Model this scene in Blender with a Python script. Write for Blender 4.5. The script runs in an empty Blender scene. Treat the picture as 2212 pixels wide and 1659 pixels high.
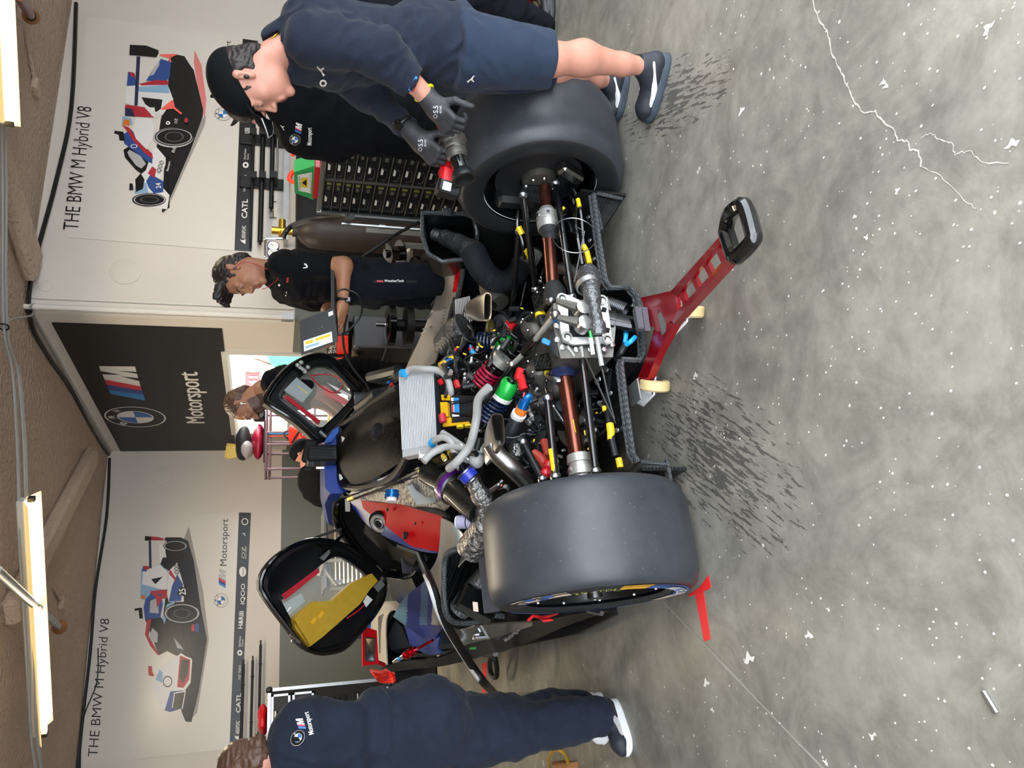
import bpy, math, random
import numpy as np
from mathutils import Vector, Matrix, Euler, noise as mnoise

# ------------------------------------------------------------------ camera
F = 1680.0; PITCH = math.radians(17.0); ROLL = math.radians(1.0); YAW = math.radians(23.0); CH = 1.4
scene = bpy.context.scene
C = scene.collection
_cp, _sp = math.cos(PITCH), math.sin(PITCH)
CF = Vector((math.sin(YAW)*_cp, math.cos(YAW)*_cp, -_sp))
_r = Vector((math.cos(YAW), -math.sin(YAW), 0)); _u = _r.cross(CF)
CR = _r*math.cos(ROLL) + _u*math.sin(ROLL)
CU = _u*math.cos(ROLL) - _r*math.sin(ROLL)
CO = Vector((0, 0, CH))
cam_d = bpy.data.cameras.new('camera'); cam = bpy.data.objects.new('camera', cam_d); C.objects.link(cam)
# the phone was held on its side: the room's up points to the picture's left side
ax_x, ax_y, ax_z = -CU, CR, -CF      # picture right = world down, picture up = world right
cam.matrix_world = Matrix(((ax_x.x, ax_y.x, ax_z.x, CO.x), (ax_x.y, ax_y.y, ax_z.y, CO.y), (ax_x.z, ax_y.z, ax_z.z, CO.z), (0, 0, 0, 1)))
cam_d.sensor_fit = 'HORIZONTAL'; cam_d.sensor_width = 36.0; cam_d.lens = 36.0*F/2212.0
cam_d.clip_start = 0.05; cam_d.clip_end = 200
scene.camera = cam

def ray(px, py):
    U = 1659-py
    return CF + CR*((U-829.5)/F) + CU*((1106-px)/F)
def PD(px, py, d): return CO + ray(px, py)*d
def PX(px, py, x): r = ray(px, py); return CO + r*((x-CO.x)/r.x)
def PY(px, py, y): r = ray(px, py); return CO + r*((y-CO.y)/r.y)
def PZ(px, py, z=0.0): r = ray(px, py); return CO + r*((z-CO.z)/r.z)
def pix(p):
    d = Vector(p)-CO; z = d.dot(CF)
    return 1106-F*d.dot(CU)/z, 1659-(829.5+F*d.dot(CR)/z), z

# ------------------------------------------------------------------ world, light, exposure
scene.view_settings.view_transform = 'Standard'; scene.view_settings.look = 'None'
scene.view_settings.gamma = 1.0; scene.view_settings.use_curve_mapping = False
scene.view_settings.exposure = 0.4
w = bpy.data.worlds.new('world'); scene.world = w; w.use_nodes = True
nt = w.node_tree; bg = nt.nodes['Background']
bg.inputs[0].default_value = (0.86, 0.93, 1.0, 1); bg.inputs[1].default_value = 5.3

def area(name, loc, target, sx, sy, power, col=(1, 1, 1)):
    l = bpy.data.lights.new(name, 'AREA'); l.shape = 'RECTANGLE'; l.size = sx; l.size_y = sy; l.energy = power; l.color = col
    o = bpy.data.objects.new(name, l); C.objects.link(o); o.location = loc
    o.rotation_euler = (Vector(target)-Vector(loc)).to_track_quat('-Z', 'Y').to_euler()
    return o
# daylight through the open garage front, behind and above the photographer
area('garage_front_daylight', (0.4, -1.6, 3.3), (1.2, 2.6, 0.5), 6.0, 2.2, 50, (0.95, 0.98, 1.0))
# daylight at the pit lane side door
area('side_door_daylight', (5.2, 8.0, 2.2), (3.3, 8.0, 1.0), 2.0, 2.0, 160, (1.0, 0.98, 0.95))

# ------------------------------------------------------------------ materials
def lin(c):
    if isinstance(c, str):
        c = c.lstrip('#'); c = [int(c[i:i+2], 16)/255 for i in (0, 2, 4)]
        return tuple(((x/12.92) if x <= .04045 else ((x+.055)/1.055)**2.4) for x in c)
    return tuple(c[:3])
MATS = {}
def mat(name, col, rough=.5, metal=0., noise=None, bump=None, coat=0., col2=None, emit=None, alpha=None, trans=None, stretch=None, spec=None, sheen=0.):
    """noise=(scale, amount) mixes col with col2; bump=(scale, strength, distance)"""
    m = bpy.data.materials.new(name); m.use_nodes = True; n = m.node_tree.nodes; L = m.node_tree.links
    b = n['Principled BSDF']; c = lin(col)
    b.inputs['Base Color'].default_value = (*c, 1); b.inputs['Roughness'].default_value = rough; b.inputs['Metallic'].default_value = metal
    if coat: b.inputs['Coat Weight'].default_value = coat; b.inputs['Coat Roughness'].default_value = .08
    if spec is not None: b.inputs['Specular IOR Level'].default_value = spec
    if sheen: b.inputs['Sheen Weight'].default_value = sheen; b.inputs['Sheen Roughness'].default_value = .5
    if emit: b.inputs['Emission Color'].default_value = (*lin(emit[0]), 1); b.inputs['Emission Strength'].default_value = emit[1]
    if alpha is not None: b.inputs['Alpha'].default_value = alpha
    if trans is not None: b.inputs['Transmission Weight'].default_value = trans
    tc = n.new('ShaderNodeTexCoord'); mp = n.new('ShaderNodeMapping'); L.new(tc.outputs['Object'], mp.inputs[0])
    if stretch: mp.inputs['Scale'].default_value = stretch
    if noise:
        t = n.new('ShaderNodeTexNoise'); t.inputs['Scale'].default_value = noise[0]; t.inputs['Detail'].default_value = 6; t.inputs['Roughness'].default_value = .6
        L.new(mp.outputs[0], t.inputs[0])
        r = n.new('ShaderNodeValToRGB'); r.color_ramp.elements[0].position = .5-noise[1]; r.color_ramp.elements[1].position = .5+noise[1]
        r.color_ramp.elements[0].color = (*c, 1); r.color_ramp.elements[1].color = (*lin(col2 if col2 else [min(1, x*1.35) for x in c]), 1)
        L.new(t.outputs[0], r.inputs[0]); L.new(r.outputs[0], b.inputs['Base Color'])
    if bump:
        t = n.new('ShaderNodeTexNoise'); t.inputs['Scale'].default_value = bump[0]; t.inputs['Detail'].default_value = 5
        L.new(mp.outputs[0], t.inputs[0]); bp = n.new('ShaderNodeBump'); bp.inputs['Strength'].default_value = bump[1]
        bp.inputs['Distance'].default_value = bump[2] if len(bump) > 2 else .01
        L.new(t.outputs[0], bp.inputs['Height']); L.new(bp.outputs[0], b.inputs['Normal'])
    MATS[name] = m
    return m
def M(name): return MATS[name] if isinstance(name, str) else name

def carbon_mat(name, a, b_, scale, rough=.3, coat=.6):
    """twill weave: two offset diagonal checks"""
    m = mat(name, a, rough, 0, coat=coat); n = m.node_tree.nodes; L = m.node_tree.links; b = n['Principled BSDF']
    tc = n.new('ShaderNodeTexCoord')
    mp = n.new('ShaderNodeMapping'); mp.inputs['Rotation'].default_value = (.5, .6, .78); mp.inputs['Scale'].default_value = (scale, scale, scale)
    L.new(tc.outputs['Object'], mp.inputs[0])
    wv = n.new('ShaderNodeTexWave'); wv.wave_type = 'BANDS'; wv.bands_direction = 'DIAGONAL'; wv.inputs['Scale'].default_value = 1; wv.inputs['Distortion'].default_value = 0
    L.new(mp.outputs[0], wv.inputs[0])
    ck = n.new('ShaderNodeTexChecker'); ck.inputs['Scale'].default_value = 1.4; L.new(mp.outputs[0], ck.inputs[0])
    ck.inputs[1].default_value = (0, 0, 0, 1); ck.inputs[2].default_value = (1, 1, 1, 1)
    mx = n.new('ShaderNodeMath'); mx.operation = 'MULTIPLY'; L.new(wv.outputs[1], mx.inputs[0]); L.new(ck.outputs[1], mx.inputs[1])
    r = n.new('ShaderNodeMix'); r.data_type = 'RGBA'; L.new(mx.outputs[0], r.inputs[0]); r.inputs[6].default_value = (*lin(a), 1); r.inputs[7].default_value = (*lin(b_), 1)
    L.new(r.outputs[2], b.inputs['Base Color'])
    b.inputs['Specular IOR Level'].default_value = .22
    bp = n.new('ShaderNodeBump'); bp.inputs['Strength'].default_value = .35; bp.inputs['Distance'].default_value = .003
    L.new(mx.outputs[0], bp.inputs['Height']); L.new(bp.outputs[0], b.inputs['Normal'])
    return m

mat('white_wall', '#d9d0c6', .55, noise=(1.3, .3), col2='#e0d8cf', bump=(60, .12, .004))
mat('grey_wall', '#6a6e67', .5, noise=(1.2, .3), col2='#72776f', bump=(60, .1, .004))
mat('trim_white', '#e2ddd6', .45)
mat('poster', '#e3dcd3', .22, bump=(28, .22, .004))
mat('ink_black', '#17161a', .28, bump=(28, .2, .004))
mat('ink_white', '#f1eee9', .35)
mat('sign_black', '#0d0c0d', .45, bump=(9, .08, .01))
mat('bmw_blue', '#2a6ab4', .4); mat('m_light', '#2f86c6', .4); mat('m_dark', '#27408f', .4); mat('m_red', '#d8263a', .4)
mat('p_red', '#b62b3a', .3); mat('p_blue', '#2e4f92', .3); mat('p_navy', '#232b4e', .3); mat('p_sky', '#8fb4d2', .3); mat('p_grey', '#b9b6b8', .3)
mat('p_dark', '#131317', .25, bump=(28, .2, .004)); mat('p_white', '#e9e6e4', .3); mat('p_mid', '#55545a', .3); mat('p_neon', '#ff6a62', .3); mat('p_pink', '#e2827f', .5)
mat('p_orange', '#e07a2c', .3); mat('p_shadow', '#a39b94', .4)
mat('ceiling', '#c2ab98', .95, noise=(2.5, .3), col2='#cbb5a3', bump=(22, 1.0, .07))
mat('beam', '#c2ad9a', .95, noise=(3, .3), col2='#cbb7a4', bump=(26, .9, .04))
mat('alu', '#c9ccce', .32, 1.0, bump=(150, .05, .002)); mat('alu_dull', '#a7a8a6', .5, .9, noise=(12, .3)); mat('steel', '#8f9194', .28, 1.0)
mat('chrome', '#e2e4e6', .12, 1.0); mat('titanium', '#8d8b88', .34, 1.0, noise=(6, .25), col2='#a2a09e')
mat('cast', '#5e5b57', .5, .75, noise=(14, .3), col2='#726f6a', bump=(80, .25, .003)); mat('cast_light', '#b8b7b2', .42, .7, noise=(14, .3))
mat('black', '#101113', .45); mat('black_gloss', '#0b0c0e', .12, coat=.5); mat('black_matt', '#151618', .8); mat('deep', '#040405', .8)
mat('rubber', '#1b1c1e', .7); mat('hose', '#232529', .42, bump=(200, .1, .002)); mat('plastic', '#121316', .5)
mat('copper', '#6b3c31', .27, .9, noise=(10, .3), col2='#7a4a3c'); mat('copper2', '#6e4337', .3, .95)
mat('red', '#c3101d', .35, coat=.3); mat('red_anod', '#9c0d1b', .28, .55, coat=.3); mat('red_bright', '#f0301f', .35); mat('orange_red', '#ff4a22', .5)
mat('crimson', '#a41238', .4, .2, coat=.3); mat('green', '#15a53c', .35, .2, coat=.3); mat('green_sign', '#27a356', .5); mat('blue_anod', '#0a62ad', .28, .6, coat=.3)
mat('navy_coil', '#0e2448', .3, .2, coat=.4); mat('yellow', '#e9c814', .5); mat('yellow_clear', '#d7a616', .3, coat=.3); mat('blue_tube', '#1f9be0', .4); mat('purple', '#5d1c86', .3, .4)
mat('bolt', '#b8bcc0', .25, 1.0); mat('white_tube', '#a3a2a0', .5, bump=(120, .3, .003)); mat('white_plastic', '#e8e6e2', .4); mat('label_white', '#eeeeea', .5)
mat('foil', '#77767a', .33, .95, noise=(40, .35), col2='#b3b0aa', bump=(45, 1.0, .02)); mat('foil_dark', '#4a4c50', .35, .8, noise=(30, .35), col2='#8c8d8e', bump=(60, .9, .01))
mat('brown_tape', '#6b5a28', .4, .3, noise=(60, .3), col2='#2a2417'); mat('wood', '#a4713f', .6, noise=(6, .3), col2='#8a5a2c', stretch=(1, 6, 1)); mat('card', '#b99a6d', .8, noise=(8, .2))
mat('kevlar', '#b8921f', .4, noise=(25, .3), col2='#c9a53a', coat=.25); mat('glass_clear', '#ffffff', .02, trans=1.0); mat('bottle', '#b3aecb', .15, alpha=.8); mat('acetate', '#dfe0d8', .08, alpha=.28)
mat('brake_disc', '#2c2c2e', .5, .5); mat('radiator', '#dfe1e4', .5, .35); mat('rad_gap', '#3b3e42', .6, .3)
carbon_mat('carbon', '#0c0d0e', '#2c2e30', 70, .35, .3); carbon_mat('carbon_fine', '#090a0b', '#1a1c1e', 150, .4, .25); carbon_mat('carbon_big', '#090908', '#25241f', 34, .6, .0); MATS['carbon_big'].node_tree.nodes['Principled BSDF'].inputs['Specular IOR Level'].default_value = .1; carbon_mat('carbon_edge', '#2a2d2f', '#6a6e70', 110, .35, .5)
mat('tape_red', '#f52a2e', .55); mat('skin', '#ba806c', .5, noise=(30, .3), col2='#c48c79', bump=(120, .08, .002)); mat('skin2', '#9c6a4e', .5, noise=(30, .3), col2='#a87659'); mat('skin_pink', '#c07f6c', .5, noise=(30, .3), col2='#ca8e7c')
mat('hair', '#1a1413', .5, noise=(60, .3), col2='#2c2320', bump=(90, .7, .006), stretch=(1, 1, .25)); mat('hair_brown', '#4a3226', .45, noise=(60, .3), col2='#63473a', bump=(90, .7, .006), stretch=(1, 1, .25))
mat('stubble', '#b27a67', .6, noise=(200, .4), col2='#9a6c5b'); mat('lip', '#b0685c', .45); mat('eye_white', '#e6e0dc', .2); mat('iris', '#3a2a20', .15)
mat('navy', '#1b212e', .9, noise=(14, .3), col2='#222938', bump=(9, .55, .03), sheen=.06, spec=.2); mat('navy_dark', '#0c0e15', .9, noise=(14, .3), col2='#10131c', bump=(9, .5, .03), spec=.2)
mat('black_cloth', '#07080c', .9, noise=(14, .3), col2='#0a0c11', bump=(9, .5, .03), spec=.2); mat('navy_shorts', '#232c3d', .9, noise=(14, .3), col2='#2a3447', bump=(11, .5, .02), sheen=.06, spec=.2)
mat('glove', '#2b2b2e', .6, bump=(60, .3, .004)); mat('sock', '#0d0e10', .9); mat('shoe_dark', '#24272f', .6, bump=(80, .2, .002)); mat('shoe_white', '#e8eaec', .45); mat('sole', '#39424e', .5)
mat('case_navy', '#080d16', .5); mat('case_trim', '#6a675f', .5, .3); mat('olive', '#75762e', .6); mat('cyl_brown', '#2a201c', .5, noise=(9, .3), col2='#3b2e28', bump=(20, .2, .01)); mat('brass', '#c29b3e', .3, .9)

# ------------------------------------------------------------------ mesh builder
class MB:
    def __init__(s, m='black'): s.v = []; s.f = []; s.m = []; s.mat = m
    def add(s, vs, fs, m=None):
        o = len(s.v); s.v.extend([Vector(v) for v in vs]); s.f.extend([tuple(i+o for i in f) for f in fs]); s.m.extend([m or s.mat]*len(fs)); return s
    def box(s, c, size, R=None, m=None, bev=0.0):
        hx, hy, hz = size[0]/2, size[1]/2, size[2]/2; c = Vector(c)
        R = Matrix.Identity(3) if R is None else R
        b = min(bev, hx*.9, hy*.9, hz*.9)
        if b <= 0:
            vs = [c+R@Vector((x*hx, y*hy, z*hz)) for x in (-1, 1) for y in (-1, 1) for z in (-1, 1)]
            return s.add(vs, [(0, 1, 3, 2), (4, 6, 7, 5), (0, 4, 5, 1), (2, 3, 7, 6), (0, 2, 6, 4), (1, 5, 7, 3)], m)
        vs = []; idx = {}
        for x in (-1, 1):
            for y in (-1, 1):
                for z in (-1, 1):
                    for a in range(3):
                        p = [x*hx, y*hy, z*hz]
                        for k in range(3):
                            if k != a: p[k] -= (x, y, z)[k]*b
                        idx[(x, y, z, a)] = len(vs); vs.append(c+R@Vector(p))
        fs = []
        for a in range(3):
            o1, o2 = [(1, 2), (2, 0), (0, 1)][a]
            for sg in (-1, 1):
                q = []
                for s1, s2 in ((-1, -1), (1, -1), (1, 1), (-1, 1)):
                    t = [0, 0, 0]; t[a] = sg; t[o1] = s1; t[o2] = s2; q.append(idx[(*t, a)])
                fs.append(tuple(q if sg > 0 else q[::-1]))
            for s1 in (-1, 1):
                for s2 in (-1, 1):   # edge along axis a
                    def id_(z, ax):
                        t = [0, 0, 0]; t[a] = z; t[o1] = s1; t[o2] = s2; return idx[(*t, ax)]
                    q = [id_(-1, o1), id_(1, o1), id_(1, o2), id_(-1, o2)]
                    fs.append(tuple(q if s1*s2 < 0 else q[::-1]))
        for x in (-1, 1):
            for y in (-1, 1):
                for z in (-1, 1):
                    q = (idx[(x, y, z, 0)], idx[(x, y, z, 1)], idx[(x, y, z, 2)]); fs.append(q if x*y*z > 0 else q[::-1])
        return s.add(vs, fs, m)
    def tube(s, pts, r, n=10, m=None, cap=True, sq=1.0, up=None, closed=False):
        pts = [Vector(p) for p in pts]; N = len(pts)
        if N < 2: return s
        rs = r if isinstance(r, (list, tuple)) else [r]*N
        T = []
        for i in range(N):
            a = pts[(i-1) % N] if (closed or i > 0) else pts[i]; b = pts[(i+1) % N] if (closed or i < N-1) else pts[i]
            t = (b-a); T.append(t.normalized() if t.length > 1e-9 else Vector((0, 0, 1)))
        ref = Vector(up) if up is not None else (Vector((0, 0, 1)) if abs(T[0].z) < .9 else Vector((1, 0, 0)))
        x = (ref-T[0]*ref.dot(T[0])).normalized(); vs = []
        for i in range(N):
            if i > 0:
                x = (x-T[i]*x.dot(T[i]));
                x = x.normalized() if x.length > 1e-6 else T[i].orthogonal().normalized()
            y = T[i].cross(x)
            for k in range(n):
                a = 2*math.pi*k/n; vs.append(pts[i]+x*(math.cos(a)*rs[i])+y*(math.sin(a)*rs[i]*sq))
        fs = []
        for i in range(N if closed else N-1):
            j = (i+1) % N
            for k in range(n):
                l = (k+1) % n; fs.append((i*n+k, i*n+l, j*n+l, j*n+k))
        if cap and not closed: fs.append(tuple(range(n-1, -1, -1))); fs.append(tuple((N-1)*n+k for k in range(n)))
        return s.add(vs, fs, m)
    def cyl(s, a, b, r, n=16, m=None, r2=None): return s.tube([a, b], [r, r if r2 is None else r2], n, m)
    def lathe(s, c, axis, prof, n=32, m=None, ref=None, a0=0, a1=2*math.pi, mats=None):
        """prof: list of (dist along axis, radius)"""
        c = Vector(c); ax = Vector(axis).normalized(); ref = Vector(ref) if ref is not None else (Vector((0, 0, 1)) if abs(ax.z) < .9 else Vector((1, 0, 0)))
        x = (ref-ax*ref.dot(ax)).normalized(); y = ax.cross(x); full = abs(a1-a0-2*math.pi) < 1e-6; nn = n if full else n+1
        vs = [c+ax*d+(x*math.cos(a0+(a1-a0)*k/n)+y*math.sin(a0+(a1-a0)*k/n))*rr for d, rr in prof for k in range(nn)]
        for i in range(len(prof)-1):
            fs = []
            for k in range(n):
                l = (k+1) % nn; fs.append((i*nn+k, i*nn+l, (i+1)*nn+l, (i+1)*nn+k))
            if i == 0: off = len(s.v); s.add(vs, fs, mats[i] if mats else m)
            else: s.f.extend([tuple(q+off for q in f) for f in fs]); s.m.extend([(mats[i] if mats else m) or s.mat]*len(fs))
        return s
    def ball(s, c, r, n=12, m=None, R=None):
        r = (r, r, r) if not isinstance(r, (tuple, list)) else r; c = Vector(c); R = R or Matrix.Identity(3); h = max(4, n//2); vs = []; fs = []
        for i in range(h+1):
            t = math.pi*i/h
            for k in range(n):
                a = 2*math.pi*k/n; vs.append(c+R@Vector((r[0]*math.sin(t)*math.cos(a), r[1]*math.sin(t)*math.sin(a), r[2]*math.cos(t))))
        for i in range(h):
            for k in range(n): l = (k+1) % n; fs.append((i*n+k, (i+1)*n+k, (i+1)*n+l, i*n+l))
        return s.add(vs, fs, m)
    def torus(s, c, axis, R, r, n=32, k=8, m=None):
        c = Vector(c); ax = Vector(axis).normalized(); x = ax.orthogonal().normalized(); y = ax.cross(x)
        return s.tube([c+x*(R*math.cos(2*math.pi*i/n))+y*(R*math.sin(2*math.pi*i/n)) for i in range(n)], r, k, m, closed=True, up=ax)
    def prism(s, poly, off, m=None, mside=None):
        """poly: 3d outline, extruded by vector off"""
        poly = [Vector(p) for p in poly]; off = Vector(off); n = len(poly)
        nrm = Vector((0, 0, 0))
        for i in range(n): nrm += poly[i].cross(poly[(i+1) % n])
        if nrm.dot(off) > 0: poly = poly[::-1]
        s.add(poly+[p+off for p in poly], [tuple(range(n)), tuple(range(2*n-1, n-1, -1))], m)
        o = len(s.v)-2*n
        for i in range(n): j = (i+1) % n; s.f.append((o+j, o+i, o+n+i, o+n+j)); s.m.append(mside or m or s.mat)
        return s
    def flat(s, poly, m=None): return s.add(poly, [tuple(range(len(poly)))], m)
    def loft(s, rings, m=None, closed=True, caps=False, mats=None):
        n = len(rings[0]); o = len(s.v); s.v.extend([Vector(p) for r in rings for p in r])
        for i in range(len(rings)-1):
            for k in range(n if closed else n-1):
                l = (k+1) % n; s.f.append((o+i*n+k, o+i*n+l, o+(i+1)*n+l, o+(i+1)*n+k)); s.m.append((mats[i] if mats else m) or s.mat)
        if caps:
            s.f.append(tuple(o+k for k in range(n-1, -1, -1))); s.f.append(tuple(o+(len(rings)-1)*n+k for k in range(n))); s.m += [m or s.mat]*2
        return s
    def shell(s, rings, t, m=None, closed=False):
        """open sheet given as rows of points, given thickness t towards -normal"""
        R = [[Vector(p) for p in r] for r in rings]; a = len(R); b = len(R[0]); N = [[None]*b for _ in range(a)]
        for i in range(a):
            for j in range(b):
                u = R[min(i+1, a-1)][j]-R[max(i-1, 0)][j]; v = R[i][min(j+1, b-1)]-R[i][max(j-1, 0)]; q = u.cross(v); N[i][j] = q.normalized() if q.length > 1e-12 else Vector((0, 0, 1))
        o = len(s.v); s.v.extend([p for r in R for p in r]); s.v.extend([R[i][j]-N[i][j]*t for i in range(a) for j in range(b)]); T = a*b; mm = m or s.mat
        for i in range(a-1):
            for j in range(b-1):
                q = (i*b+j, (i+1)*b+j, (i+1)*b+j+1, i*b+j+1); s.f.append(tuple(o+k for k in q)); s.f.append(tuple(o+T+k for k in q[::-1])); s.m += [mm, mm]
        bd = [(0, j) for j in range(b)]+[(i, b-1) for i in range(1, a)]+[(a-1, j) for j in range(b-2, -1, -1)]+[(i, 0) for i in range(a-2, 0, -1)]
        for q in range(len(bd)):
            i1 = bd[q][0]*b+bd[q][1]; i2 = bd[(q+1) % len(bd)][0]*b+bd[(q+1) % len(bd)][1]; s.f.append((o+i1, o+i2, o+T+i2, o+T+i1)); s.m.append(mm)
        return s
    def text(s, body, org, xv, yv, m=None, bold=0.0, nrm=None):
        bold = min(bold, .018)
        key = (body, bold); T = TXT.get(key)
        if T is None:
            cu = bpy.data.curves.new('t', 'FONT'); cu.body = body; cu.size = 1; cu.offset = bold; cu.resolution_u = 3
            o = bpy.data.objects.new('t', cu); me = bpy.data.meshes.new_from_object(o)
            vv = [v.co.copy() for v in me.vertices]; ff = [tuple(p.vertices) for p in me.polygons]
            x0 = min(v.x for v in vv); x1 = max(v.x for v in vv)
            T = ([((v.x-x0)/(x1-x0), v.y/.7) for v in vv], ff, (x1-x0)/.7); TXT[key] = T
            bpy.data.objects.remove(o); bpy.data.curves.remove(cu); bpy.data.meshes.remove(me)
        org = Vector(org); xv = Vector(xv); yv = Vector(yv); off = (nrm if nrm is not None else xv.cross(yv).normalized())*0.0012
        s.add([org+xv*a+yv*b+off for a, b in T[0]], T[1], m)
        return s
    def split(s):
        """one builder per connected piece"""
        p = list(range(len(s.v)))
        def find(a):
            while p[a] != a: p[a] = p[p[a]]; a = p[a]
            return a
        for f in s.f:
            r = find(f[0])
            for i in f[1:]: p[find(i)] = r
        out = {}
        for f, m in zip(s.f, s.m):
            k = find(f[0]); q = out.setdefault(k, (MB(s.mat), {})); ids = []
            for i in f:
                if i not in q[1]: q[1][i] = len(q[0].v); q[0].v.append(s.v[i])
                ids.append(q[1][i])
            q[0].f.append(tuple(ids)); q[0].m.append(m)
        return [q[0] for q in out.values()]
    def build(s, name, parent=None, smooth=35, top=False, loc=None):
        if name in SPLIT and parent is not None and not top:
            return [q.build(name, parent, smooth, True) for q in s.split()][0]
        me = bpy.data.meshes.new(name); base = Vector((0, 0, 0))
        if parent is not None: base = world_loc(parent)
        elif loc is not None: base = Vector(loc)
        elif s.v:
            base = Vector(((min(v.x for v in s.v)+max(v.x for v in s.v))/2, (min(v.y for v in s.v)+max(v.y for v in s.v))/2, min(v.z for v in s.v)))
        me.from_pydata([tuple(v-base) for v in s.v], [], s.f)
        ms = []; idx = []
        for k in s.m:
            if k not in ms: ms.append(k)
            idx.append(ms.index(k))
        for k in ms: me.materials.append(M(k))
        if idx: me.polygons.foreach_set('material_index', idx)
        if smooth:
            me.polygons.foreach_set('use_smooth', [True]*len(me.polygons)); me.update(); me.set_sharp_from_angle(angle=math.radians(smooth))
        me.validate(); me.update()
        o = bpy.data.objects.new(name, me); C.objects.link(o)
        if parent is not None: o.parent = parent
        else: o.location = base
        return o
TXT = {}
SPLIT = set('bolt_head sensor bracket yellow_tie blue_fitting red_connector gold_fitting hose wiring_loom wire accessory_drive rod_end yellow_tape tape_wrap control_cable brake_hose panel_fastener floor_bolt lamp_holder white_label heat_wrap metal_pipe wire_connector floor_tape bolt_hole rocker_arm actuator_rod roof_camera hose_band hinge_plate damper_body wheel_upright end_tank carbon_shield red_mark cover_flange slats caster side_stripe tape_patch disc vent_panel handle_bar grip_bolt red_hose'.split())
def world_loc(o):
    p = Vector(o.location)
    while o.parent is not None: o = o.parent; p += Vector(o.location)
    return p
def tag(o, label=None, cat=None, group=None, kind=None):
    if label: o['label'] = label
    if cat: o['category'] = cat
    if group: o['group'] = group
    if kind: o['kind'] = kind
    return o
def thing(name, label, cat, loc=(0, 0, 0), group=None):
    o = bpy.data.objects.new(name, None); C.objects.link(o); o.location = loc; o.empty_display_size = .1
    return tag(o, label, cat, group)
def struct(mb, name, **k): return tag(mb.build(name, **k), kind='structure')
def copy_tree(o, parent=None, dloc=(0, 0, 0)):
    c = o.copy(); C.objects.link(c); c.parent = parent
    if parent is None: c.location = Vector(o.location)+Vector(dloc)
    for ch in list(o.children): copy_tree(ch, c)
    return c
def bez(pts, n=6):
    """Catmull-Rom through the points"""
    P = [Vector(p) for p in pts]; out = []
    for i in range(len(P)-1):
        a = P[max(i-1, 0)]; b = P[i]; c = P[i+1]; d = P[min(i+2, len(P)-1)]
        for k in range(n):
            t = k/n; out.append(.5*((2*b)+(c-a)*t+(2*a-5*b+4*c-d)*t*t+(3*b-a-3*c+d)*t**3))
    out.append(P[-1]); return out
def rotm(ax, deg): return Matrix.Rotation(math.radians(deg), 3, ax)
def frame(x, y=None, z=None):
    """rotation matrix whose columns are the given axes (made orthonormal)"""
    x = Vector(x).normalized(); z = Vector(z) if z is not None else x.cross(Vector(y)); z = (z-x*z.dot(x)).normalized(); y = z.cross(x)
    return Matrix((x, y, z)).transposed()
rnd = random.Random(7)
X, Y, Z = Vector((1, 0, 0)), Vector((0, 1, 0)), Vector((0, 0, 1))
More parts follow.
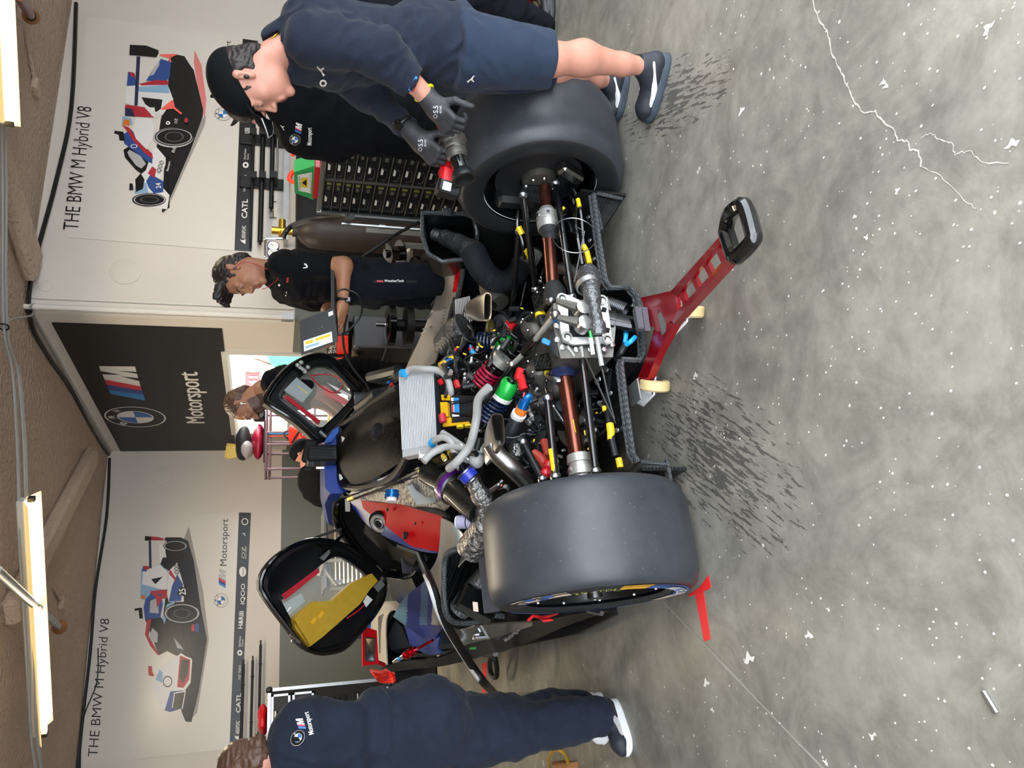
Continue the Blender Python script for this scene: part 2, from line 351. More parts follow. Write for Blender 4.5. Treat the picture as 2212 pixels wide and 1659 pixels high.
# ------------------------------------------------------------------ room
XS, YL, YR, HC = 3.2, 9.8, 6.2, 3.28
def floor_mat():
    m = mat('floor', '#6b675f', .38, spec=.28); n = m.node_tree.nodes; L = m.node_tree.links; b = n['Principled BSDF']
    tc = n.new('ShaderNodeTexCoord')
    def noise(sc, det=6, rg=.6, vec=None, dist=0):
        t = n.new('ShaderNodeTexNoise'); t.inputs['Scale'].default_value = sc; t.inputs['Detail'].default_value = det; t.inputs['Roughness'].default_value = rg; t.inputs['Distortion'].default_value = dist
        L.new(vec or tc.outputs['Object'], t.inputs[0]); return t.outputs[0]
    def ramp(src, stops):
        r = n.new('ShaderNodeValToRGB'); e = r.color_ramp.elements
        while len(e) < len(stops): e.new(.5)
        for q, (p, c) in zip(e, stops): q.position = p; q.color = (*lin(c), 1)
        L.new(src, r.inputs[0]); return r.outputs[0]
    def mix(f, a, c):
        x = n.new('ShaderNodeMix'); x.data_type = 'RGBA'
        if isinstance(f, float): x.inputs[0].default_value = f
        else: L.new(f, x.inputs[0])
        for k, v in ((6, a), (7, c)):
            if isinstance(v, (str, tuple)): x.inputs[k].default_value = (*lin(v), 1)
            else: L.new(v, x.inputs[k])
        return x.outputs[2]
    def mth(op, a, c=0.0, d=None):
        x = n.new('ShaderNodeMath'); x.operation = op
        for k, v in ((0, a), (1, c), (2, d)):
            if v is None: continue
            if isinstance(v, (int, float)): x.inputs[k].default_value = v
            else: L.new(v, x.inputs[k])
        return x.outputs[0]
    base = ramp(noise(.9, 7, .62, dist=.6), [(.32, '#68645d'), (.5, '#87847b'), (.68, '#a09c90')])
    fine = ramp(noise(14, 8, .7), [(.3, '#706c64'), (.7, '#aaa69a')])
    col = mix(.38, base, fine)
    mt = ramp(noise(3.2, 5, .7, dist=1.2), [(.42, '#ffffff'), (.66, '#5d5b57')])
    x = n.new('ShaderNodeMix'); x.data_type = 'RGBA'; x.blend_type = 'MULTIPLY'; x.inputs[0].default_value = .35; L.new(col, x.inputs[6]); L.new(mt, x.inputs[7]); col = x.outputs[2]
    # paint chips and specks
    v = n.new('ShaderNodeTexVoronoi'); v.inputs['Scale'].default_value = 34; L.new(tc.outputs['Object'], v.inputs[0])
    sp = mth('LESS_THAN', v.outputs['Distance'], mth('MULTIPLY', mth('POWER', noise(7, 2), 6.0), 1.9))
    col = mix(mth('MULTIPLY', sp, .75), col, '#d9d5cb')
    # tyre pick-up streaks: dark rubber strokes on two patches of the floor
    def patch(cx, cy, rx, ry, ang, sc, dens):
        mp = n.new('ShaderNodeMapping'); mp.vector_type = 'TEXTURE'; mp.inputs['Location'].default_value = (cx, cy, 0); mp.inputs['Rotation'].default_value = (0, 0, math.radians(ang)); mp.inputs['Scale'].default_value = (rx, ry, 1)
        L.new(tc.outputs['Object'], mp.inputs[0])
        ln = n.new('ShaderNodeVectorMath'); ln.operation = 'LENGTH'; L.new(mp.outputs[0], ln.inputs[0])
        m2 = n.new('ShaderNodeMapping'); m2.inputs['Scale'].default_value = (sc*.16, sc, 1); m2.inputs['Rotation'].default_value = (0, 0, 0)
        m3 = n.new('ShaderNodeMapping'); m3.vector_type = 'TEXTURE'; m3.inputs['Rotation'].default_value = (0, 0, math.radians(ang)); L.new(tc.outputs['Object'], m3.inputs[0]); L.new(m3.outputs[0], m2.inputs[0])
        st = noise(1.0, 3, .6, m2.outputs[0])
        fall = mth('SUBTRACT', 1.0, ln.outputs['Value']); fall = mth('MAXIMUM', fall, 0.0)
        return mth('GREATER_THAN', mth('MULTIPLY', mth('ADD', st, mth('MULTIPLY', fall, dens)), mth('GREATER_THAN', fall, .01)), .615)
    g1 = PZ(1545, 985); 
    a1 = patch(g1.x, g1.y, .5, .26, 50, 75, .17)
    g2 = PZ(1450, 215)
    a2 = patch(g2.x, g2.y, .45, .15, 60, 75, .17)
    col = mix(mth('MULTIPLY', mth('MAXIMUM', a1, a2), .62), col, '#1f2226')
    L.new(col, b.inputs['Base Color'])
    rg = n.new('ShaderNodeMapRange'); L.new(noise(2.2, 5), rg.inputs[0]); rg.inputs[1].default_value = .3; rg.inputs[2].default_value = .7; rg.inputs[3].default_value = .28; rg.inputs[4].default_value = .6
    L.new(rg.outputs[0], b.inputs['Roughness'])
    bp = n.new('ShaderNodeBump'); bp.inputs['Strength'].default_value = .15; bp.inputs['Distance'].default_value = .004; L.new(noise(50, 4), bp.inputs['Height']); L.new(bp.outputs[0], b.inputs['Normal'])
floor_mat()
fl = MB('floor'); fl.box((2.0, 4.0, -.05), (16, 16, .1)); struct(fl, 'floor', loc=(0, 0, 0))
mat('crack', '#b9b5aa', .8); mat('joint', '#9c998f', .8); mat('chip', '#e5e2da', .7); mat('mark_red', '#7a3a3a', .7)
def strip(mb, pts, wd, z=.0012, jit=0):
    P = [PZ(*p) for p in pts]; Q = []
    for i in range(len(P)-1):
        k = 6 if jit else 1
        for j in range(k):
            q = P[i].lerp(P[i+1], j/k)
            if jit and (i or j): q = q+Vector((rnd.uniform(-jit, jit), rnd.uniform(-jit, jit), 0))
            Q.append(q)
    Q.append(P[-1]); a = []; b = []
    for i, q in enumerate(Q):
        t = (Q[min(i+1, len(Q)-1)]-Q[max(i-1, 0)]); t.z = 0; t.normalize(); nn = Vector((-t.y, t.x, 0)); ww = wd*(rnd.uniform(.4, 1.2) if jit else 1)/2
        a.append(Vector((q.x, q.y, z))+nn*ww); b.append(Vector((q.x, q.y, z))-nn*ww)
    o = len(mb.v); n_ = len(a); mb.add(a+b, [(i, n_+i, n_+i+1, i+1) for i in range(n_-1)])
mb = MB('joint'); strip(mb, [(1433, 1300), (1783, 1664)], .012, jit=.0015); struct(mb, 'trim_1', smooth=0)
mb = MB('crack'); strip(mb, [(1757, 0), (1768, 42), (1788, 68), (1800, 122), (1816, 150), (1830, 185), (1842, 215), (1866, 244), (1892, 240), (1908, 265), (1932, 280), (1938, 302), (1960, 304), (1968, 324), (1987, 326), (1990, 360)], .005, jit=.003)
strip(mb, [(1990, 300), (2010, 285), (2030, 300), (2059, 312), (2063, 332), (2095, 325), (2130, 352), (2180, 352)], .003, jit=.003)
strip(mb, [(1990, 360), (2030, 380), (2080, 430), (2110, 450)], .002, jit=.003)
struct(mb, 'trim_2', smooth=0)
mb = MB('joint'); strip(mb, [(1268, 0), (1262, 80)], .004); strip(mb, [(1113, 1385), (1100, 1500)], .004); struct(mb, 'trim_3', smooth=0)
# chipped paint flakes lying on the floor and a short metal bit
mb = MB('chip')
for (px, py, r) in [(1602, 240, .013), (2135, 61, .013), (1618, 1422, .022), (1748, 1372, .013), (1526, 1475, .016), (1884, 1590, .01), (1539, 1533, .01), (1908, 178, .009), (1914, 186, .008), (1784, 1646, .01), (2187, 310, .012), (1939, 412, .008), (1872, 512, .008), (1790, 1316, .007), (1847, 468, .006), (1503, 810, .012), (1500, 817, .008)]:
    c = PZ(px, py); k = 9; sd = rnd.random()*6
    mb.flat([(c.x+r*math.cos(a*2*math.pi/k)*(.7+.5*math.sin(sd+a*2.1)), c.y+r*1.5*math.sin(a*2*math.pi/k)*(.7+.4*math.cos(sd+a*1.7)), .0013) for a in range(k)])
for i in range(420):
    px = rnd.uniform(1340, 2212); py = rnd.uniform(0, 1659); c = PZ(px, py); r = rnd.uniform(.0012, .0036)
    if c.y > 2.3 and 0 < c.x < 2.4: continue
    mb.flat([(c.x+r*math.cos(a*1.257)*rnd.uniform(.6, 1.4), c.y+r*1.3*math.sin(a*1.257), .0013) for a in range(5)])
o = mb.build('paint_flakes', smooth=0); tag(o, 'white flecks of chipped paint scattered over the concrete floor', 'paint flecks', kind='stuff')
mb = MB('alu'); a, b_ = PZ(2128, 1493), PZ(2157, 1540); mb.tube([a+Z*.006, b_+Z*.006], .006, 8); tag(mb.build('metal_strip'), 'small silver metal strip lying alone on the bare floor', 'metal strip')

# walls ------------------------------------------------------------
DL, DR = 1.29, 1.24      # top of the grey dado
def wallbox(mb, x0, x1, y0, y1, z0, z1, m): mb.box(((x0+x1)/2, (y0+y1)/2, (z0+z1)/2), (x1-x0, y1-y0, z1-z0), m=m)
mb = MB(); wallbox(mb, -6, XS+.15, YL, YL+.15, DL, HC, 'white_wall'); wallbox(mb, -6, XS+.15, YL, YL+.15, 0, DL, 'grey_wall'); struct(mb, 'wall_far', smooth=0)
DY0, DY1, DZ = 6.92, 9.12, 1.82   # doorway in the side wall
mb = MB()
for (a, b_) in ((YR+.15, DY0), (DY1, YL)):
    wallbox(mb, XS, XS+.15, a, b_, DR, HC, 'white_wall'); wallbox(mb, XS, XS+.15, a, b_, 0, DR, 'grey_wall')
wallbox(mb, XS, XS+.15, DY0, DY1, DZ, HC, 'white_wall'); struct(mb, 'wall_side', smooth=0)
mb = MB(); wallbox(mb, XS, 10, YR, YR+.15, DR, HC, 'white_wall'); wallbox(mb, XS, 10, YR, YR+.15, 0, DR, 'grey_wall'); struct(mb, 'wall_near', smooth=0)
mb = MB(); wallbox(mb, -3.35, -3.2, .4, YL, 0, DL, 'grey_wall'); wallbox(mb, -3.35, -3.2, .4, YL, DL, HC, 'white_wall'); struct(mb, 'wall_left', smooth=0)
mb = MB(); wallbox(mb, 7.4, 7.55, .0, YR, 0, DR, 'grey_wall'); wallbox(mb, 7.4, 7.55, .4, YR, DR, HC, 'white_wall'); struct(mb, 'wall_right', smooth=0)
mb = MB('trim_white')
wallbox(mb, XS-.02, XS+.16, DY0-.05, DY0, 0, DZ+.05, None); wallbox(mb, XS-.02, XS+.16, DY1, DY1+.05, 0, DZ+.05, None); wallbox(mb, XS-.02, XS+.16, DY0, DY1, DZ, DZ+.05, None); struct(mb, 'door_1')
mb = MB('trim_white'); wallbox(mb, XS-.012, XS, YR, YL-.02, HC-.06, HC, None); wallbox(mb, XS-.012, XS-.0, YR, YR+.05, DR, HC, None); struct(mb, 'trim_4')
# ceiling with raking beams
mb = MB('ceiling'); mb.box((1.5, 5.0, HC+.1), (15, 9.8, .2)); struct(mb, 'ceiling', loc=(0, 0, 0))
mb = MB('beam'); mb.box((1.5, .1, 2.75), (15, .2, 1.1)); struct(mb, 'wall_unseen_header')  # unseen header, added to cut the skylight reaching the deeper floor
def beam(a, b_, wd, dp, name):
    a = Vector(a); b_ = Vector(b_); d = (b_-a); R = frame(d, z=Z); mb = MB('beam'); mb.box((a+b_)/2-Z*dp/2, (d.length, wd, dp), R, bev=.03); return struct(mb, name)
beam(PZ(185, 985, HC)+Vector((0, 0, 0)), PZ(0, 1330, HC), .22, .12, 'trim_5')
beam((3.5, 6.1, HC), (4.2, 3.2, HC), .3, .1, 'trim_6')
beam((-2.6, 9.6, HC), (-.6, 4.4, HC), .25, .12, 'trim_7')
beam((-1.0, 4.9, HC), (3.4, 5.2, HC), .16, .05, 'trim_8')
# outside, seen through the doorway: pale paddock buildings in daylight
mat('out_white', '#f4efe8', .8); mat('out_glass', '#a9bfc4', .2); mat('out_beige', '#dcc3a4', .7); mat('out_ground', '#c2bfb8', .8); mat('pg', '#18b27c', .5, noise=(6, .2), col2='#0e8f68'); mat('py', '#e6e03a', .5); mat('pr', '#c2322e', .5); mat('po', '#e98a4a', .5, noise=(9, .2), col2='#f3d9c4')
mb = MB('out_white'); mb.box((9.5, 11.0, 2.2), (.3, 14, 4.4)); 
for k in range(8):
    mb.box((9.33, 6+k*1.4, 2.6), (.05, .8, .9), m='out_glass'); mb.box((9.33, 6+k*1.4, 3.6), (.05, 1.1, .2), m='out_beige'); mb.box((9.33, 6.7+k*1.4, 1.2), (.05, .25, 2.0), m='out_beige')
mb.build('paddock_building'); tag(bpy.data.objects['paddock_building'], 'pale paddock building in daylight beyond the open doorway', 'building')
mb = MB('out_ground'); mb.box((8.5, 8, -.03), (10.2, 14, .05)); struct(mb, 'floor_outside', loc=(8.5, 8, -.055))
# trackside poster banner outside
OX = 4.6
def POX(px, py): return PX(px, py, OX)
t = thing('race_banner', 'green and white outdoor banner with a red number 41 card seen through the doorway', 'banner', (OX, 9.6, 0))
mb = MB('ink_white'); a = PX(497, 762, OX); b_ = PX(497, 905, OX); mb.box((OX+.02, (a.y+b_.y)/2, a.z/2), (.03, abs(a.y-b_.y), a.z)); mb.build('backing', t)
mb = MB('pg'); mb.prism([PX(575, 763, OX-.01), PX(720, 763, OX-.01), PX(720, 862, OX-.01), PX(640, 850, OX-.01), PX(612, 815, OX-.01), PX(590, 800, OX-.01)], (.005, 0, 0)); 
mb.prism([PX(600, 790, OX-.02), PX(665, 800, OX-.02), PX(628, 806, OX-.02), PX(676, 828, OX-.02), PX(628, 816, OX-.02)], (.004, 0, 0), m='py')
mb.prism([PX(534, 795, OX-.012), PX(548, 775, OX-.012), PX(590, 790, OX-.012), PX(618, 812, OX-.012), PX(586, 824, OX-.012), PX(552, 832, OX-.012)], (.004, 0, 0), m='po')
mb.build('artwork', t)
mb = MB('pr'); mb.prism([PX(529, 806, OX-.02), PX(529, 838, OX-.02), PX(562, 838, OX-.02), PX(562, 806, OX-.02)], (.004, 0, 0))
o_ = PX(556, 833, OX-.025); mb.text('41', o_, PX(556, 812, OX-.025)-o_, PX(538, 833, OX-.025)-o_, 'ink_white', bold=.03); mb.build('number_card', t)

# wall plates: round covers on the walls
for (pl, px, py, r, s_) in ((lambda a, b: PY(a, b, YR), 271, 587, .12, 'round'), (lambda a, b: PY(a, b, YR), 98, 618, .05, 'small'), (lambda a, b: PY(a, b, YL), 350, 1027, .1, 'far')):
    c = pl(px, py); mb = MB('white_wall'); mb.lathe(c, -Y, [(0, r), (.006, r), (.009, r-.008), (.009, 0.0)], 40)
    tag(mb.build('cover_plate'), {'round': 'large round painted cover plate high on the white wall above the laptop person', 'small': 'small round painted cover plate just under the ceiling cable', 'far': 'round painted cover plate on the far wall beside the black sign'}[s_], 'cover plate')
# conduit in the corner of the near wall
mb = MB('trim_white'); a = PY(80, 663, YR-.03); b_ = PY(632, 677, YR-.03); mb.tube([(a.x, YR-.03, HC), (a.x, YR-.03, 1.27)], .022, 10)
mb.box((a.x, YR-.03, 1.3), (.07, .05, .1), m='alu_dull'); mb.tube([(a.x+.09, YR-.01, HC), (a.x+.09, YR-.01, 1.25)], .008, 6)
tag(mb.build('wall_conduit'), 'white painted conduit pipe running down the wall beside the black sign', 'conduit')
# black cables along the tops of the walls
mb = MB('black')
def run(pts, r, m=None): mb.tube(bez(pts, 5), r, 6, m)
run([(XS-.06, YL-.05, HC-.02), (XS-.07, 8.9, HC-.0), (XS-.05, 7.8, HC-.02), (XS-.08, 6.9, HC-.01), (XS-.06, 6.25, HC-.03), (3.5, YR-.06, HC-.03), (4.4, YR-.05, HC-.1), (5.2, YR-.04, HC-.13), (6.4, YR-.05, HC-.05)], .018)
run([(XS-.04, YL-.05, HC-.04), (XS-.045, 8.7, HC-.035), (XS-.04, 7.5, HC-.04), (XS-.05, 6.2, HC-.05)], .009, 'alu_dull')
tag(mb.build('wall_cable'), 'thick black cable looping along the top edge of the sign wall and near wall', 'cable')
mb = MB('black'); run([(XS-.1, YL-.04, HC-.03), (2.4, YL-.04, HC-.06), (1.6, YL-.04, HC-.02), (.9, YL-.04, HC-.03), (.1, YL-.04, HC-.02), (-1.0, YL-.05, HC-.03)], .016)
run([(.95, YL-.03, HC-.1), (.6, YL-.03, HC-.12), (.2, YL-.03, HC-.02), (-.4, YL-.03, HC-.06)], .006)
tag(mb.build('wall_cable'), 'black cable running along the top of the far wall over the number 25 car poster', 'cable')
# bundle of white cables slung under the ceiling
t = thing('cable_bundle', 'bundle of white cables strung under the rough ceiling', 'cables', PZ(20, 700, 3.0))
mb = MB('white_tube')
for k in range(4):
    o_ = Vector((0, .02*k, .012*math.sin(k*2))); c_ = [PZ(-4, 0, 3.02), PZ(3, 180, 3.05), PZ(6, 400, 3.08), PZ(8, 700, 3.1), PZ(26+3*k, 800, 3.1), PZ(36+4*k, 950, 3.06), PZ(42+4*k, 1120, 3.02), PZ(60+3*k, 1400, 2.98), PZ(66+3*k, 1580, 2.96), PZ(80+3*k, 1680, 2.94)]
    mb.tube(bez([p+o_ for p in c_], 6), .0085, 6)
mb.build('cables', t)
mb = MB('black'); p = PZ(8, 706, 3.1); mb.torus(p, (1, .3, 0), .03, .006, 14, 5); mb.build('cable_tie', t)
mb = MB('white_tube'); mb.tube(bez([PZ(8, 700, 3.1), PZ(30, 688, 3.15), PZ(66, 682, 3.2), PZ(72, 672, 3.22), PZ(64, 662, 3.22), PZ(78, 655, 3.22)], 6), .007, 6); tag(mb.build('white_cable'), 'loose white cord dropping from the ceiling bundle to the wall corner', 'cord')

# fluorescent fixtures ---------------------------------------------
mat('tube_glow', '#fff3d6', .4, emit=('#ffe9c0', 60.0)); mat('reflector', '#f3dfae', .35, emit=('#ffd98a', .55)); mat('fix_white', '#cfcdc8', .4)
def fixture(a, b_, label, power, wire=True):
    a = Vector(a); b_ = Vector(b_); d = (b_-a); ln = d.length; dn = d.normalized(); side = dn.cross(Z).normalized(); t = thing('fluorescent_light', label, 'light fixture', (a+b_)/2)
    mb = MB('fix_white'); R = frame(d, z=Z); mb.box((a+b_)/2+Z*.06, (ln, .09, .05), R, bev=.008); mb.build('housing', t)
    mb = MB('reflector'); 
    for sg in (-1, 1):
        p0 = a+Z*.035+side*sg*.04; p1 = b_+Z*.035+side*sg*.04; off = side*sg*.11-Z*.055
        mb.prism([p0, p1, p1+off, p0+off], Z*.004)
    mb.build('reflector', t)
    mb = MB('tube_glow'); mb.tube([a+dn*.03, b_-dn*.03], .019, 12); mb.build('lamp_tube', t)
    mb = MB('black')
    for p in (a, b_): mb.box(p, (.03, .05, .04), R)
    mb.build('lamp_holder', t)
    l = bpy.data.lights.new('tube_light', 'AREA'); l.shape = 'RECTANGLE'; l.size = ln*.9; l.size_y = .06; l.energy = power; l.color = (1, .9, .72); lo = bpy.data.objects.new('tube_light', l); C.objects.link(lo)
    lo.location = (0, 0, -.03); lo.parent = t; lo.rotation_euler = Matrix((dn, dn.cross(-Z)*-1, Vector((0, 0, 1)))).transposed().to_euler() if False else (0, 0, math.atan2(dn.y, dn.x))
    return t
FA, FB = PZ(68, 1078, 2.95), PZ(96, 1585, 2.95)
fixture(FA, FB, 'lit fluorescent strip hanging over the number 25 car poster', 45)
FC, FD = PZ(20, 268, 2.95), PZ(4, -60, 2.95)
fixture(FC, FD, 'lit fluorescent strip at the ceiling over the number 24 car poster', 14)
# galvanised pipe crossing below the far fixture, orange cup at its end
t = thing('ceiling_pipe', 'slanting grey metal pipe passing under the far fluorescent strip with an orange end', 'pipe', PZ(60, 1300, 2.85))
mb = MB('alu_dull'); a = PZ(-10, 1230, 2.8); b_ = PZ(128, 1354, 3.1); mb.tube([a, b_], .028, 12); mb.build('tube', t)
mb = MB('orange_red'); mb.lathe(b_, (b_-a), [(-.02, .03), (0, .05), (.03, .06), (.03, 0)], 16, m='wood'); mb.build('end_cup', t)
t = thing('ceiling_pipe', 'short dark pipe stub with an orange end above the near fluorescent strip', 'pipe', PZ(50, 20, 3.1))
mb = MB('copper2'); a = PZ(40, -10, 3.0); b_ = PZ(66, 34, 3.2); mb.tube([a, b_], .035, 12); mb.build('tube', t)
mb = MB('wood'); mb.lathe(b_, (b_-a), [(-.02, .04), (0, .055), (.03, .06), (.03, 0)], 16); mb.build('end_cup', t)
mb = MB('beam'); c = PZ(77, 188, HC-.02); mb.box(c, (.12, .12, .05), bev=.01); mb.tube([c, c+Vector((.2, -.35, .01))], .014, 6); tag(mb.build('junction_box'), 'painted junction box on the ceiling near the number 24 car poster', 'junction box')
mb = MB('beam'); c = PZ(134, 1303, HC-.02); mb.box(c, (.12, .12, .05), bev=.01); mb.tube([c, c+Vector((.1, -.35, .01))], .014, 6); tag(mb.build('junction_box'), 'painted junction box on the ceiling behind the slanting pipe', 'junction box')
# ------------------------------------------------------------------ logos
def ell(c, a, b, n=36): c = Vector(c); return [c+Vector(a)*math.cos(2*math.pi*k/n)+Vector(b)*math.sin(2*math.pi*k/n) for k in range(n)]
def annulus(mb, c, a, b, f, m, n=36, t0=0, t1=1):
    o = ell(c, a, b, n); i = ell(c, Vector(a)*f, Vector(b)*f, n); k0 = int(n*t0); k1 = int(n*t1)
    mb.add(o+i, [(k % n, (k+1) % n, n+(k+1) % n, n+k % n) for k in range(k0, k1)], m)
def bmw(mb, c, a, b, line='ink_white', ring='ink_black', letters='ink_white'):
    """roundel; a = half-width vector in reading direction, b = half-height vector up"""
    c = Vector(c); a = Vector(a); b = Vector(b); n = a.cross(b).normalized()
    mb.flat(ell(c, a*.97, b*.97), ring); annulus(mb, c+n*.0006, a, b, .95, line)
    for q in range(4):
        pts = [c+n*.0007]+[c+n*.0007+a*.56*math.cos(math.pi*(q*10+k)/20)+b*.56*math.sin(math.pi*(q*10+k)/20) for k in range(11)]
        mb.flat(pts, 'ink_white' if q % 2 == 0 else 'bmw_blue')
    annulus(mb, c+n*.0008, a*.6, b*.6, .93, line)
    for ch, ang in (('B', 140), ('M', 90), ('W', 40)):
        t = math.radians(ang); p = a*math.cos(t)*.67+b*math.sin(t)*.67; u = a*math.sin(t)-b*math.cos(t); v = a*math.cos(t)+b*math.sin(t)
        if ch == 'M': u = a; v = b
        mb.text(ch, c+n*.0003+p-u*.12, u*.24, v*.24, letters, bold=.02)
def mlogo(mb, o, x, y, M_='ink_white'):
    """stripes and letter in a unit box: x reading, y up, italic slant"""
    o = Vector(o); x = Vector(x); y = Vector(y)
    def P(u, v): return o+x*(u+v*.14)+y*v
    for i, c in enumerate(('m_light', 'm_dark', 'm_red')):
        a = i*.12; b = a+.12; mb.flat([P(a, 0), P(b, 0), P(b+.06, 1), P(a+.06, 1)], c)
    mb.flat([P(.36, 0), P(.49, 0), P(.5, .62), P(.58, 0), P(.68, 0), P(.8, .62), P(.77, 0), P(.9, 0), P(.9, 1), P(.74, 1), P(.64, .4), P(.58, 1), P(.42, 1)], M_)
def puma(mb, c, x, y, m='ink_white'):
    c = Vector(c); x = Vector(x); y = Vector(y)
    mb.flat([c+x*a+y*b for a, b in ((-.5, -.35), (-.15, -.1), (.05, .1), (.3, .5), (.5, .45), (.3, .25), (.22, 0), (.42, -.3), (.3, -.35), (.05, -.12), (-.15, -.25), (-.3, -.5))], m)
def zoomf(ox, oy, s, pl): return lambda x, y: pl(ox+x/s, oy+y/s)

# ------------------------------------------------------------------ black sign on the side wall
pl = lambda a, b: PX(a, b, XS-.012)
z2 = zoomf(0, 540, 2.962, pl)
t = thing('black_sign', 'large black wall sign with roundel, striped M and the word Motorsport in white', 'sign', (XS, 8, 1.85))
mb = MB('sign_black'); q = [z2(270, 467), z2(690, 1288), z2(1493, 1283), z2(1437, 510)]
y0 = (q[0].y+q[3].y)/2; y1 = (q[1].y+q[2].y)/2; mb.box((XS-.006, (y0+y1)/2, (1.84+3.14)/2), (.012, y1-y0, 1.30)); mb.build('panel', t)
zs = zoomf(0, 540, 2.962, lambda a, b: PX(a, b, XS-.0135))
mb = MB(); c = zs(867, 1070); a = (zs(870, 1005)-zs(870, 1136))/2; a = Vector((0, a.y, 0)); b = Vector((0, 0, (zs(672, 1070)-zs(1062, 1070)).z/2)); bmw(mb, c, a, b, ring='sign_black'); mb.build('roundel', t, smooth=0)
mb = MB()
def zf(pts, m): mb.flat([zs(*p) for p in pts], m)
zf([(708, 922), (695, 893), (918, 928), (930, 963)], 'm_light'); zf([(695, 893), (683, 862), (908, 900), (918, 928)], 'm_dark'); zf([(683, 862), (668, 828), (898, 872), (908, 900)], 'm_red')
zf([(668, 828), (898, 872), (890, 838), (770, 808), (884, 820), (876, 792), (752, 772), (873, 780), (864, 746), (634, 743), (643, 774), (775, 800), (655, 795)], 'ink_white'); mb.build('striped_logo', t, smooth=0)
mb = MB(); o_ = zs(1310, 1108); xv = zs(1262, 778)-o_; yv = Vector((0, 0, (zs(1192, 1100)-zs(1310, 1100)).z)); [mb.text('Motorsport', o_+xv*.006*i-X*.0004*i, xv*.985, yv, 'ink_white') for i in range(3)]; mb.build('lettering', t, smooth=0)

# ------------------------------------------------------------------ car posters
def poster(label, plf, z, base, band, items, tname):
    c = z(*base[0]); t = thing('wall_poster', label, 'poster', (c.x, c.y, 1.75))
    mb = MB('poster'); mb.prism([z(*p) for p in base], (0, .006, 0)); mb.build('sheet', t, smooth=0)
    def off(k): return lambda x, y: z(x, y)-Vector((0, .0008+.0007*k, 0))
    art = MB(); 
    for k, (col, pts) in enumerate(items):
        f = off(1+k*.35)
        if col[0] == '@':     # ellipse: centre, rx (zoom x), ry (zoom y), outline fraction or 0
            cx, cy, rx, ry, fr = pts; C0 = f(cx, cy); A = f(cx, cy-ry)-C0; B = f(cx-rx, cy)-C0
            if fr: annulus(art, C0, A, B, fr, col[1:])
            else: art.flat(ell(C0, A, B), col[1:])
        elif col[0] == '$':
            s_, p0, p1, p2, bd = pts; o = f(*p0); art.text(s_, o, f(*p1)-o, f(*p2)-o, col[1:], bold=bd)
        else: art.flat([f(*p) for p in pts], col)
    art.build('car_picture', t, smooth=0)
    return t, off
def tx(mb, f, s_, p0, p1, p2, m, bd=0.0): o = f(*p0); mb.text(s_, o, f(*p1)-o, f(*p2)-o, m, bold=bd)
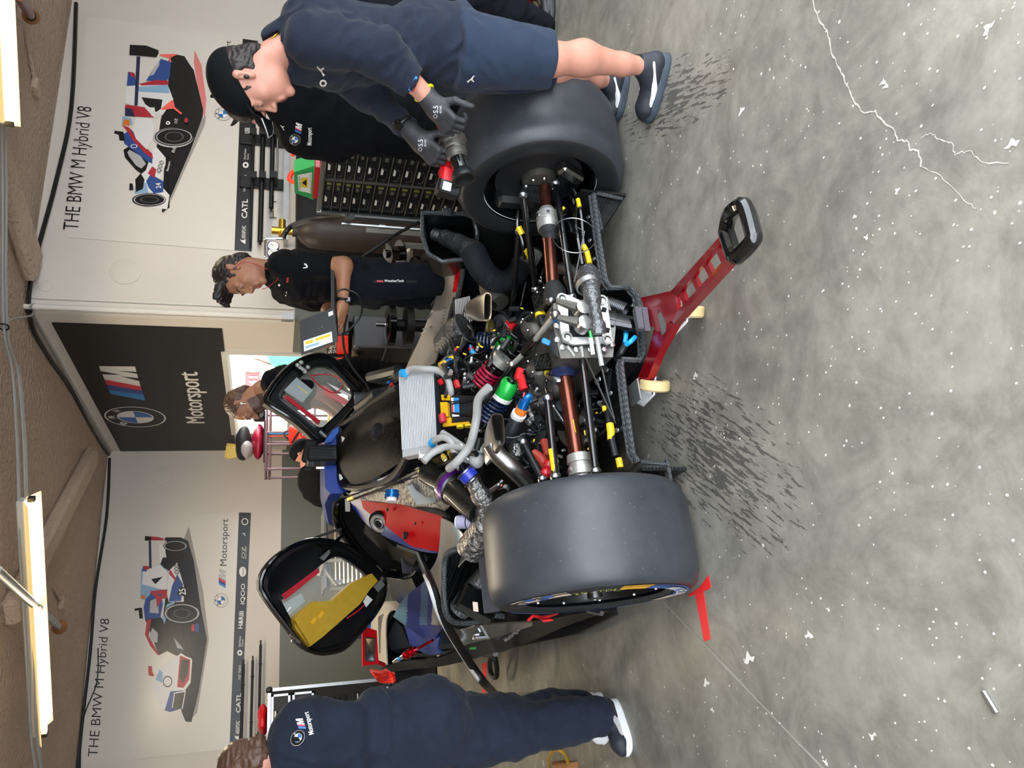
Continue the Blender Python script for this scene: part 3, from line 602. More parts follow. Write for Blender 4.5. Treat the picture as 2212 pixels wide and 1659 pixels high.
# far poster (number 25)
z3 = zoomf(0, 1060, 2.77, lambda a, b: PY(a, b, YL-.008))
items = [
 ('p_shadow', [(1120, 1390), (1180, 1330), (1250, 890), (1215, 600), (1130, 215), (1100, 290)]),
 ('p_dark', [(1110, 1380), (1145, 1385), (1190, 1200), (1238, 890), (1200, 690), (1160, 420), (1125, 300), (1085, 280), (1000, 285), (985, 400), (1000, 560), (975, 760), (985, 800), (1000, 960), (1080, 1000), (1085, 1320)]),
 ('p_white', [(925, 1130), (955, 1060), (990, 1030), (1080, 970), (1150, 1015), (1140, 1150), (1110, 1190), (1095, 1300), (1020, 1320), (985, 1315), (935, 1240), (912, 1185)]),
 ('p_blue', [(985, 1315), (1020, 1200), (1110, 1195), (1095, 1300), (1020, 1325)]),
 ('p_dark', [(1030, 1290), (1045, 1215), (1105, 1205), (1085, 1300), (1040, 1310)]),
 ('ink_white', [(1028, 1302), (1042, 1208), (1112, 1196), (1092, 1308), (1088, 1302), (1106, 1204), (1047, 1214), (1034, 1300)]),
 ('p_red', [(1058, 1175), (1075, 985), (1140, 1010), (1132, 1130), (1100, 1180)]),
 ('p_dark', [(1075, 1130), (1085, 1005), (1130, 1015), (1122, 1100), (1095, 1150)]),
 ('ink_white', [(1052, 1180), (1072, 975), (1148, 1005), (1140, 1135), (1104, 1186), (1100, 1178), (1132, 1130), (1140, 1012), (1077, 985), (1060, 1174)]),
 ('p_sky', [(930, 1130), (955, 1070), (975, 1090), (970, 1150)]), ('@ink_black', (1003, 1142, 28, 34, .82)),
 ('p_dark', [(980, 960), (1000, 960), (1060, 990), (1080, 975), (1105, 830), (1070, 800), (985, 790)]),
 ('p_grey', [(1040, 880), (1085, 930), (1100, 955), (1060, 940)]),
 ('p_dark', [(868, 770), (905, 860), (950, 985), (1000, 960), (985, 780), (960, 755), (900, 765)]),
 ('p_red', [(868, 860), (880, 770), (905, 770), (890, 870), (955, 985), (945, 985), (900, 930)]),
 ('p_grey', [(895, 880), (910, 820), (945, 850), (942, 910), (915, 905)]),
 ('p_sky', [(840, 650), (845, 470), (900, 465), (960, 440), (1010, 480), (1010, 620), (905, 650)]), ('p_white', [(850, 560), (858, 470), (960, 445), (1005, 490), (1000, 600)]),
 ('p_blue', [(848, 480), (858, 450), (890, 455), (875, 485)]), ('p_red', [(858, 452), (888, 450), (895, 470), (865, 475)]), ('p_dark', [(905, 530), (975, 515), (930, 560)]), ('p_red', [(905, 600), (1000, 590), (1010, 640), (960, 650), (890, 640)]), ('p_orange', [(842, 640), (850, 622), (870, 630), (866, 655)]),
 ('p_blue', [(860, 700), (870, 650), (905, 615), (965, 620), (975, 680), (960, 760), (868, 770)]), ('p_grey', [(895, 730), (900, 660), (945, 640), (950, 735)]), ('p_red', [(900, 600), (930, 615), (975, 640), (940, 700), (935, 650)]), ('p_dark', [(835, 765), (830, 715), (805, 720), (808, 705), (850, 700), (856, 765)]),
 ('p_white', [(1000, 620), (1010, 480), (1060, 430), (1100, 570), (1100, 665), (1010, 668)]), ('p_blue', [(1030, 570), (1060, 500), (1095, 560), (1085, 660), (1010, 665)]), ('p_red', [(1012, 500), (1015, 465), (1050, 520), (1055, 545)]),
 ('p_white', [(950, 330), (965, 320), (985, 340), (1000, 420), (990, 460), (960, 440)]), ('p_dark', [(960, 440), (975, 400), (1005, 400), (1010, 470), (985, 465)]),
 ('p_navy', [(893, 465), (890, 300), (905, 300), (908, 465)]), ('p_dark', [(868, 300), (868, 272), (905, 275), (905, 298)]), ('p_red', [(905, 298), (905, 275), (950, 278), (985, 290), (975, 298)]), ('p_dark', [(985, 300), (990, 280), (1080, 280), (1088, 305), (1080, 320)]),
 ('@p_dark', (1050, 332, 72, 33, 0)), ('@p_grey', (1050, 332, 68, 29, .9)), ('p_red', [(905, 1110), (888, 1100), (888, 1050), (908, 1050), (912, 1085), (925, 1110)]),
 ('p_sky', [(985, 800), (970, 760), (1000, 680), (1050, 662), (1035, 690), (1000, 740)]), ('@p_dark', (1090, 735, 110, 62, 0)), ('@p_grey', (1090, 735, 104, 56, .9)), ('@p_mid', (1090, 735, 50, 28, .85)),
 ('p_dark', [(1062, 628), (1072, 578), (1118, 578), (1112, 632)]), ('$ink_white', ('25', (1112, 624), (1110, 586), (1074, 626), .03)), ('$ink_black', ('iQOO', (1072, 500), (1068, 440), (1046, 502), .02)),
 ('p_red', [(1145, 840), (1147, 802), (1165, 800), (1165, 842)]), ('p_blue', [(1168, 840), (1168, 798), (1190, 796), (1192, 850)]),
]
t, off = poster('white far wall poster of race car number 25', None, z3, [(440, 1650), (1372, 1545), (1434, 1548), (1502, 130), (610, 155)], None, items, '25')
mb = MB(); f = off(0); mb.flat([f(1373, 1542), f(1435, 1545), f(1502, 132), f(1430, 130)], 'ink_black'); mb.build('sponsor_band', t, smooth=0)
mb = MB(); f = off(1); tx(mb, f, 'THE BMW M Hybrid V8', (583, 1592), (655, 768), (524, 1590), 'ink_black', -.006); 
tx(mb, f, 'Motorsport', (1355, 450), (1364, 170), (1315, 450), 'ink_black', .0); o = f(1350, 583); mlogo(mb, o, f(1352, 470)-o, f(1308, 583)-o, 'p_grey')
c = f(1323, 657); bmw(mb, c, f(1323, 615)-c, f(1281, 657)-c, line='ink_black', ring='poster', letters='ink_black')
for a in (('AKRAPOVIC', (1432, 1455), (1436, 1378), (1408, 1455), .01), ('CATL', (1438, 1328), (1442, 1212), (1412, 1328), .03), ('FAST TRACK', (1440, 1130), (1443, 1042), (1425, 1130), .0), ('Global Medical', (1440, 935), (1443, 872), (1427, 935), 0), ('Response', (1454, 932), (1456, 890), (1445, 932), 0), ('H&RIII', (1450, 825), (1458, 722), (1424, 825), .05), ('iQOO', (1462, 680), (1466, 556), (1438, 680), .01), ('OZ', (1464, 405), (1468, 335), (1444, 405), -.01), ('RACING', (1474, 408), (1476, 332), (1468, 408), 0)):
    tx(mb, f, a[0], a[1], a[2], a[3], 'ink_white', a[4])
mb.flat(ell(f(1452, 485), f(1452, 455)-f(1452, 485), f(1431, 485)-f(1452, 485)), 'ink_white'); tx(mb, off(2), 'ravenol', (1458, 506), (1459, 464), (1447, 506), 'ink_black', .01)
c = f(1460, 262); puma(mb, c, f(1460, 240)-c, f(1440, 262)-c); c = f(1465, 185); annulus(mb, c, f(1465, 164)-c, f(1444, 185)-c, .75, 'ink_white', 12); annulus(mb, f(1435, 970), f(1435, 952)-f(1435, 970), f(1419, 970)-f(1435, 970), .45, 'ink_white', 8)
mb.flat([f(1428, 1495), f(1408, 1482), f(1402, 1462), f(1414, 1470), f(1428, 1466)], 'ink_white'); mb.build('lettering', t, smooth=0)
# near poster (number 24)
z1 = zoomf(0, 0, 2.962, lambda a, b: PY(a, b, YR-.008))
items = [
 ('p_pink', [(1245, 320), (1290, 420), (1320, 640), (1310, 760), (1280, 650), (1240, 400)]), ('p_shadow', [(1040, 1372), (1290, 760), (1320, 740), (1310, 800), (1070, 1340)]),
 ('p_dark', [(1035, 1362), (1075, 1300), (1220, 960), (1298, 745), (1300, 700), (1240, 450), (1215, 415), (1180, 360), (1130, 350), (1080, 380), (1075, 600), (1030, 760), (1000, 950), (1060, 1060), (1080, 1200), (1085, 1330)]),
 ('p_white', [(955, 1330), (860, 1180), (895, 1110), (960, 1000), (1000, 940), (1060, 1010), (1060, 1050), (1025, 1150), (1040, 1200), (1085, 1250), (1070, 1340)]),
 ('p_blue', [(935, 1160), (965, 1115), (1045, 1160), (1045, 1230), (985, 1240), (950, 1200)]), ('p_red', [(945, 1110), (975, 1065), (1000, 1085), (990, 1140)]), ('p_sky', [(860, 1240), (865, 1190), (935, 1170), (950, 1235)]), ('p_dark', [(870, 1230), (865, 1150), (900, 1110), (925, 1150), (915, 1210)]),
 ('p_dark', [(905, 1115), (870, 1090), (800, 1010), (790, 960), (840, 930), (930, 980), (950, 1040), (935, 1090)]), ('p_grey', [(815, 975), (830, 960), (900, 1000), (935, 1050), (905, 1080), (870, 1060), (825, 1000)]),
 ('p_blue', [(795, 920), (790, 860), (840, 830), (900, 900), (975, 990), (975, 1050), (935, 1030), (880, 985)]), ('p_red', [(780, 800), (830, 820), (880, 900), (975, 985), (980, 1020), (930, 985), (850, 900), (820, 850)]), ('@p_white', (858, 937, 22, 13, .7)),
 ('p_dark', [(765, 900), (760, 865), (730, 855), (735, 838), (790, 845), (800, 905)]), ('p_sky', [(780, 800), (785, 745), (840, 760), (850, 800)]), ('p_white', [(850, 830), (870, 750), (960, 760), (990, 800), (975, 890), (940, 960), (870, 890)]), ('p_orange', [(785, 800), (795, 765), (830, 770), (830, 810)]),
 ('p_white', [(800, 660), (808, 560), (900, 540), (1075, 550), (1110, 640), (1040, 740), (880, 690)]), ('p_sky', [(870, 560), (1075, 545), (1085, 600), (890, 590)]), ('p_dark', [(905, 625), (1040, 640), (1030, 700), (1000, 720), (930, 670)]),
 ('p_blue', [(935, 520), (985, 440), (1030, 380), (1095, 400), (1085, 500), (1065, 520)]), ('p_grey', [(960, 490), (990, 430), (1022, 395), (1020, 420), (985, 480)]), ('p_red', [(890, 540), (1000, 515), (1075, 520), (1078, 545), (905, 550)]), ('p_blue', [(812, 550), (820, 462), (865, 490), (870, 550)]), ('p_red', [(822, 462), (860, 470), (870, 500), (845, 495)]),
 ('p_dark', [(828, 355), (832, 290), (935, 295), (1015, 325), (1015, 345), (1000, 370)]), ('p_navy', [(860, 680), (875, 365), (898, 365), (882, 680)]), ('p_red', [(800, 690), (803, 672), (930, 690), (990, 700), (995, 755), (870, 750), (800, 740)]), ('p_white', [(925, 690), (990, 692), (995, 755), (985, 755)]), ('p_navy', [(800, 745), (803, 695), (845, 700), (865, 750)]), ('$ink_white', ('PUMA', (980, 745), (982, 710), (968, 745), .02)),
 ('p_neon', [(1020, 352), (1130, 350), (1130, 358), (1090, 372), (1098, 402), (1088, 404), (1080, 372), (1030, 362)]), ('p_neon', [(1030, 700), (1100, 645), (1110, 648), (1120, 690), (1165, 728), (1160, 738), (1108, 700), (1040, 708)]),
 ('@p_grey', (1110, 885, 130, 64, 0)), ('@p_dark', (1115, 880, 124, 58, 0)), ('@p_grey', (1115, 880, 116, 52, .93)), ('@p_mid', (1115, 880, 62, 32, .85)), ('@p_dark', (955, 1282, 108, 42, 0)), ('@p_grey', (958, 1282, 102, 37, .92)), ('@p_mid', (958, 1282, 60, 20, .85)),
 ('$ink_white', ('24', (1032, 1210), (1028, 1175), (1000, 1212), .03)), ('$ink_black', ('iQOO', (1025, 1115), (1052, 1040), (998, 1105), .0)), ('$ink_white', ('Motorsport', (1078, 1102), (1092, 1040), (1064, 1098), .01)), ('p_dark', [(855, 1220), (828, 1222), (830, 1178), (850, 1180)]),
 ('$ink_white', ('88', (1118, 985), (1130, 948), (1096, 980), -.01)), ('@ink_white', (1076, 793, 14, 12, .4)), ('$ink_white', ('OZ', (1135, 797), (1137, 765), (1117, 797), 0)), ('@p_red', (1192, 776, 12, 16, 0)),
]
t, off = poster('white near wall poster of race car number 24 behind the capped mechanic', None, z1, [(438, 1518), (1500, 1603), (1648, 250), (560, 103)], None, items, '24')
mb = MB(); f = off(0); mb.flat([f(1500, 1600), f(1610, 1607), f(1650, 262), f(1553, 248)], 'ink_black'); mb.build('sponsor_band', t, smooth=0)
mb = MB(); f = off(1); tx(mb, f, 'THE BMW M Hybrid V8', (500, 1475), (587, 688), (400, 1468), 'ink_black', -.006)
tx(mb, f, 'Motorsport', (1468, 540), (1477, 263), (1432, 538), 'ink_black', .0); o = f(1466, 655); mlogo(mb, o, f(1468, 552)-o, f(1422, 652)-o, 'p_grey'); c = f(1427, 731); bmw(mb, c, f(1427, 689)-c, f(1373, 728)-c, line='ink_black', ring='poster', letters='ink_black')
for a in (('AKRAPOVIC', (1570, 1528), (1574, 1445), (1545, 1528), .01), ('CATL', (1580, 1398), (1585, 1276), (1545, 1396), .03), ('FAST TRACK', (1570, 1225), (1577, 1118), (1556, 1225), .0), ('Global Medical', (1572, 1022), (1576, 955), (1559, 1022), 0), ('Response', (1590, 1022), (1592, 985), (1579, 1022), 0), ('H&RIII', (1592, 915), (1598, 820), (1560, 915), .05)):
    tx(mb, f, a[0], a[1], a[2], a[3], 'ink_white', a[4])
c = f(1597, 302); annulus(mb, c, f(1597, 280)-c, f(1573, 302)-c, .7, 'ink_white', 12); annulus(mb, f(1572, 1056), f(1572, 1036)-f(1572, 1056), f(1552, 1056)-f(1572, 1056), .45, 'ink_white', 8)
mb.flat([f(1570, 1562), f(1548, 1550), f(1535, 1532), f(1552, 1538), f(1572, 1530)], 'ink_white'); mb.build('lettering', t, smooth=0)
# ------------------------------------------------------------------ props along the walls
# black push rods hanging on the far wall
for (px, y0, y1, lab, r) in ((526, 1435, 1662, 'black rod on the far wall directly under the sponsor band', .016), (546, 1427, 1605, 'middle black rod of the three on the far wall, red tip', .014), (563, 1393, 1605, 'lowest black rod on the far wall above the tool case', .015)):
    a = PY(px, y0, YL-.1); b_ = PY(px+2, y1, YL-.1); z_ = a.z; mb = MB('black'); mb.tube([(a.x, a.y, z_), (b_.x, a.y, z_)], r, 10); mb.tube([(a.x, a.y, z_), (a.x+.05, a.y, z_)], r*.6, 10)
    for q in (.2, .75): xx = a.x+(b_.x-a.x)*q; mb.box((xx, YL-.05, z_-.005), (.012, .1, .012)); mb.tube([(xx, YL-.1, z_-.02), (xx, YL-.14, z_-.015), (xx, YL-.14, z_+.02)], .005, 6)
    tag(mb.build('wall_rod'), lab, 'rod', 'rods hung on the far wall')
# racks of dark rods on the near wall
t = thing('rod_rack', 'wall rack of black brackets behind the two mechanics at the wheel', 'rack', (4.6, YR-.06, 1.3))
YW = YR-.1
for py in (385, 292):
    mb = MB('black'); c = PY(575, py, YW); 
    mb.box((c.x, YR-.02, c.z+.02), (.12, .03, .42), bev=.01)
    for k, px in enumerate((546, 566, 590)): p = PY(px, py, YW); mb.box((p.x, YR-.08, p.z-.025), (.07, .14, .02)); mb.box((p.x, YR-.15, p.z-.005), (.07, .02, .06))
    mb.build('bracket', t)
for (px, ya, yb, r, m, lab) in ((541, 515, 230, .012, 'black', 'thin black rod highest on the near wall rack'), (562, 522, 235, .022, 'black', 'thick black tube on the near wall rack'), (586, 450, 285, .02, 'black', 'short black tube low on the near wall rack'), (598, 385, 260, .009, 'alu', 'thin silver rod on the near wall rack')):
    a = PY(px, ya, YW); b_ = PY(px, yb, YW); mb = MB(m); mb.tube([(a.x, YW, a.z), (b_.x, YW, a.z)], r, 10); mb.tube([(a.x-.03, YW, a.z), (a.x, YW, a.z)], r*.5, 8)
    tag(mb.build('wall_rod'), lab, 'rod', 'rods on the near wall rack')
mb = MB('alu_dull'); a = PY(617, 520, YR-.2); b_ = PY(617, 215, YR-.2); mb.box(((a.x+b_.x)/2, YR-.2, a.z), (b_.x-a.x, .045, .045)); 
for q in (.05, .5, .95): mb.box((a.x+(b_.x-a.x)*q, YR-.1, a.z), (.04, .2, .03))
tag(mb.build('aluminium_rail'), 'horizontal aluminium rail fixed along the near wall above the black cabinet', 'rail')
# small wire hooks
mb = MB('black')
for py in (435, 470):
    p = PY(590, py, YR-.02); mb.tube([p, p-Y*.1, p-Y*.1+Z*.03], .004, 6); mb.tube([p-Z*.03, p+Z*.03], .004, 6)
tag(mb.build('wall_hook'), 'thin black wire hooks on the near wall below the thick rod', 'hooks')
# tall black cabinet below the rail
t = thing('black_cabinet', 'black cabinet below the aluminium rail, left behind the case rack', 'cabinet', (4.4, 5.9, 0))
mb = MB('deep'); mb.box((4.5, 5.93, .62), (1.5, .44, 1.24), bev=.01); mb.build('body', t)
mb = MB('alu_dull'); mb.box((3.76, 5.69, .62), (.03, .03, 1.24)); mb.box((4.25, 5.7, .62), (.012, .012, 1.2), m='plastic'); mb.build('corner_trim', t)
mb = MB('black_matt'); mb.box((4.0, 5.703, .62), (.44, .01, 1.16)); mb.build('door', t); mb = MB('black_matt'); mb.box((4.5, 5.703, .62), (.44, .01, 1.16)); mb.build('door', t)

# rack of small parts cases --------------------------------------------------
RX, RY0, RY1 = 3.0, 3.66, 4.28; zt = 1.155
rows = [zt-.025]
for k in range(13): rows.append(rows[-1]-(.058 if k < 4 else .0745))
t = thing('case_rack', 'black open rack with an aluminium edge holding rows of small navy cases', 'rack', (RX+.15, (RY0+RY1)/2, 0))
mb = MB('deep'); mb.box((RX+.33, 3.97, .58), (.02, RY1-RY0, 1.1)); mb.box((RX+.17, RY0, .58), (.34, .02, 1.1)); mb.box((RX+.17, RY1, .58), (.34, .02, 1.1)); mb.box((RX+.17, 3.97, .04), (.34, RY1-RY0, .03)); mb.build('frame', t)
mb = MB('alu'); mb.box((RX-.005, RY1+.012, .6), (.02, .022, 1.12)); mb.box((RX-.003, 3.97, zt-.006), (.02, RY1-RY0+.04, .022)); mb.build('edge_trim', t)
mb = MB('alu'); mb.tube([(RX-.05, RY1+.06, .45), (RX-.05, RY1+.06, 1.0)], .012, 8); mb.tube([(RX-.05, RY1+.06, .72), (RX-.05, RY1+.06, .76)], .018, 8); mb.build('side_tube', t)
for k, zz in enumerate(rows):
    mb = MB('case_trim'); mb.box((RX+.16, 3.97, zz), (.32, RY1-RY0-.02, .006)); mb.build('shelf', t)
mb = MB('case_trim'); mb.box((RX+.1, 3.965, .6), (.2, .008, 1.05)); mb.build('divider', t)
h0 = None
protos = {}
n_case = 0
for k in range(13):
    z0 = rows[k+1]+.004; hh = rows[k]-rows[k+1]-.009
    for col, (ya, yb) in enumerate(((RY1-.012, 3.975), (3.955, RY0+.012))):
        key = (k < 4)
        if key not in protos:
            c = thing('parts_case', 'small navy case', 'case', (RX+.004, ya, z0))
            yc = ya-(.145); mb = MB('case_navy'); mb.box((RX+.15, ya-.145, z0+hh/2), (.285, .285, hh), bev=.004); mb.box((RX+.006, ya-.265, z0+hh*.5), (.01, .02, hh*.5), m='olive'); mb.build('body', c)
            mb = MB('plastic'); y1_ = ya-.06; y2_ = ya-.17; q = z0+hh*.75; r_ = z0+hh*.3
            mb.tube(bez([(RX, y1_, q), (RX-.018, y1_-.005, q-.003), (RX-.022, y1_-.015, r_), (RX-.022, y2_+.015, r_), (RX-.018, y2_+.005, q-.003), (RX, y2_, q)], 4), .005, 6); mb.build('handle', c)
            mb = MB('label_white'); mb.box((RX+.001, ya-.115, z0+hh*.72), (.004, .055, .014)); mb.build('name_label', c)
            mb = MB('case_trim'); mb.box((RX+.002, ya-.225, z0+hh*.5), (.006, .03, hh*.3)); mb.build('latch', c)
            protos[key] = c
        else:
            c = copy_tree(protos[key]); c.location = (RX+.004, ya, z0)
        c['group'] = 'small parts cases in the rack'
        c['label'] = 'small navy case with a grey handle and white label in the parts rack'
# green box with caution label, on top of the rack
t = thing('green_caution_box', 'green box with a white safety label and yellow warning triangle on the case rack', 'box', (3.15, 3.9, 1.16))
a, b_, c_, d_ = [PX(p[0], p[1], 3.05) for p in ((680, 358), (635, 372), (637, 417), (677, 432))]
mb = MB('green_sign'); mb.prism([a, b_, c_, d_], (.09, 0, 0)); mb.build('lid', t)
mb = MB('red'); e = PX(689, 432, 3.04); f_ = PX(689, 362, 3.04); mb.box((3.11, (e.y+f_.y)/2, (zt+a.z)/2), (.13, abs(e.y-f_.y), a.z-zt), bev=.005); mb.build('base', t)
mb = MB('label_white'); q = [PX(p[0], p[1], 3.045) for p in ((674, 372), (643, 378), (645, 412), (672, 418))]; mb.flat(q[::-1])
q = [PX(p[0], p[1], 3.043) for p in ((665, 384), (650, 385), (650, 404), (665, 405))]; mb.flat(q, 'yellow'); q = [PX(p[0], p[1], 3.041) for p in ((662, 388), (652, 395), (662, 402))]; mb.flat(q, 'ink_black')
o = PX(649, 411, 3.042); mb.text('Vehicle Safe', o, PX(648, 380, 3.042)-o, PX(645.5, 411, 3.042)-o, 'ink_black'); o = PX(672, 415, 3.042); mb.text('Authorised only', o, PX(671, 376, 3.042)-o, PX(669, 415, 3.042)-o, 'ink_black'); mb.build('caution_label', t, smooth=0)
# orange strap and black bag remains behind the mechanics on the shelf
mb = MB('orange_red'); mb.tube(bez([PY(640, 395, 5.6), PY(625, 388, 5.6), PY(632, 372, 5.6), PY(640, 380, 5.6)], 5), .02, 6); mb.tube(bez([PY(632, 335, 5.6), PY(640, 325, 5.6), PY(660, 330, 5.6)], 5), .02, 6); mb.box(PY(645, 395, 5.6)-Z*.09, (.1, .1, .1), m='deep'); tag(mb.build('orange_strap'), 'orange strap draped on the black cabinet behind the green box', 'strap')

# gas cylinder with regulator --------------------------------------------------
cx, cy = 3.66, 5.55
t = thing('gas_cylinder', 'dark brown gas cylinder with brass regulator behind the laptop person', 'gas cylinder', (cx, cy, 0))
mb = MB('cyl_brown'); mb.lathe((cx, cy, 0), Z, [(0, .0), (0, .12), (.03, .13), (1.05, .13), (1.15, .12), (1.21, .08), (1.24, .04), (1.28, .04), (1.28, 0)], 32); mb.build('bottle', t)
mb = MB('brass'); g = PY(592, 540, cy); mb.tube([(cx, cy, 1.26), (cx, cy, 1.44)], .03, 12); mb.tube([(cx-.06, cy, 1.36), (cx+.1, cy, 1.36)], .028, 12); mb.build('regulator', t)
mb = MB('m_dark')
for (px, py) in ((590, 531), (590, 546)):
    p = PY(px, py, cy-.08); mb.lathe(p, -Y, [(-.03, .045), (0, .047), (.006, .043)], 20); mb.lathe(p, -Y, [(.004, .04), (.004, 0)], 20, m='label_white'); mb.tube([p+Vector((0, -.006, 0)), p+Vector((.015, -.006, .02))], .002, 4, m='ink_black')
mb.build('gauge', t)
mb = MB('chrome'); pts = [PY(618, 515, cy-.1), PY(575, 516, cy-.1), PY(573, 522, cy-.1), PY(573, 553, cy-.1), PY(578, 558, cy-.1), PY(600, 562, cy-.1)]; mb.tube(bez(pts, 5), .012, 8); mb.build('guard_rail', t)
# hoses and a black cable across the cylinder
mb = MB('black'); mb.tube(bez([PY(612, 512, 5.3), PY(618, 500, 5.25), PY(635, 486, 5.2), PY(675, 475, 4.6), PY(745, 470, 4.4), PD(760, 468, 4.7)], 6), .02, 8); tag(mb.build('black_hose'), 'thick black hose drooping from the aluminium rail to the case rack', 'hose')
mb = MB('black'); mb.tube(bez([PD(905, 480, 4.8), PD(850, 510, 4.9), PD(790, 550, 4.9), PD(740, 580, 4.9)], 5), .01, 6); tag(mb.build('black_cable'), 'thin black cable stretched diagonally in front of the gas cylinder', 'cable')
# reels / valve stand of aluminium profile
t = thing('reel_stand', 'aluminium profile stand carrying dark steel reels beside the laptop person', 'stand', (3.35, 5.0, 0))
SX = 5.05
mb = MB('alu_dull')
def bar(a, b_, w=.04): mb.tube([a, b_], w*.7, 4)
bar(PY(872, 530, SX), PY(940, 534, SX)); bar(PY(884, 540, SX), PY(886, 605, SX)); bar(PY(940, 560, SX), PY(942, 620, SX)); bar((3.05, SX, .05), (3.05, SX, .75)); bar((3.4, SX, .05), (3.4, SX, .75)); bar((3.05, SX, .05), (3.4, SX, .05)); mb.build('frame', t)
for (px, py, r) in ((850, 548, .1), (905, 578, .1)):
    c = PY(px, py, SX-.1); mb = MB('steel' if px < 880 else 'black'); mb.lathe(c, Vector((-.25, -.2, .95)), [(-.06, .0), (-.06, r), (-.05, r), (-.05, r*.55), (.03, r*.55), (.03, r*.8), (.045, r*.8), (.05, r*.3), (.07, r*.3), (.07, 0)], 28, m='black_gloss' if px < 880 else 'black'); mb.lathe(c, Vector((-.25, -.2, .95)), [(.072, .028), (.074, 0)], 16, m='steel'); mb.build('reel', t)
t = thing('round_base_stand', 'pair of black round weighted bases with a chrome post by the grey cabinet', 'stand', (2.95, 5.75, 0))
mb = MB('black_gloss'); c = PX(838, 702, 2.95); mb.lathe((c.x, c.y, c.z-.05), Z, [(0, 0), (0, .17), (.05, .17), (.07, .12), (.075, .03), (.075, 0)], 32); mb.tube([(c.x, c.y, 0), (c.x, c.y, c.z-.04)], .05, 12, m='black'); mb.build('disc', t)
mb = MB('black'); mb.lathe((c.x, c.y, c.z-.2), Z, [(0, 0), (0, .16), (.06, .16), (.07, .1), (.07, 0)], 32); mb.build('disc', t); mb = MB('chrome'); mb.tube([(c.x, c.y, c.z), (c.x, c.y, c.z+.1)], .02, 12); mb.build('post', t)
# grey tool cabinet under the boxes, by the doorway
t = thing('grey_cabinet', 'dark grey metal cabinet standing at the doorway under the red and black boxes', 'cabinet', (3.0, 6.5, 0))
mb = MB('deep'); mb.box((3.035, 6.35, .38), (.3, .62, .76), bev=.01, m='p_mid'); mb.build('body', t)
for k in range(3): mb = MB('plastic'); mb.box((2.885, 6.35, .13+k*.24), (.012, .58, .22)); mb.box((2.875, 6.35, .2+k*.24), (.012, .3, .015), m='steel'); mb.build('drawer', t)
def product_box(pts, x, dx, label, words_):
    q = [PX(p[0], p[1], x) for p in pts]; zb = min(v.z for v in q); t = thing('cardboard_box', label, 'box', (x, q[0].y, zb))
    mb = MB('ink_black'); mb.prism(q, (dx, 0, 0)); mb.build('carton', t, smooth=0)
    def L(u, v, e=.003): return (q[0].lerp(q[3], u)).lerp(q[1].lerp(q[2], u), v)-Vector((e, 0, 0))
    mb = MB('red_bright'); mb.flat([L(0.03, .45), L(.97, .45), L(.97, .97), L(.03, .97)]); mb.build('red_panel', t, smooth=0)
    mb = MB('ink_white'); o = L(.12, .22, .004); mb.text(words_[0], o, L(.85, .22, .004)-o, L(.12, .05, .004)-o, 'ink_white', bold=.03); o = L(.12, .43, .004); mb.text(words_[1], o, L(.85, .43, .004)-o, L(.12, .26, .004)-o, 'p_grey', bold=.03); mb.build('lettering', t, smooth=0)
product_box([(707, 768), (754, 766), (753, 722), (703, 724)], 2.93, .3, 'red and black carton reading Super Shop behind the laptop', ('Super', 'SHOP'))
product_box([(707, 800), (754, 797), (754, 770), (707, 772)], 2.9, .26, 'second red and black carton nearer the open car door', ('Super', 'SHOP'))
mb = MB('yellow'); c = PX(749, 796, 2.8); mb.ball(c, .045, 14); mb.box(c-Z*.05, (.06, .06, .04), m='black'); tag(mb.build('yellow_ball'), 'yellow ball in front of the red cartons', 'ball')
mb = MB('card'); q = [PX(p[0], p[1], 2.82) for p in ((762, 770), (770, 830), (800, 845), (797, 800))]; mb.prism(q, (.2, 0, 0)); mb.flat([PX(p[0], p[1], 2.815) for p in ((770, 815), (772, 838), (786, 838), (784, 816))], 'label_white'); tag(mb.build('parcel_box'), 'brown cardboard parcel with a white label by the doorway cabinet', 'box')

# clothes rack with bags --------------------------------------------------
KY = 8.6
mat('rack_mauve', '#80656c', .4, .3)
t = thing('steel_rack', 'mauve steel tube rack in front of the doorway holding bags and helmet covers', 'rack', (2.95, KY, 0))
mb = MB('rack_mauve')
def tb(p0, p1, r=.014): mb.tube([p0, p1], r, 8)
for dy in (0, .35):
    for py in (874, 934, 960, 1013):
        p = PY(577, py, KY); tb((p.x, KY+dy, 0), (p.x, KY+dy, p.z))
a, b_ = PY(577, 874, KY), PY(577, 1013, KY)
for zz in (a.z, a.z-.04, .95, .25):
    for dy in (0, .35): tb((b_.x-.02, KY+dy, zz), (a.x+.02, KY+dy, zz))
for xx in (a.x, b_.x): tb((xx, KY, a.z), (xx, KY+.35, a.z))
mb.build('frame', t)
mb = MB('rack_mauve'); mb.box(((a.x+b_.x)/2, KY+.17, a.z), (a.x-b_.x, .34, .012)); mb.build('shelf', t)
top = a.z+.012
def blob(mb, c, r, m, n=24, k=.15, seed=0):
    o = len(mb.v); mb.ball(c, r, n, m)
    for i in range(o, len(mb.v)): d = mb.v[i]-Vector(c); mb.v[i] = Vector(c)+d*(1+k*mnoise.noise(mb.v[i]*9+Vector((seed, 0, 0))))
mb = MB('crimson'); c = PY(566, 945, KY); blob(mb, (c.x, KY+.15, top+.075), (.2, .16, .075), 'crimson'); mb.box((c.x, KY+.15, top+.01), (.4, .3, .015), m='black'); tag(mb.build('crimson_bag'), 'crimson helmet bag lying on the steel rack under the grey one', 'bag')
mb = MB('p_grey'); blob(mb, (c.x-.02, KY+.15, top+.235), (.2, .15, .085), 'shoe_dark', seed=3); blob(mb, (c.x-.1, KY+.12, top+.2), (.1, .15, .07), 'p_grey', seed=5); tag(mb.build('grey_bag'), 'grey and black soft bag stacked on the crimson bag', 'bag')
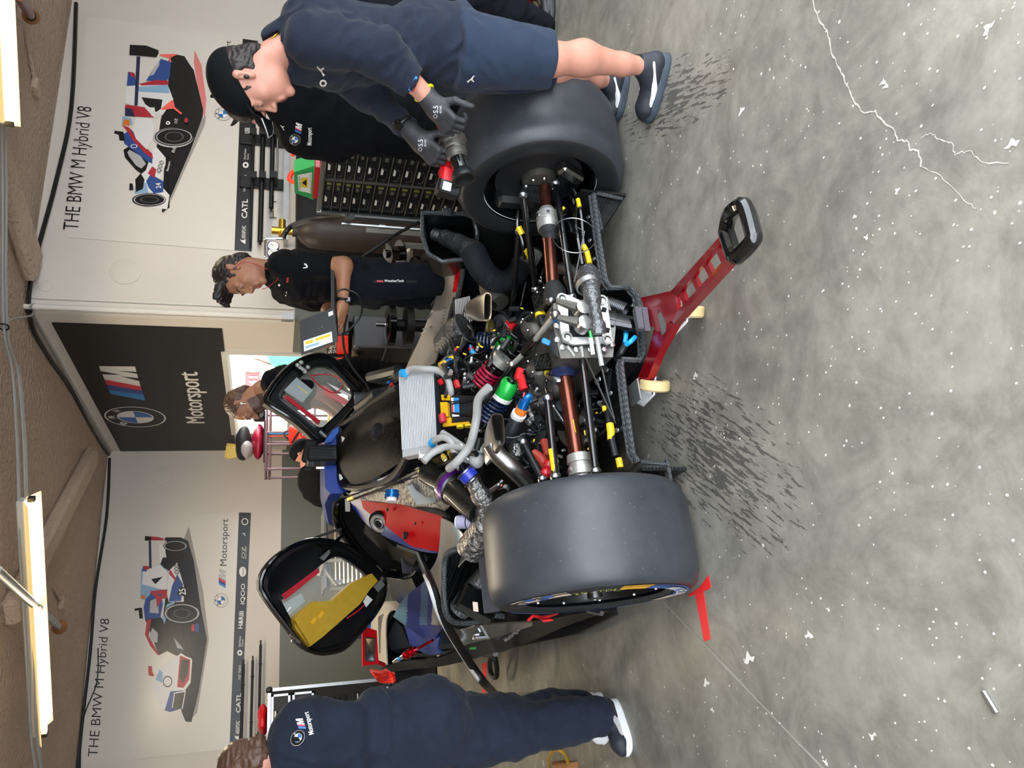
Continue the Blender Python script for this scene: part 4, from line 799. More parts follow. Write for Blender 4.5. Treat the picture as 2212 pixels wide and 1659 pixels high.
mb = MB('py'); mat('straw_yellow', '#e0c468', .7); mb.mat = 'straw_yellow'; mb.box((c.x-.1, KY+.17, top+.37), (.17, .02, .1), rotm('Y', 8)); mb.box((c.x-.12, KY+.14, top+.36), (.15, .02, .1), rotm('Y', -6)); tag(mb.build('yellow_papers'), 'pale yellow papers standing on top of the grey bag', 'papers')
mb = MB('black'); c = PY(563, 891, KY); mb.box((c.x, KY+.1, top+.07), (.12, .12, .13), bev=.02); mb.lathe((c.x-.01, KY+.03, top+.07), -Y, [(0, .05), (.01, .05), (.012, .02), (.002, 0)], 20, m='plastic'); tag(mb.build('small_fan'), 'small black desk fan on the steel rack near the bearded person', 'fan')
mb = MB('red_bright'); c = PY(652, 938, KY-.1); blob(mb, c, (.17, .12, .15), 'red_bright', seed=2, k=.25); mb.torus(c+Z*.15, Y, .04, .008, 14, 5, 'black'); 
o_ = c+Vector((-.07, -.135, -.02)); mb.box(o_+X*.07, (.12, .02, .04), m='ink_white'); mb.tube(bez([c+Vector((-.12, -.1, .1)), c+Vector((0, -.16, .02)), c+Vector((.1, -.1, -.1))], 5), .012, 6, 'black'); tag(mb.build('red_backpack'), 'bright red backpack hung on the steel rack', 'backpack')
mb = MB('m_light'); p = PY(600, 938, KY); mb.tube([(p.x, KY-.02, 1.05), (p.x, KY-.02, 1.45)], .008, 6); mb.tube([(p.x-.03, KY-.02, 1.05), (p.x-.03, KY-.02, 1.45)], .006, 6, 'orange_red'); tag(mb.build('coloured_cords'), 'blue and red cords hanging from the steel rack', 'cords')

# aluminium edged tool case on the left ------------------------------------
TY = 8.4; tx0, tx1 = -.75, .31
t = thing('tool_case', 'tall black tool case with aluminium edges against the far wall', 'tool case', (-.2, TY+.25, 0))
mb = MB('black_matt'); mb.box(((tx0+tx1)/2, TY+.3, .76), (tx1-tx0, .58, 1.28), bev=.01); mb.build('body', t)
mb = MB('alu'); 
for xx in (tx0, tx1): mb.box((xx, TY+.01, .86), (.03, .03, 1.1))
mb.box(((tx0+tx1)/2, TY+.01, 1.395), (tx1-tx0, .035, .03)); mb.box((tx1, TY+.3, 1.395), (.03, .6, .03)); mb.build('edge_trim', t)
mb = MB('black'); 
mb.ball((tx1, TY+.01, 1.395), .035, 10); mb.build('corner_cap', t)
for zt_, zb_ in ((1.375, 1.20), (1.18, .98)):
    for xc in (.03,):
        mb = MB('plastic'); x0_ = tx1-.52; mb.box(((x0_+tx1-.03)/2, TY, (zt_+zb_)/2), (.46, .02, zt_-zb_)); 
        d_ = mb.build('drawer', t)
        mb = MB('alu'); w_ = .46; xc_ = (x0_+tx1-.03)/2; zc_ = (zt_+zb_)/2
        mb.box((xc_, TY-.012, zt_-.01), (w_, .012, .02)); mb.box((xc_, TY-.012, zb_+.01), (w_, .012, .02)); mb.box((xc_-w_/2+.01, TY-.012, zc_), (.02, .012, zt_-zb_)); mb.box((xc_+w_/2-.01, TY-.012, zc_), (.02, .012, zt_-zb_)); mb.build('drawer_frame', d_)
        mb = MB('white_plastic'); mb.tube([(xc_-.08, TY-.014, zc_+.03), (xc_+.08, TY-.014, zc_+.03)], .028, 12, sq=1); mb.tube([(xc_-.08, TY-.03, zc_+.03), (xc_+.08, TY-.03, zc_+.03)], .016, 12, m='deep'); mb.build('grip_hole', d_)
mb = MB('plastic')
for k in range(5): mb.box((.05, TY-.005, .90-k*.05), (.3, .02, .035), m='deep'); 
for k in range(5): mb.box((-.2, TY-.006, .90-k*.05), (.12, .03, .012), m='case_navy')
mb.box((.05, TY-.005, .45), (.34, .02, .3), m='deep'); mb.box((.0, TY-.02, .56), (.4, .01, .012), m='alu_dull'); mb.box((.0, TY-.02, .42), (.4, .01, .012), m='alu_dull'); mb.box((.1, TY-.02, .42), (.012, .01, .3), m='alu_dull'); mb.build('vent_panel', t)
mb = MB('alu'); mb.box((.1, TY-.02, .27), (.46, .02, .03)); mb.build('foot_rail', t)
mb = MB('steel'); c = Vector((.2, TY+.02, .1)); mb.lathe(c-X*.02, X, [(0, 0), (0, .06), (.04, .06), (.04, 0)], 20, m='rubber'); mb.box(c+Z*.06, (.07, .09, .06), bev=.01); mb.build('caster', t)
mb = MB('red'); c = PY(566, 1558, TY+.2); blob(mb, (c.x, TY+.2, 1.45), (.14, .12, .055), 'red', k=.5); tag(mb.build('red_cloth'), 'crumpled red cloth on top of the tool case', 'cloth')

# things seen around and through the open left door ----------------------------
t = thing('blue_crate', 'blue plastic crate with white letters behind the left front fender', 'crate', (.8, 7.5, 0))
q = [PY(p[0], p[1], 7.5) for p in ((742, 1322), (746, 1372), (800, 1372), (800, 1322))]; mb = MB('p_blue'); mat('crate_blue', '#1a55b0', .4); mb.mat = 'crate_blue'; mb.prism(q, (0, .35, 0)); mb.box((.79, 7.68, .25), (.2, .34, .5)); mb.build('body', t)
mb = MB(); o = PY(774, 1359, 7.492); mb.text('KI', o, PY(774, 1338, 7.492)-o, PY(762, 1359, 7.492)-o, 'ink_white', bold=.05); mb.build('lettering', t, smooth=0)
mb = MB('wood'); q = [PY(p[0], p[1], 8.8) for p in ((700, 1158), (712, 1122), (748, 1118), (748, 1190), (701, 1190))]; mb.prism(q, (0, .4, 0)); c = sum(q, Vector())/5; mb.box((c.x, 9.0, .34), (.4, .38, .66)); tag(mb.build('wooden_crate'), 'plain wooden crate with knots seen past the left door frame', 'crate')
t = thing('slatted_table', 'aluminium slatted table seen through the open left door window', 'table', (1.6, 8.0, 0))
mb = MB('alu')
for k in range(9):
    zz = .93-.028*k; mb.box((1.55, 7.9-.09*k*.5, .86-.035*k), (.75, .05, .012), rotm('X', -30))
mb.build('slats', t)
mb = MB('alu'); 
for p in ((1.2, 7.75), (1.9, 7.75), (1.2, 8.2), (1.9, 8.2)): mb.box((p[0], p[1], .42), (.035, .035, .84))
mb.box((1.55, 8.0, .9), (.8, .5, .02)); mb.box((1.55, 7.72, .55), (.75, .03, .04)); mb.build('frame', t)
mb = MB('white_tube'); a = PY(655, 1200, 7.6); mb.tube(bez([PY(685, 1215, 7.2), PY(700, 1210, 7.2), PY(690, 1245, 7.2)], 4), .025, 8); mb.tube([PY(690, 1215, 7.2), PY(725, 1262, 7.2)], .015, 8); c = PY(700, 1212, 7.2); mb.tube([c, (c.x, c.y, 0)], .015, 8); tag(mb.build('grey_stand'), 'grey articulated stand seen through the left door window', 'stand')
# table with parts seen through the right door
t = thing('workbench', 'grey topped workbench with plastic bags in the side doorway', 'workbench', (2.6, 6.9, 0))
mb = MB('alu_dull'); mb.box((2.66, 7.1, .74), (.75, .8, .03)); mb.build('worktop', t)
mb = MB('steel'); mb.box((2.66, 7.1, .5), (.7, .74, .44), m='p_mid'); mb.build('cupboard', t)
mb = MB('label_white')
mb = MB('acetate'); blob(mb, (2.5, 6.95, .83), (.13, .1, .08), 'white_plastic', k=.7); tag(mb.build('plastic_bag'), 'crumpled white plastic bag on the doorway workbench', 'plastic bag')
mb = MB('white_plastic'); mb.box((2.75, 7.25, .82), (.25, .2, .13), bev=.01); mb.box((2.75, 7.25, .89), (.2, .15, .01), m='yellow'); tag(mb.build('white_tub'), 'white and yellow tub on the doorway workbench', 'tub')
# floor items on the left
mb = MB('red_bright')
for k in range(5): 
    p = PZ(880, 1440+k*6, .05); mb.tube(bez([PY(800+3*k, 1447+4*k, 6.6), PY(822, 1452+5*k, 6.6+.05*k), PY(838+3*k, 1448+6*k, 6.6), PY(852, 1456+3*k, 6.6)], 4), .012, 5)
tag(mb.build('red_webbing'), 'tangle of red webbing hanging under the left front fender', 'webbing')
t = thing('dark_bin', 'dark box standing on the floor behind the left front fender', 'box', (.35, 7.2, 0)); mb = MB('black_gloss'); mb.box((.38, 7.3, .2), (.32, .4, .4), bev=.02); mb.build('body', t); mb = MB('black'); mb.box((.38, 7.3, .41), (.34, .42, .03), bev=.01); mb.build('lid', t)
# red tape marks on the floor
mb = MB('tape_red')
def tape(pts): mb.prism([PZ(p[0], p[1], .0006) for p in pts], (0, 0, .0008))
tape([(1486, 1286), (1512, 1268), (1531, 1242), (1536, 1268), (1533, 1272), (1490, 1289)]); tape([(1502, 1284), (1520, 1278), (1535, 1380), (1521, 1386)])
tag(mb.build('red_tape', smooth=0), 'bright red tape stuck in a T on the floor beside the near rear tyre', 'tape', kind=None)
mb = MB('tape_red'); tape([(1040, 1434), (1052, 1431), (1050, 1470), (1048, 1505), (1042, 1505), (1044, 1465)]); tag(mb.build('red_tape'), 'narrow red tape strip on the floor beside the small black handled dolly', 'tape')
# yellow cord hoop and wooden blocks at the lower edge
mb = MB('yellow'); mat('cord_yellow', '#b08a20', .5); mb.mat = 'cord_yellow'; mb.tube(bez([PZ(1188, 1665, .01), PZ(1185, 1640, .1), PZ(1195, 1622, .16), PZ(1212, 1622, .16), PZ(1225, 1640, .1), PZ(1228, 1662, .01)], 6), .008, 6); tag(mb.build('yellow_rope'), 'loop of yellow cord standing off the floor behind the person with the hair bun', 'cord')
mb = MB('wood'); c = PZ(1235, 1668); mb.box((c.x, c.y, .03), (.1, .2, .06)); tag(mb.build('wooden_block'), 'pale wooden block on the floor by the yellow cord', 'block')
# red and silver trolley at the right, behind the capped mechanic
t = thing('tool_trolley', 'black and silver tool trolley with a red rail behind the capped mechanic', 'trolley', (4.2, 2.9, 0))
TX = 3.75
mb = MB('deep'); c = PX(1130, 20, TX); mb.box((TX+.35, c.y, .45), (.6, .9, .62), bev=.02); mb.build('body', t)
def rail(p0, p1, m, w): 
    mb = MB(m); a = PX(*p0, TX-.02); b_ = PX(*p1, TX-.02); mb.box((TX-.01, (a.y+b_.y)/2, (a.z+b_.z)/2), (.04, abs(a.y-b_.y)+.2, w), bev=.004); return mb
rail((1030, 30), (1062, -30), 'alu', .05).build('upper_rail', t); rail((1058, 45), (1085, -20), 'alu_dull', .05).build('middle_rail', t); rail((1145, 60), (1172, -20), 'alu', .07).build('lower_rail', t); rail((1128, 60), (1152, -20), 'red', .03).build('red_rail', t)
mb = MB('p_orange'); mat('tag_orange', '#f09418', .5); mb.mat = 'tag_orange'; c = PX(1110, 44, TX-.05); mb.box(c, (.02, .07, .07)); mb.build('orange_tag', t)
mb = MB('steel'); a = PX(1205, 20, TX-.05); mb.box((TX, a.y, .1), (.04, .9, .05)); mb.tube([(TX+.05, a.y-.2, .07), (TX+.1, a.y-.2, .07)], .07, 20, 'rubber'); mb.tube([(TX+.05, a.y+.3, .07), (TX+.1, a.y+.3, .07)], .07, 20, 'rubber'); mb.build('caster', t)
# ------------------------------------------------------------------ the race car
AX, AY, AZ = 1.27, 2.5, .357      # rear axle
car = thing('race_car', 'open race car with engine exposed, blue roof, both doors up, carbon floor', 'race car', (AX, 4.2, 0))
Q = PY
def part(mb, name, smooth=35, parent=None, label=None):
    o = mb.build(name, parent or car, smooth); 
    if label: o['label'] = label
    return o
def TQ(pts, r, m, name=None, n=10, sm=6, parent=None, label=None, sq=1.0):
    mb = MB(m); P = [Q(*p) for p in pts]; mb.tube(bez(P, sm) if len(P) > 2 and sm else P, r, n, sq=sq)
    return part(mb, name, parent=parent, label=label) if name else mb
mat('tyre', '#2c2f34', .42, noise=(9, .3), col2='#3f4248', bump=(160, .1, .002)); mat('tyre_side', '#1d1e20', .42, noise=(5, .3), col2='#27282b', bump=(20, .15, .004)); mat('tyre_speck', '#5c6068', .6)
mat('dec_blue', '#3f5fa6', .4); mat('dec_cream', '#dcc6b0', .45); mat('dec_yellow', '#f0b429', .4); mat('chalk_yellow', '#d9d05a', .6); mat('rim', '#17181a', .3, .6, coat=.3); mat('rim_blue', '#48525f', .3, .7)
def wheel(cx, sgn, label):
    """sgn -1: outer face towards -X"""
    c = Vector((cx, AY, AZ)); ax = Vector((sgn, 0, 0)); w2 = .178
    mb = MB('tyre')
    prof = [(-w2+.012, .235), (-w2+.002, .25), (-w2, .3), (-w2+.005, .322), (-w2+.022, .343), (-w2+.06, .3555), (-.06, .357), (.06, .357), (w2-.06, .3555), (w2-.022, .343), (w2-.005, .322), (w2, .3), (w2-.002, .25), (w2-.012, .235)]
    ms = ['tyre_side']*3+['tyre']*7+['tyre_side']*3
    mb.lathe(c, ax, prof, 96, mats=ms); 
    o = len(mb.v); r2 = random.Random(int(cx*100))
    for i in range(420):
        a = r2.uniform(0, 6.283); u = r2.uniform(-.15, .15); R = .3573 if abs(u) < .07 else .3573-(abs(u)-.07)**2*1.6; s_ = r2.uniform(.0005, .0017); da = s_/R*r2.uniform(.6, 2.5)
        pt = lambda uu, aa: c+Vector((uu, -math.sin(aa)*R, math.cos(aa)*R)); mb.flat([pt(u-s_, a-da), pt(u+s_, a-da), pt(u+s_*.4, a+da), pt(u-s_*.7, a+da)], 'tyre_speck')
    tyre = part(mb, 'tyre', label=label)
    # rim
    mb = MB('rim'); mb.lathe(c, ax, [(-.155, .232), (-.15, .238), (-.13, .222), (.06, .205), (.1, .218), (.15, .238), (.155, .232), (.14, .222), (.09, .20), (.05, .19), (-.12, .212), (-.15, .226), (-.155, .232)], 64, m='rim'); 
    mb.torus(c+ax*.153, ax, .236, .0022, 72, 5, 'steel'); mb.torus(c-ax*.153, ax, .236, .0022, 72, 5, 'white_plastic')
    rim = part(mb, 'rim', parent=tyre)
    mb = MB('rim_blue')
    for k in range(10):
        a = k*math.pi/5+.15; d = Vector((0, math.sin(a), math.cos(a))); t_ = Vector((0, math.cos(a), -math.sin(a)))
        mb.loft([[c+ax*.11+d*.05+t_*.022, c+ax*.135+d*.05+t_*.022, c+ax*.135+d*.05-t_*.022, c+ax*.11+d*.05-t_*.022], [c+ax*.12+d*.14+t_*.014, c+ax*.145+d*.14+t_*.014, c+ax*.145+d*.14-t_*.014, c+ax*.12+d*.14-t_*.014], [c+ax*.125+d*.222+t_*.03, c+ax*.125+d*.222+t_*.03, c+ax*.125+d*.222-t_*.03, c+ax*.125+d*.222-t_*.03]], caps=True)
        mb.ball(c+ax*.155+d*.215, .005, 6, 'white_plastic')
    mb.lathe(c, ax, [(.06, 0), (.06, .06), (.1, .065), (.115, .05), (.12, .03), (.12, 0)], 32, m='rim_blue'); mb.lathe(c, ax, [(.12, .028), (.17, .026), (.175, .018), (.14, .016), (.14, 0)], 24, m='steel')
    part(mb, 'spokes', parent=tyre)
    return c, ax, tyre
cL, aL, tL = wheel(.455, -1, 'near left rear slick tyre with a coloured sidewall band')
cR, aR, tR = wheel(2.10, 1, 'far right rear slick tyre seen from its hollow inner side')
# sidewall band and lettering (outer face of the left tyre)
def side(th, R, e=.0015):
    """th: clockwise from the top seen from outside"""
    x = cL.x-.178-e+max(0, R-.3)*.23; return Vector((x, cL.y-math.sin(th)*R, cL.z+math.cos(th)*R))
def band(mb, a0, a1, r0, r1, m, n=24, e=.0015):
    vs = []; 
    for k in range(n+1): a = math.radians(a0+(a1-a0)*k/n); vs += [side(a, r0, e), side(a, r1, e)]
    mb.add(vs, [(2*k, 2*k+1, 2*k+3, 2*k+2) for k in range(n)], m)
def arc_text(mb, s_, a0, a1, r0, r1, m, bd=.02, e=.003):
    n = len(s_)
    for i, ch in enumerate(s_):
        if ch == ' ': continue
        a = math.radians(a0+(a1-a0)*(i+.08)/n); b = math.radians(a0+(a1-a0)*(i+.9)/n); o = side(a, r0, e); mb.text(ch, o, side(b, r0, e)-o, side(a, r1, e)-o, m, bold=bd)
mb = MB(); band(mb, 98, 176, .262, .312, 'dec_blue'); arc_text(mb, 'MICHELIN', 122, 172, .27, .303, 'ink_white', .03); band(mb, 84, 104, .262, .315, 'dec_yellow', e=.002)
o = side(math.radians(110), .285, .003)
band(mb, 8, 52, .262, .315, 'dec_cream'); 
for (a0, a1, r0, r1) in ((22, 29, .29, .315), (29, 36, .262, .29), (36, 43, .29, .315), (12, 16, .262, .29)): band(mb, a0, a1, r0, r1, 'dec_blue', 4, .0025)
arc_text(mb, '2S-TDL', 54, 84, .268, .305, 'chalk_yellow', -.012); band(mb, 176, 200, .262, .31, 'dec_cream'); band(mb, 205, 330, .29, .3, 'dec_blue')
arc_text(mb, 'RAYS', 75, 95, .215, .228, 'ink_white', .02, e=-.03)
part(mb, 'sidewall_band', 0, parent=tL, label='blue, cream and yellow sidewall band with tyre lettering')

# carbon underfloor / diffuser -------------------------------------------------
yR = 2.36
sec = [(1285, 420), (1297, 520), (1311, 605), (1322, 622), (1362, 620), (1380, 640), (1388, 700), (1393, 765), (1385, 778), (1348, 776), (1345, 790), (1356, 880), (1370, 980), (1382, 998)]
P0 = [Q(a, b, yR) for a, b in sec]
prof = [(p.x, p.z) for p in P0]
mb = MB('carbon')
def row(y, dz, k=1.0): return [Vector((x, y, max(.035, z_*k+dz))) for x, z_ in prof]
mb.shell([row(yR, 0), row(2.7, -.02, .9), row(3.2, -.03, .6), row(3.7, 0, .4)], .006); part(mb, 'diffuser_floor')
mb = MB('carbon_edge'); mb.tube([Vector((x, yR, z_+.006)) for x, z_ in prof], .011, 6); mb.tube([Vector((x, yR+.012, z_+.018)) for x, z_ in prof], .006, 6); part(mb, 'diffuser_lip')
mb = MB('carbon')   # side strakes
a = P0[-1]; f1 = Q(1445, 1004, yR); mb.box(((a.x+f1.x)/2-.02, yR+.35, .09), (.012, .7, .17)); mb.box((a.x-.04, yR+.01, f1.z+.005), (.09, .03, .012), m='carbon_edge'); mb.tube([a, (f1.x, yR, f1.z)], .009, 6, 'carbon_edge'); part(mb, 'diffuser_fence')
mb = MB('carbon'); q = [Q(1280, 415, 2.42), Q(1283, 440, 2.4), Q(1300, 497, 2.38), Q(1345, 432, 2.4), Q(1338, 423, 2.42)]; mb.prism(q, (.0, .012, 0)); mb.box((1.88, 2.75, .12), (.012, .7, .2)); mb.tube([Q(1280, 415, 2.41), Q(1345, 430, 2.39)], .008, 6, 'carbon_edge'); mb.tube([Q(1283, 415, 2.41), Q(1300, 497, 2.37)], .008, 6, 'carbon_edge'); part(mb, 'diffuser_fence')
mb = MB('carbon'); q = [Q(1350, 778, 2.42), Q(1390, 782, 2.36), Q(1372, 830, 2.5), Q(1358, 850, 2.6)]; mb.prism(q, (0, .01, -.005)); part(mb, 'floor_wedge')
mb = MB('bolt')
for (px, py) in ((1290, 470), (1293, 520), (1302, 560), (1305, 590), (1385, 660), (1330, 800), (1338, 850), (1352, 930)): mb.lathe(Q(px-18, py, 2.39), Vector((0, -.6, .8)), [(0, .009), (.006, .009), (.008, .004), (.008, 0)], 8)
part(mb, 'floor_bolt'); car['label'] = car['label']
# the long flat underfloor and side skirts
mb = MB('carbon'); mb.prism([(.27, 3.0, .06), (.24, 3.4, .06), (.3, 5.4, .06), (.35, 6.6, .05), (2.2, 6.6, .05), (2.27, 5.4, .06), (2.3, 3.4, .06), (2.2, 3.0, .06)], (0, 0, .02)); part(mb, 'floor_tray')

mb = MB('deep'); mb.box((2.12, 3.65, .27), (.03, 1.2, .42)); mb.box((1.95, 3.2, .09), (.5, 1.0, .02), m='carbon'); mb.box((1.95, 3.9, .3), (.35, .03, .45)); part(mb, 'side_pod_floor')
# gearbox -----------------------------------------------------------------------
GP = lambda px, py: Q(px, py, 2.30+(1325-px)*.0006)
mb = MB('cast'); ring0 = [GP(1200, 648), GP(1200, 700), GP(1216, 768), GP(1330, 765), GP(1336, 700), GP(1318, 634)]
cc = sum(ring0, Vector())/6
def sc(r, k, d): return [cc+(p-cc)*k+Vector(d) for p in r]
mb.loft([sc(ring0, 1.0, (0, .025, 0)), sc(ring0, 1.0, (0, .10, -.0)), sc(ring0, .92, (0, .35, -.02)), sc(ring0, .9, (.02, .8, -.02))], caps=True); gb = part(mb, 'gearbox', 50)
mb = MB('cast')
for (px, py, y, r, l) in ((1150, 700, 2.65, .055, .22), (1160, 790, 2.6, .05, .16), (1175, 640, 2.6, .04, .2), (1200, 830, 2.6, .05, .12), (1245, 600, 2.65, .06, .2)):
    p = Q(px, py, y); mb.lathe(p, Vector((rnd.uniform(-.5, .5), -.7, .5)), [(-l, r*1.1), (-.01, r), (0, r*.9), (.012, r*.5), (.014, 0)], 20)
    for k in range(5): a = k*1.257; mb.ball(p+Vector((math.cos(a)*r*.8, -.01, math.sin(a)*r*.8)), .006, 6, 'bolt')
part(mb, 'gearbox_housing', parent=gb)
# machined white frame plate
def GQ(px, py, o=0): return Q(px, py, 2.295+(1325-px)*.0006-o)
mat('machined', '#d4d5d3', .38, .6)
mb = MB('machined')
outer = [(1204, 645), (1212, 636), (1245, 650), (1285, 640), (1300, 637), (1311, 650), (1318, 700), (1321, 735), (1312, 742), (1298, 728), (1240, 733), (1228, 738), (1219, 735), (1214, 715), (1208, 680)]
# build as bars so the centre stays open
def gbar(pts, o=0, th=.012): mb.prism([GQ(a, b, o) for a, b in pts], Vector((0, th, 0)))
gbar([(1203, 640), (1218, 634), (1226, 645), (1228, 700), (1232, 728), (1218, 737), (1211, 715), (1206, 670)]); gbar([(1218, 634), (1262, 652), (1260, 664), (1224, 650)]); gbar([(1218, 737), (1232, 728), (1262, 728), (1300, 727), (1308, 740), (1268, 742), (1240, 744)])
gbar([(1290, 642), (1302, 637), (1311, 648), (1318, 700), (1322, 732), (1314, 744), (1303, 738), (1298, 700), (1292, 660)]); part(MB('deep').flat([GQ(a, b, -.004) for a, b in ((1222, 655), (1290, 655), (1304, 700), (1306, 730), (1236, 733), (1226, 700))]), 'gearbox_painted_shade', 0, parent=gb)  # flat black sheet paints in the shade inside the frame plate
for (px, py, y) in ((1215, 752, 2.3), (1245, 757, 2.3), (1275, 757, 2.3), (1305, 755, 2.3), (1322, 745, 2.3), (1203, 705, 2.31), (1204, 735, 2.31)): part(MB('bolt').lathe(Q(px, py, y+.02), Vector((0, -1, .1)), [(0, .011), (.008, .011), (.01, .006), (.01, 0)], 8), 'bolt_head', parent=gb)
mb_ = MB('cast_light')
for a_, b_ in (((1225, 748), (1240, 768)), ((1255, 748), (1258, 770)), ((1290, 747), (1296, 768))): mb_.tube([Q(*a_, 2.31), Q(*b_, 2.33)], .007, 6)
for p_ in mb_.split(): part(p_, 'casting_rib', parent=gb)
gp = part(mb, 'mounting_plate', parent=gb, label='pale machined metal plate')
mb = MB('deep')
for (px, py, r) in ((1214, 644, .02), (1225, 728, .02), (1301, 648, .02), (1312, 733, .02)):
    p = GQ(px, py, .004); mb.lathe(p, -Y, [(0, r), (.004, r), (.004, r*.62)], 20, m='cast_light'); mb.lathe(p, -Y, [(.004, r*.6), (-.006, r*.55), (-.006, 0)], 20, m='deep')
for (px, py) in ((1305, 668), (1312, 712)): a = GQ(px-5, py, .002); b_ = GQ(px+5, py+2, .002); mb.tube([a, b_], .009, 10, 'deep')
part(mb, 'bolt_hole', parent=gb)
# rockers and cross shaft
mb = MB('titanium')
for (p0, p1) in (((1203, 650), (1258, 668)), ((1205, 686), (1262, 700))):
    a = GQ(*p0, .05); b_ = GQ(*p1, .05); mb.tube([a, a.lerp(b_, .5), b_], [.012, .017, .02], 8, 'cast'); mb.lathe(b_+Y*.03, -Y, [(0, .028), (.05, .028), (.054, .02), (.056, .01), (.056, 0)], 20, 'titanium'); mb.lathe(b_-Z*.03+Y*.02, (.3, 0, 1), [(0, .018), (.05, .018), (.05, 0)], 12, 'cast_light')
part(mb, 'rocker_arm', parent=gb)
mb = MB('foil_dark'); a = GQ(1275, 600, .05); mb.tube(bez([GQ(1270, 590, .0), GQ(1276, 622, .05), GQ(1282, 660, .06), GQ(1290, 700, .06), GQ(1293, 722, .05)], 6), [.04]*6+[.032]*6+[.024]*6+[.03]*7, 14, 'foil_dark'); mb.lathe(GQ(1268, 612, .04), GQ(1280, 640, .05)-GQ(1268, 612, .04), [(0, .045), (.02, .045), (.02, .04)], 20, 'alu_dull'); part(mb, 'wrapped_shaft', parent=gb)
mb = MB('chrome'); mb.tube([GQ(1275, 715, .06), GQ(1281, 766, .04)], .007, 8, 'green'); mb.tube([GQ(1276, 730, .062), GQ(1281, 766, .042)], .0075, 8, 'label_white'); mb.tube([GQ(1289, 728, .05), GQ(1300, 790, .02)], [.008, .009], 8, 'white_tube'); mb.tube([GQ(1300, 790, .02), Q(1320, 870, 2.45)], .004, 6, 'steel'); part(mb, 'actuator_rod', parent=gb)
# starter motor with hoses below the plate
mb = MB('black_gloss'); a = Q(1325, 695, 2.34); b_ = Q(1362, 702, 2.33); mb.lathe(a, b_-a, [(-.03, .04), (0, .04), (.002, .034), ((b_-a).length, .034), ((b_-a).length+.004, .03), ((b_-a).length+.03, .022), ((b_-a).length+.03, 0)], 24); part(mb, 'starter_motor')
def spring(pts, R, r, turns, m, name, n=8, k=16):
    P = bez([Q(*p) for p in pts], 8); mb = MB(m); L_ = [0]
    for i in range(1, len(P)): L_.append(L_[-1]+(P[i]-P[i-1]).length)
    tot = L_[-1]; out = []; N = int(turns*k); ref = None
    for i in range(N+1):
        s_ = tot*i/N; j = max(q for q in range(len(L_)) if L_[q] <= s_+1e-9); j = min(j, len(P)-2); f = (s_-L_[j])/max(1e-9, L_[j+1]-L_[j]); c = P[j].lerp(P[j+1], f); t = (P[j+1]-P[j]).normalized()
        ref = t.orthogonal().normalized() if ref is None else (ref-t*ref.dot(t)).normalized(); y = t.cross(ref); a = 2*math.pi*i/k; rr = R[0]+(R[1]-R[0])*i/N if isinstance(R, tuple) else R; out.append(c+(ref*math.cos(a)+y*math.sin(a))*rr)
    mb.tube(out, r, n); return mb
def bellows(pts, R, turns, m, name, parent=None, label=None):
    P = bez([Q(*p) for p in pts], 10); L_ = [0]
    for i in range(1, len(P)): L_.append(L_[-1]+(P[i]-P[i-1]).length)
    N = turns*4; out = []; rs = []
    for i in range(N+1):
        s_ = L_[-1]*i/N; j = min(max(q for q in range(len(L_)) if L_[q] <= s_+1e-9), len(P)-2); f = (s_-L_[j])/max(1e-9, L_[j+1]-L_[j]); out.append(P[j].lerp(P[j+1], f)); rr = R[0]+(R[1]-R[0])*i/N if isinstance(R, tuple) else R
        rs.append(rr*(1, .93, .86, .93)[i % 4])
    mb = MB(m); mb.tube(out, rs, 20, cap=False); return part(mb, name, parent=parent, label=label)
bellows([(1310, 655, 2.42), (1330, 662, 2.40), (1352, 672, 2.38)], .03, 12, 'steel', 'flex_hose'); bellows([(1200, 590, 2.75), (1215, 580, 2.7), (1240, 590, 2.6), (1262, 622, 2.5)], .032, 22, 'titanium', 'flex_hose')
TQ([(1352, 745, 2.35), (1362, 738, 2.33), (1372, 728, 2.33)], .009, 'blue_tube', 'blue_fitting'); TQ([(1350, 742, 2.36), (1352, 722, 2.35), (1348, 715, 2.36)], .009, 'blue_tube', 'blue_fitting'); TQ([(1350, 745, 2.36), (1342, 760, 2.36), (1330, 775, 2.4)], .013, 'plastic', 'coolant_hose')
# driveshafts ------------------------------------------------------------------
def shaft(p0, p1, pj, r, m):
    mb = MB(m); a, b_ = Q(*p0), Q(*p1); mb.tube([a, b_], r, 20); s_ = part(mb, 'driveshaft', label='copper coloured driveshaft')
    mb = MB('cast_light'); j = Q(*pj); d = (b_-a).normalized(); mb.lathe(j, d, [(-.045, .03), (-.04, .043), (-.01, .046), (-.008, .04), (.005, .04), (.008, .046), (.035, .046), (.04, .036), (.06, .03)], 28, 'cast_light')
    for k in range(6): an = k*1.047; u = d.orthogonal().normalized(); v = d.cross(u); mb.lathe(j+(u*math.cos(an)+v*math.sin(an))*.042+d*.015, u*math.cos(an)+v*math.sin(an), [(-.002, .008), (.008, .008), (.008, 0)], 8, 'bolt')
    part(mb, 'shaft_joint', parent=s_)
part(MB('rubber').tube([Q(1193, 612, 2.5), Q(1198, 630, 2.5), Q(1200, 660, 2.5)], [.03, .045, .05], 18), 'rubber_boot')
shaft((1194, 622, 2.5), (1177, 405, 2.5), (1183, 478, 2.5), .026, 'copper'); shaft((1220, 815, 2.5), (1249, 1010, 2.5), (1253, 1006, 2.5), .029, 'copper')
mb = MB('black'); a = Q(1186, 500, 2.5); mb.lathe(a, (Q(1183, 478, 2.5)-a), [(-.05, .027), (-.03, .034), (-.015, .03), (0, .04), (.02, .044)], 20, 'rubber'); part(mb, 'rubber_boot'); mb = MB('yellow'); a, b_ = Q(1229, 912, 2.5), Q(1235, 940, 2.5); mb.lathe(a, b_-a, [(0, .0297), ((b_-a).length, .0297)], 12, a0=2.6, a1=4.6); part(mb, 'yellow_tape')
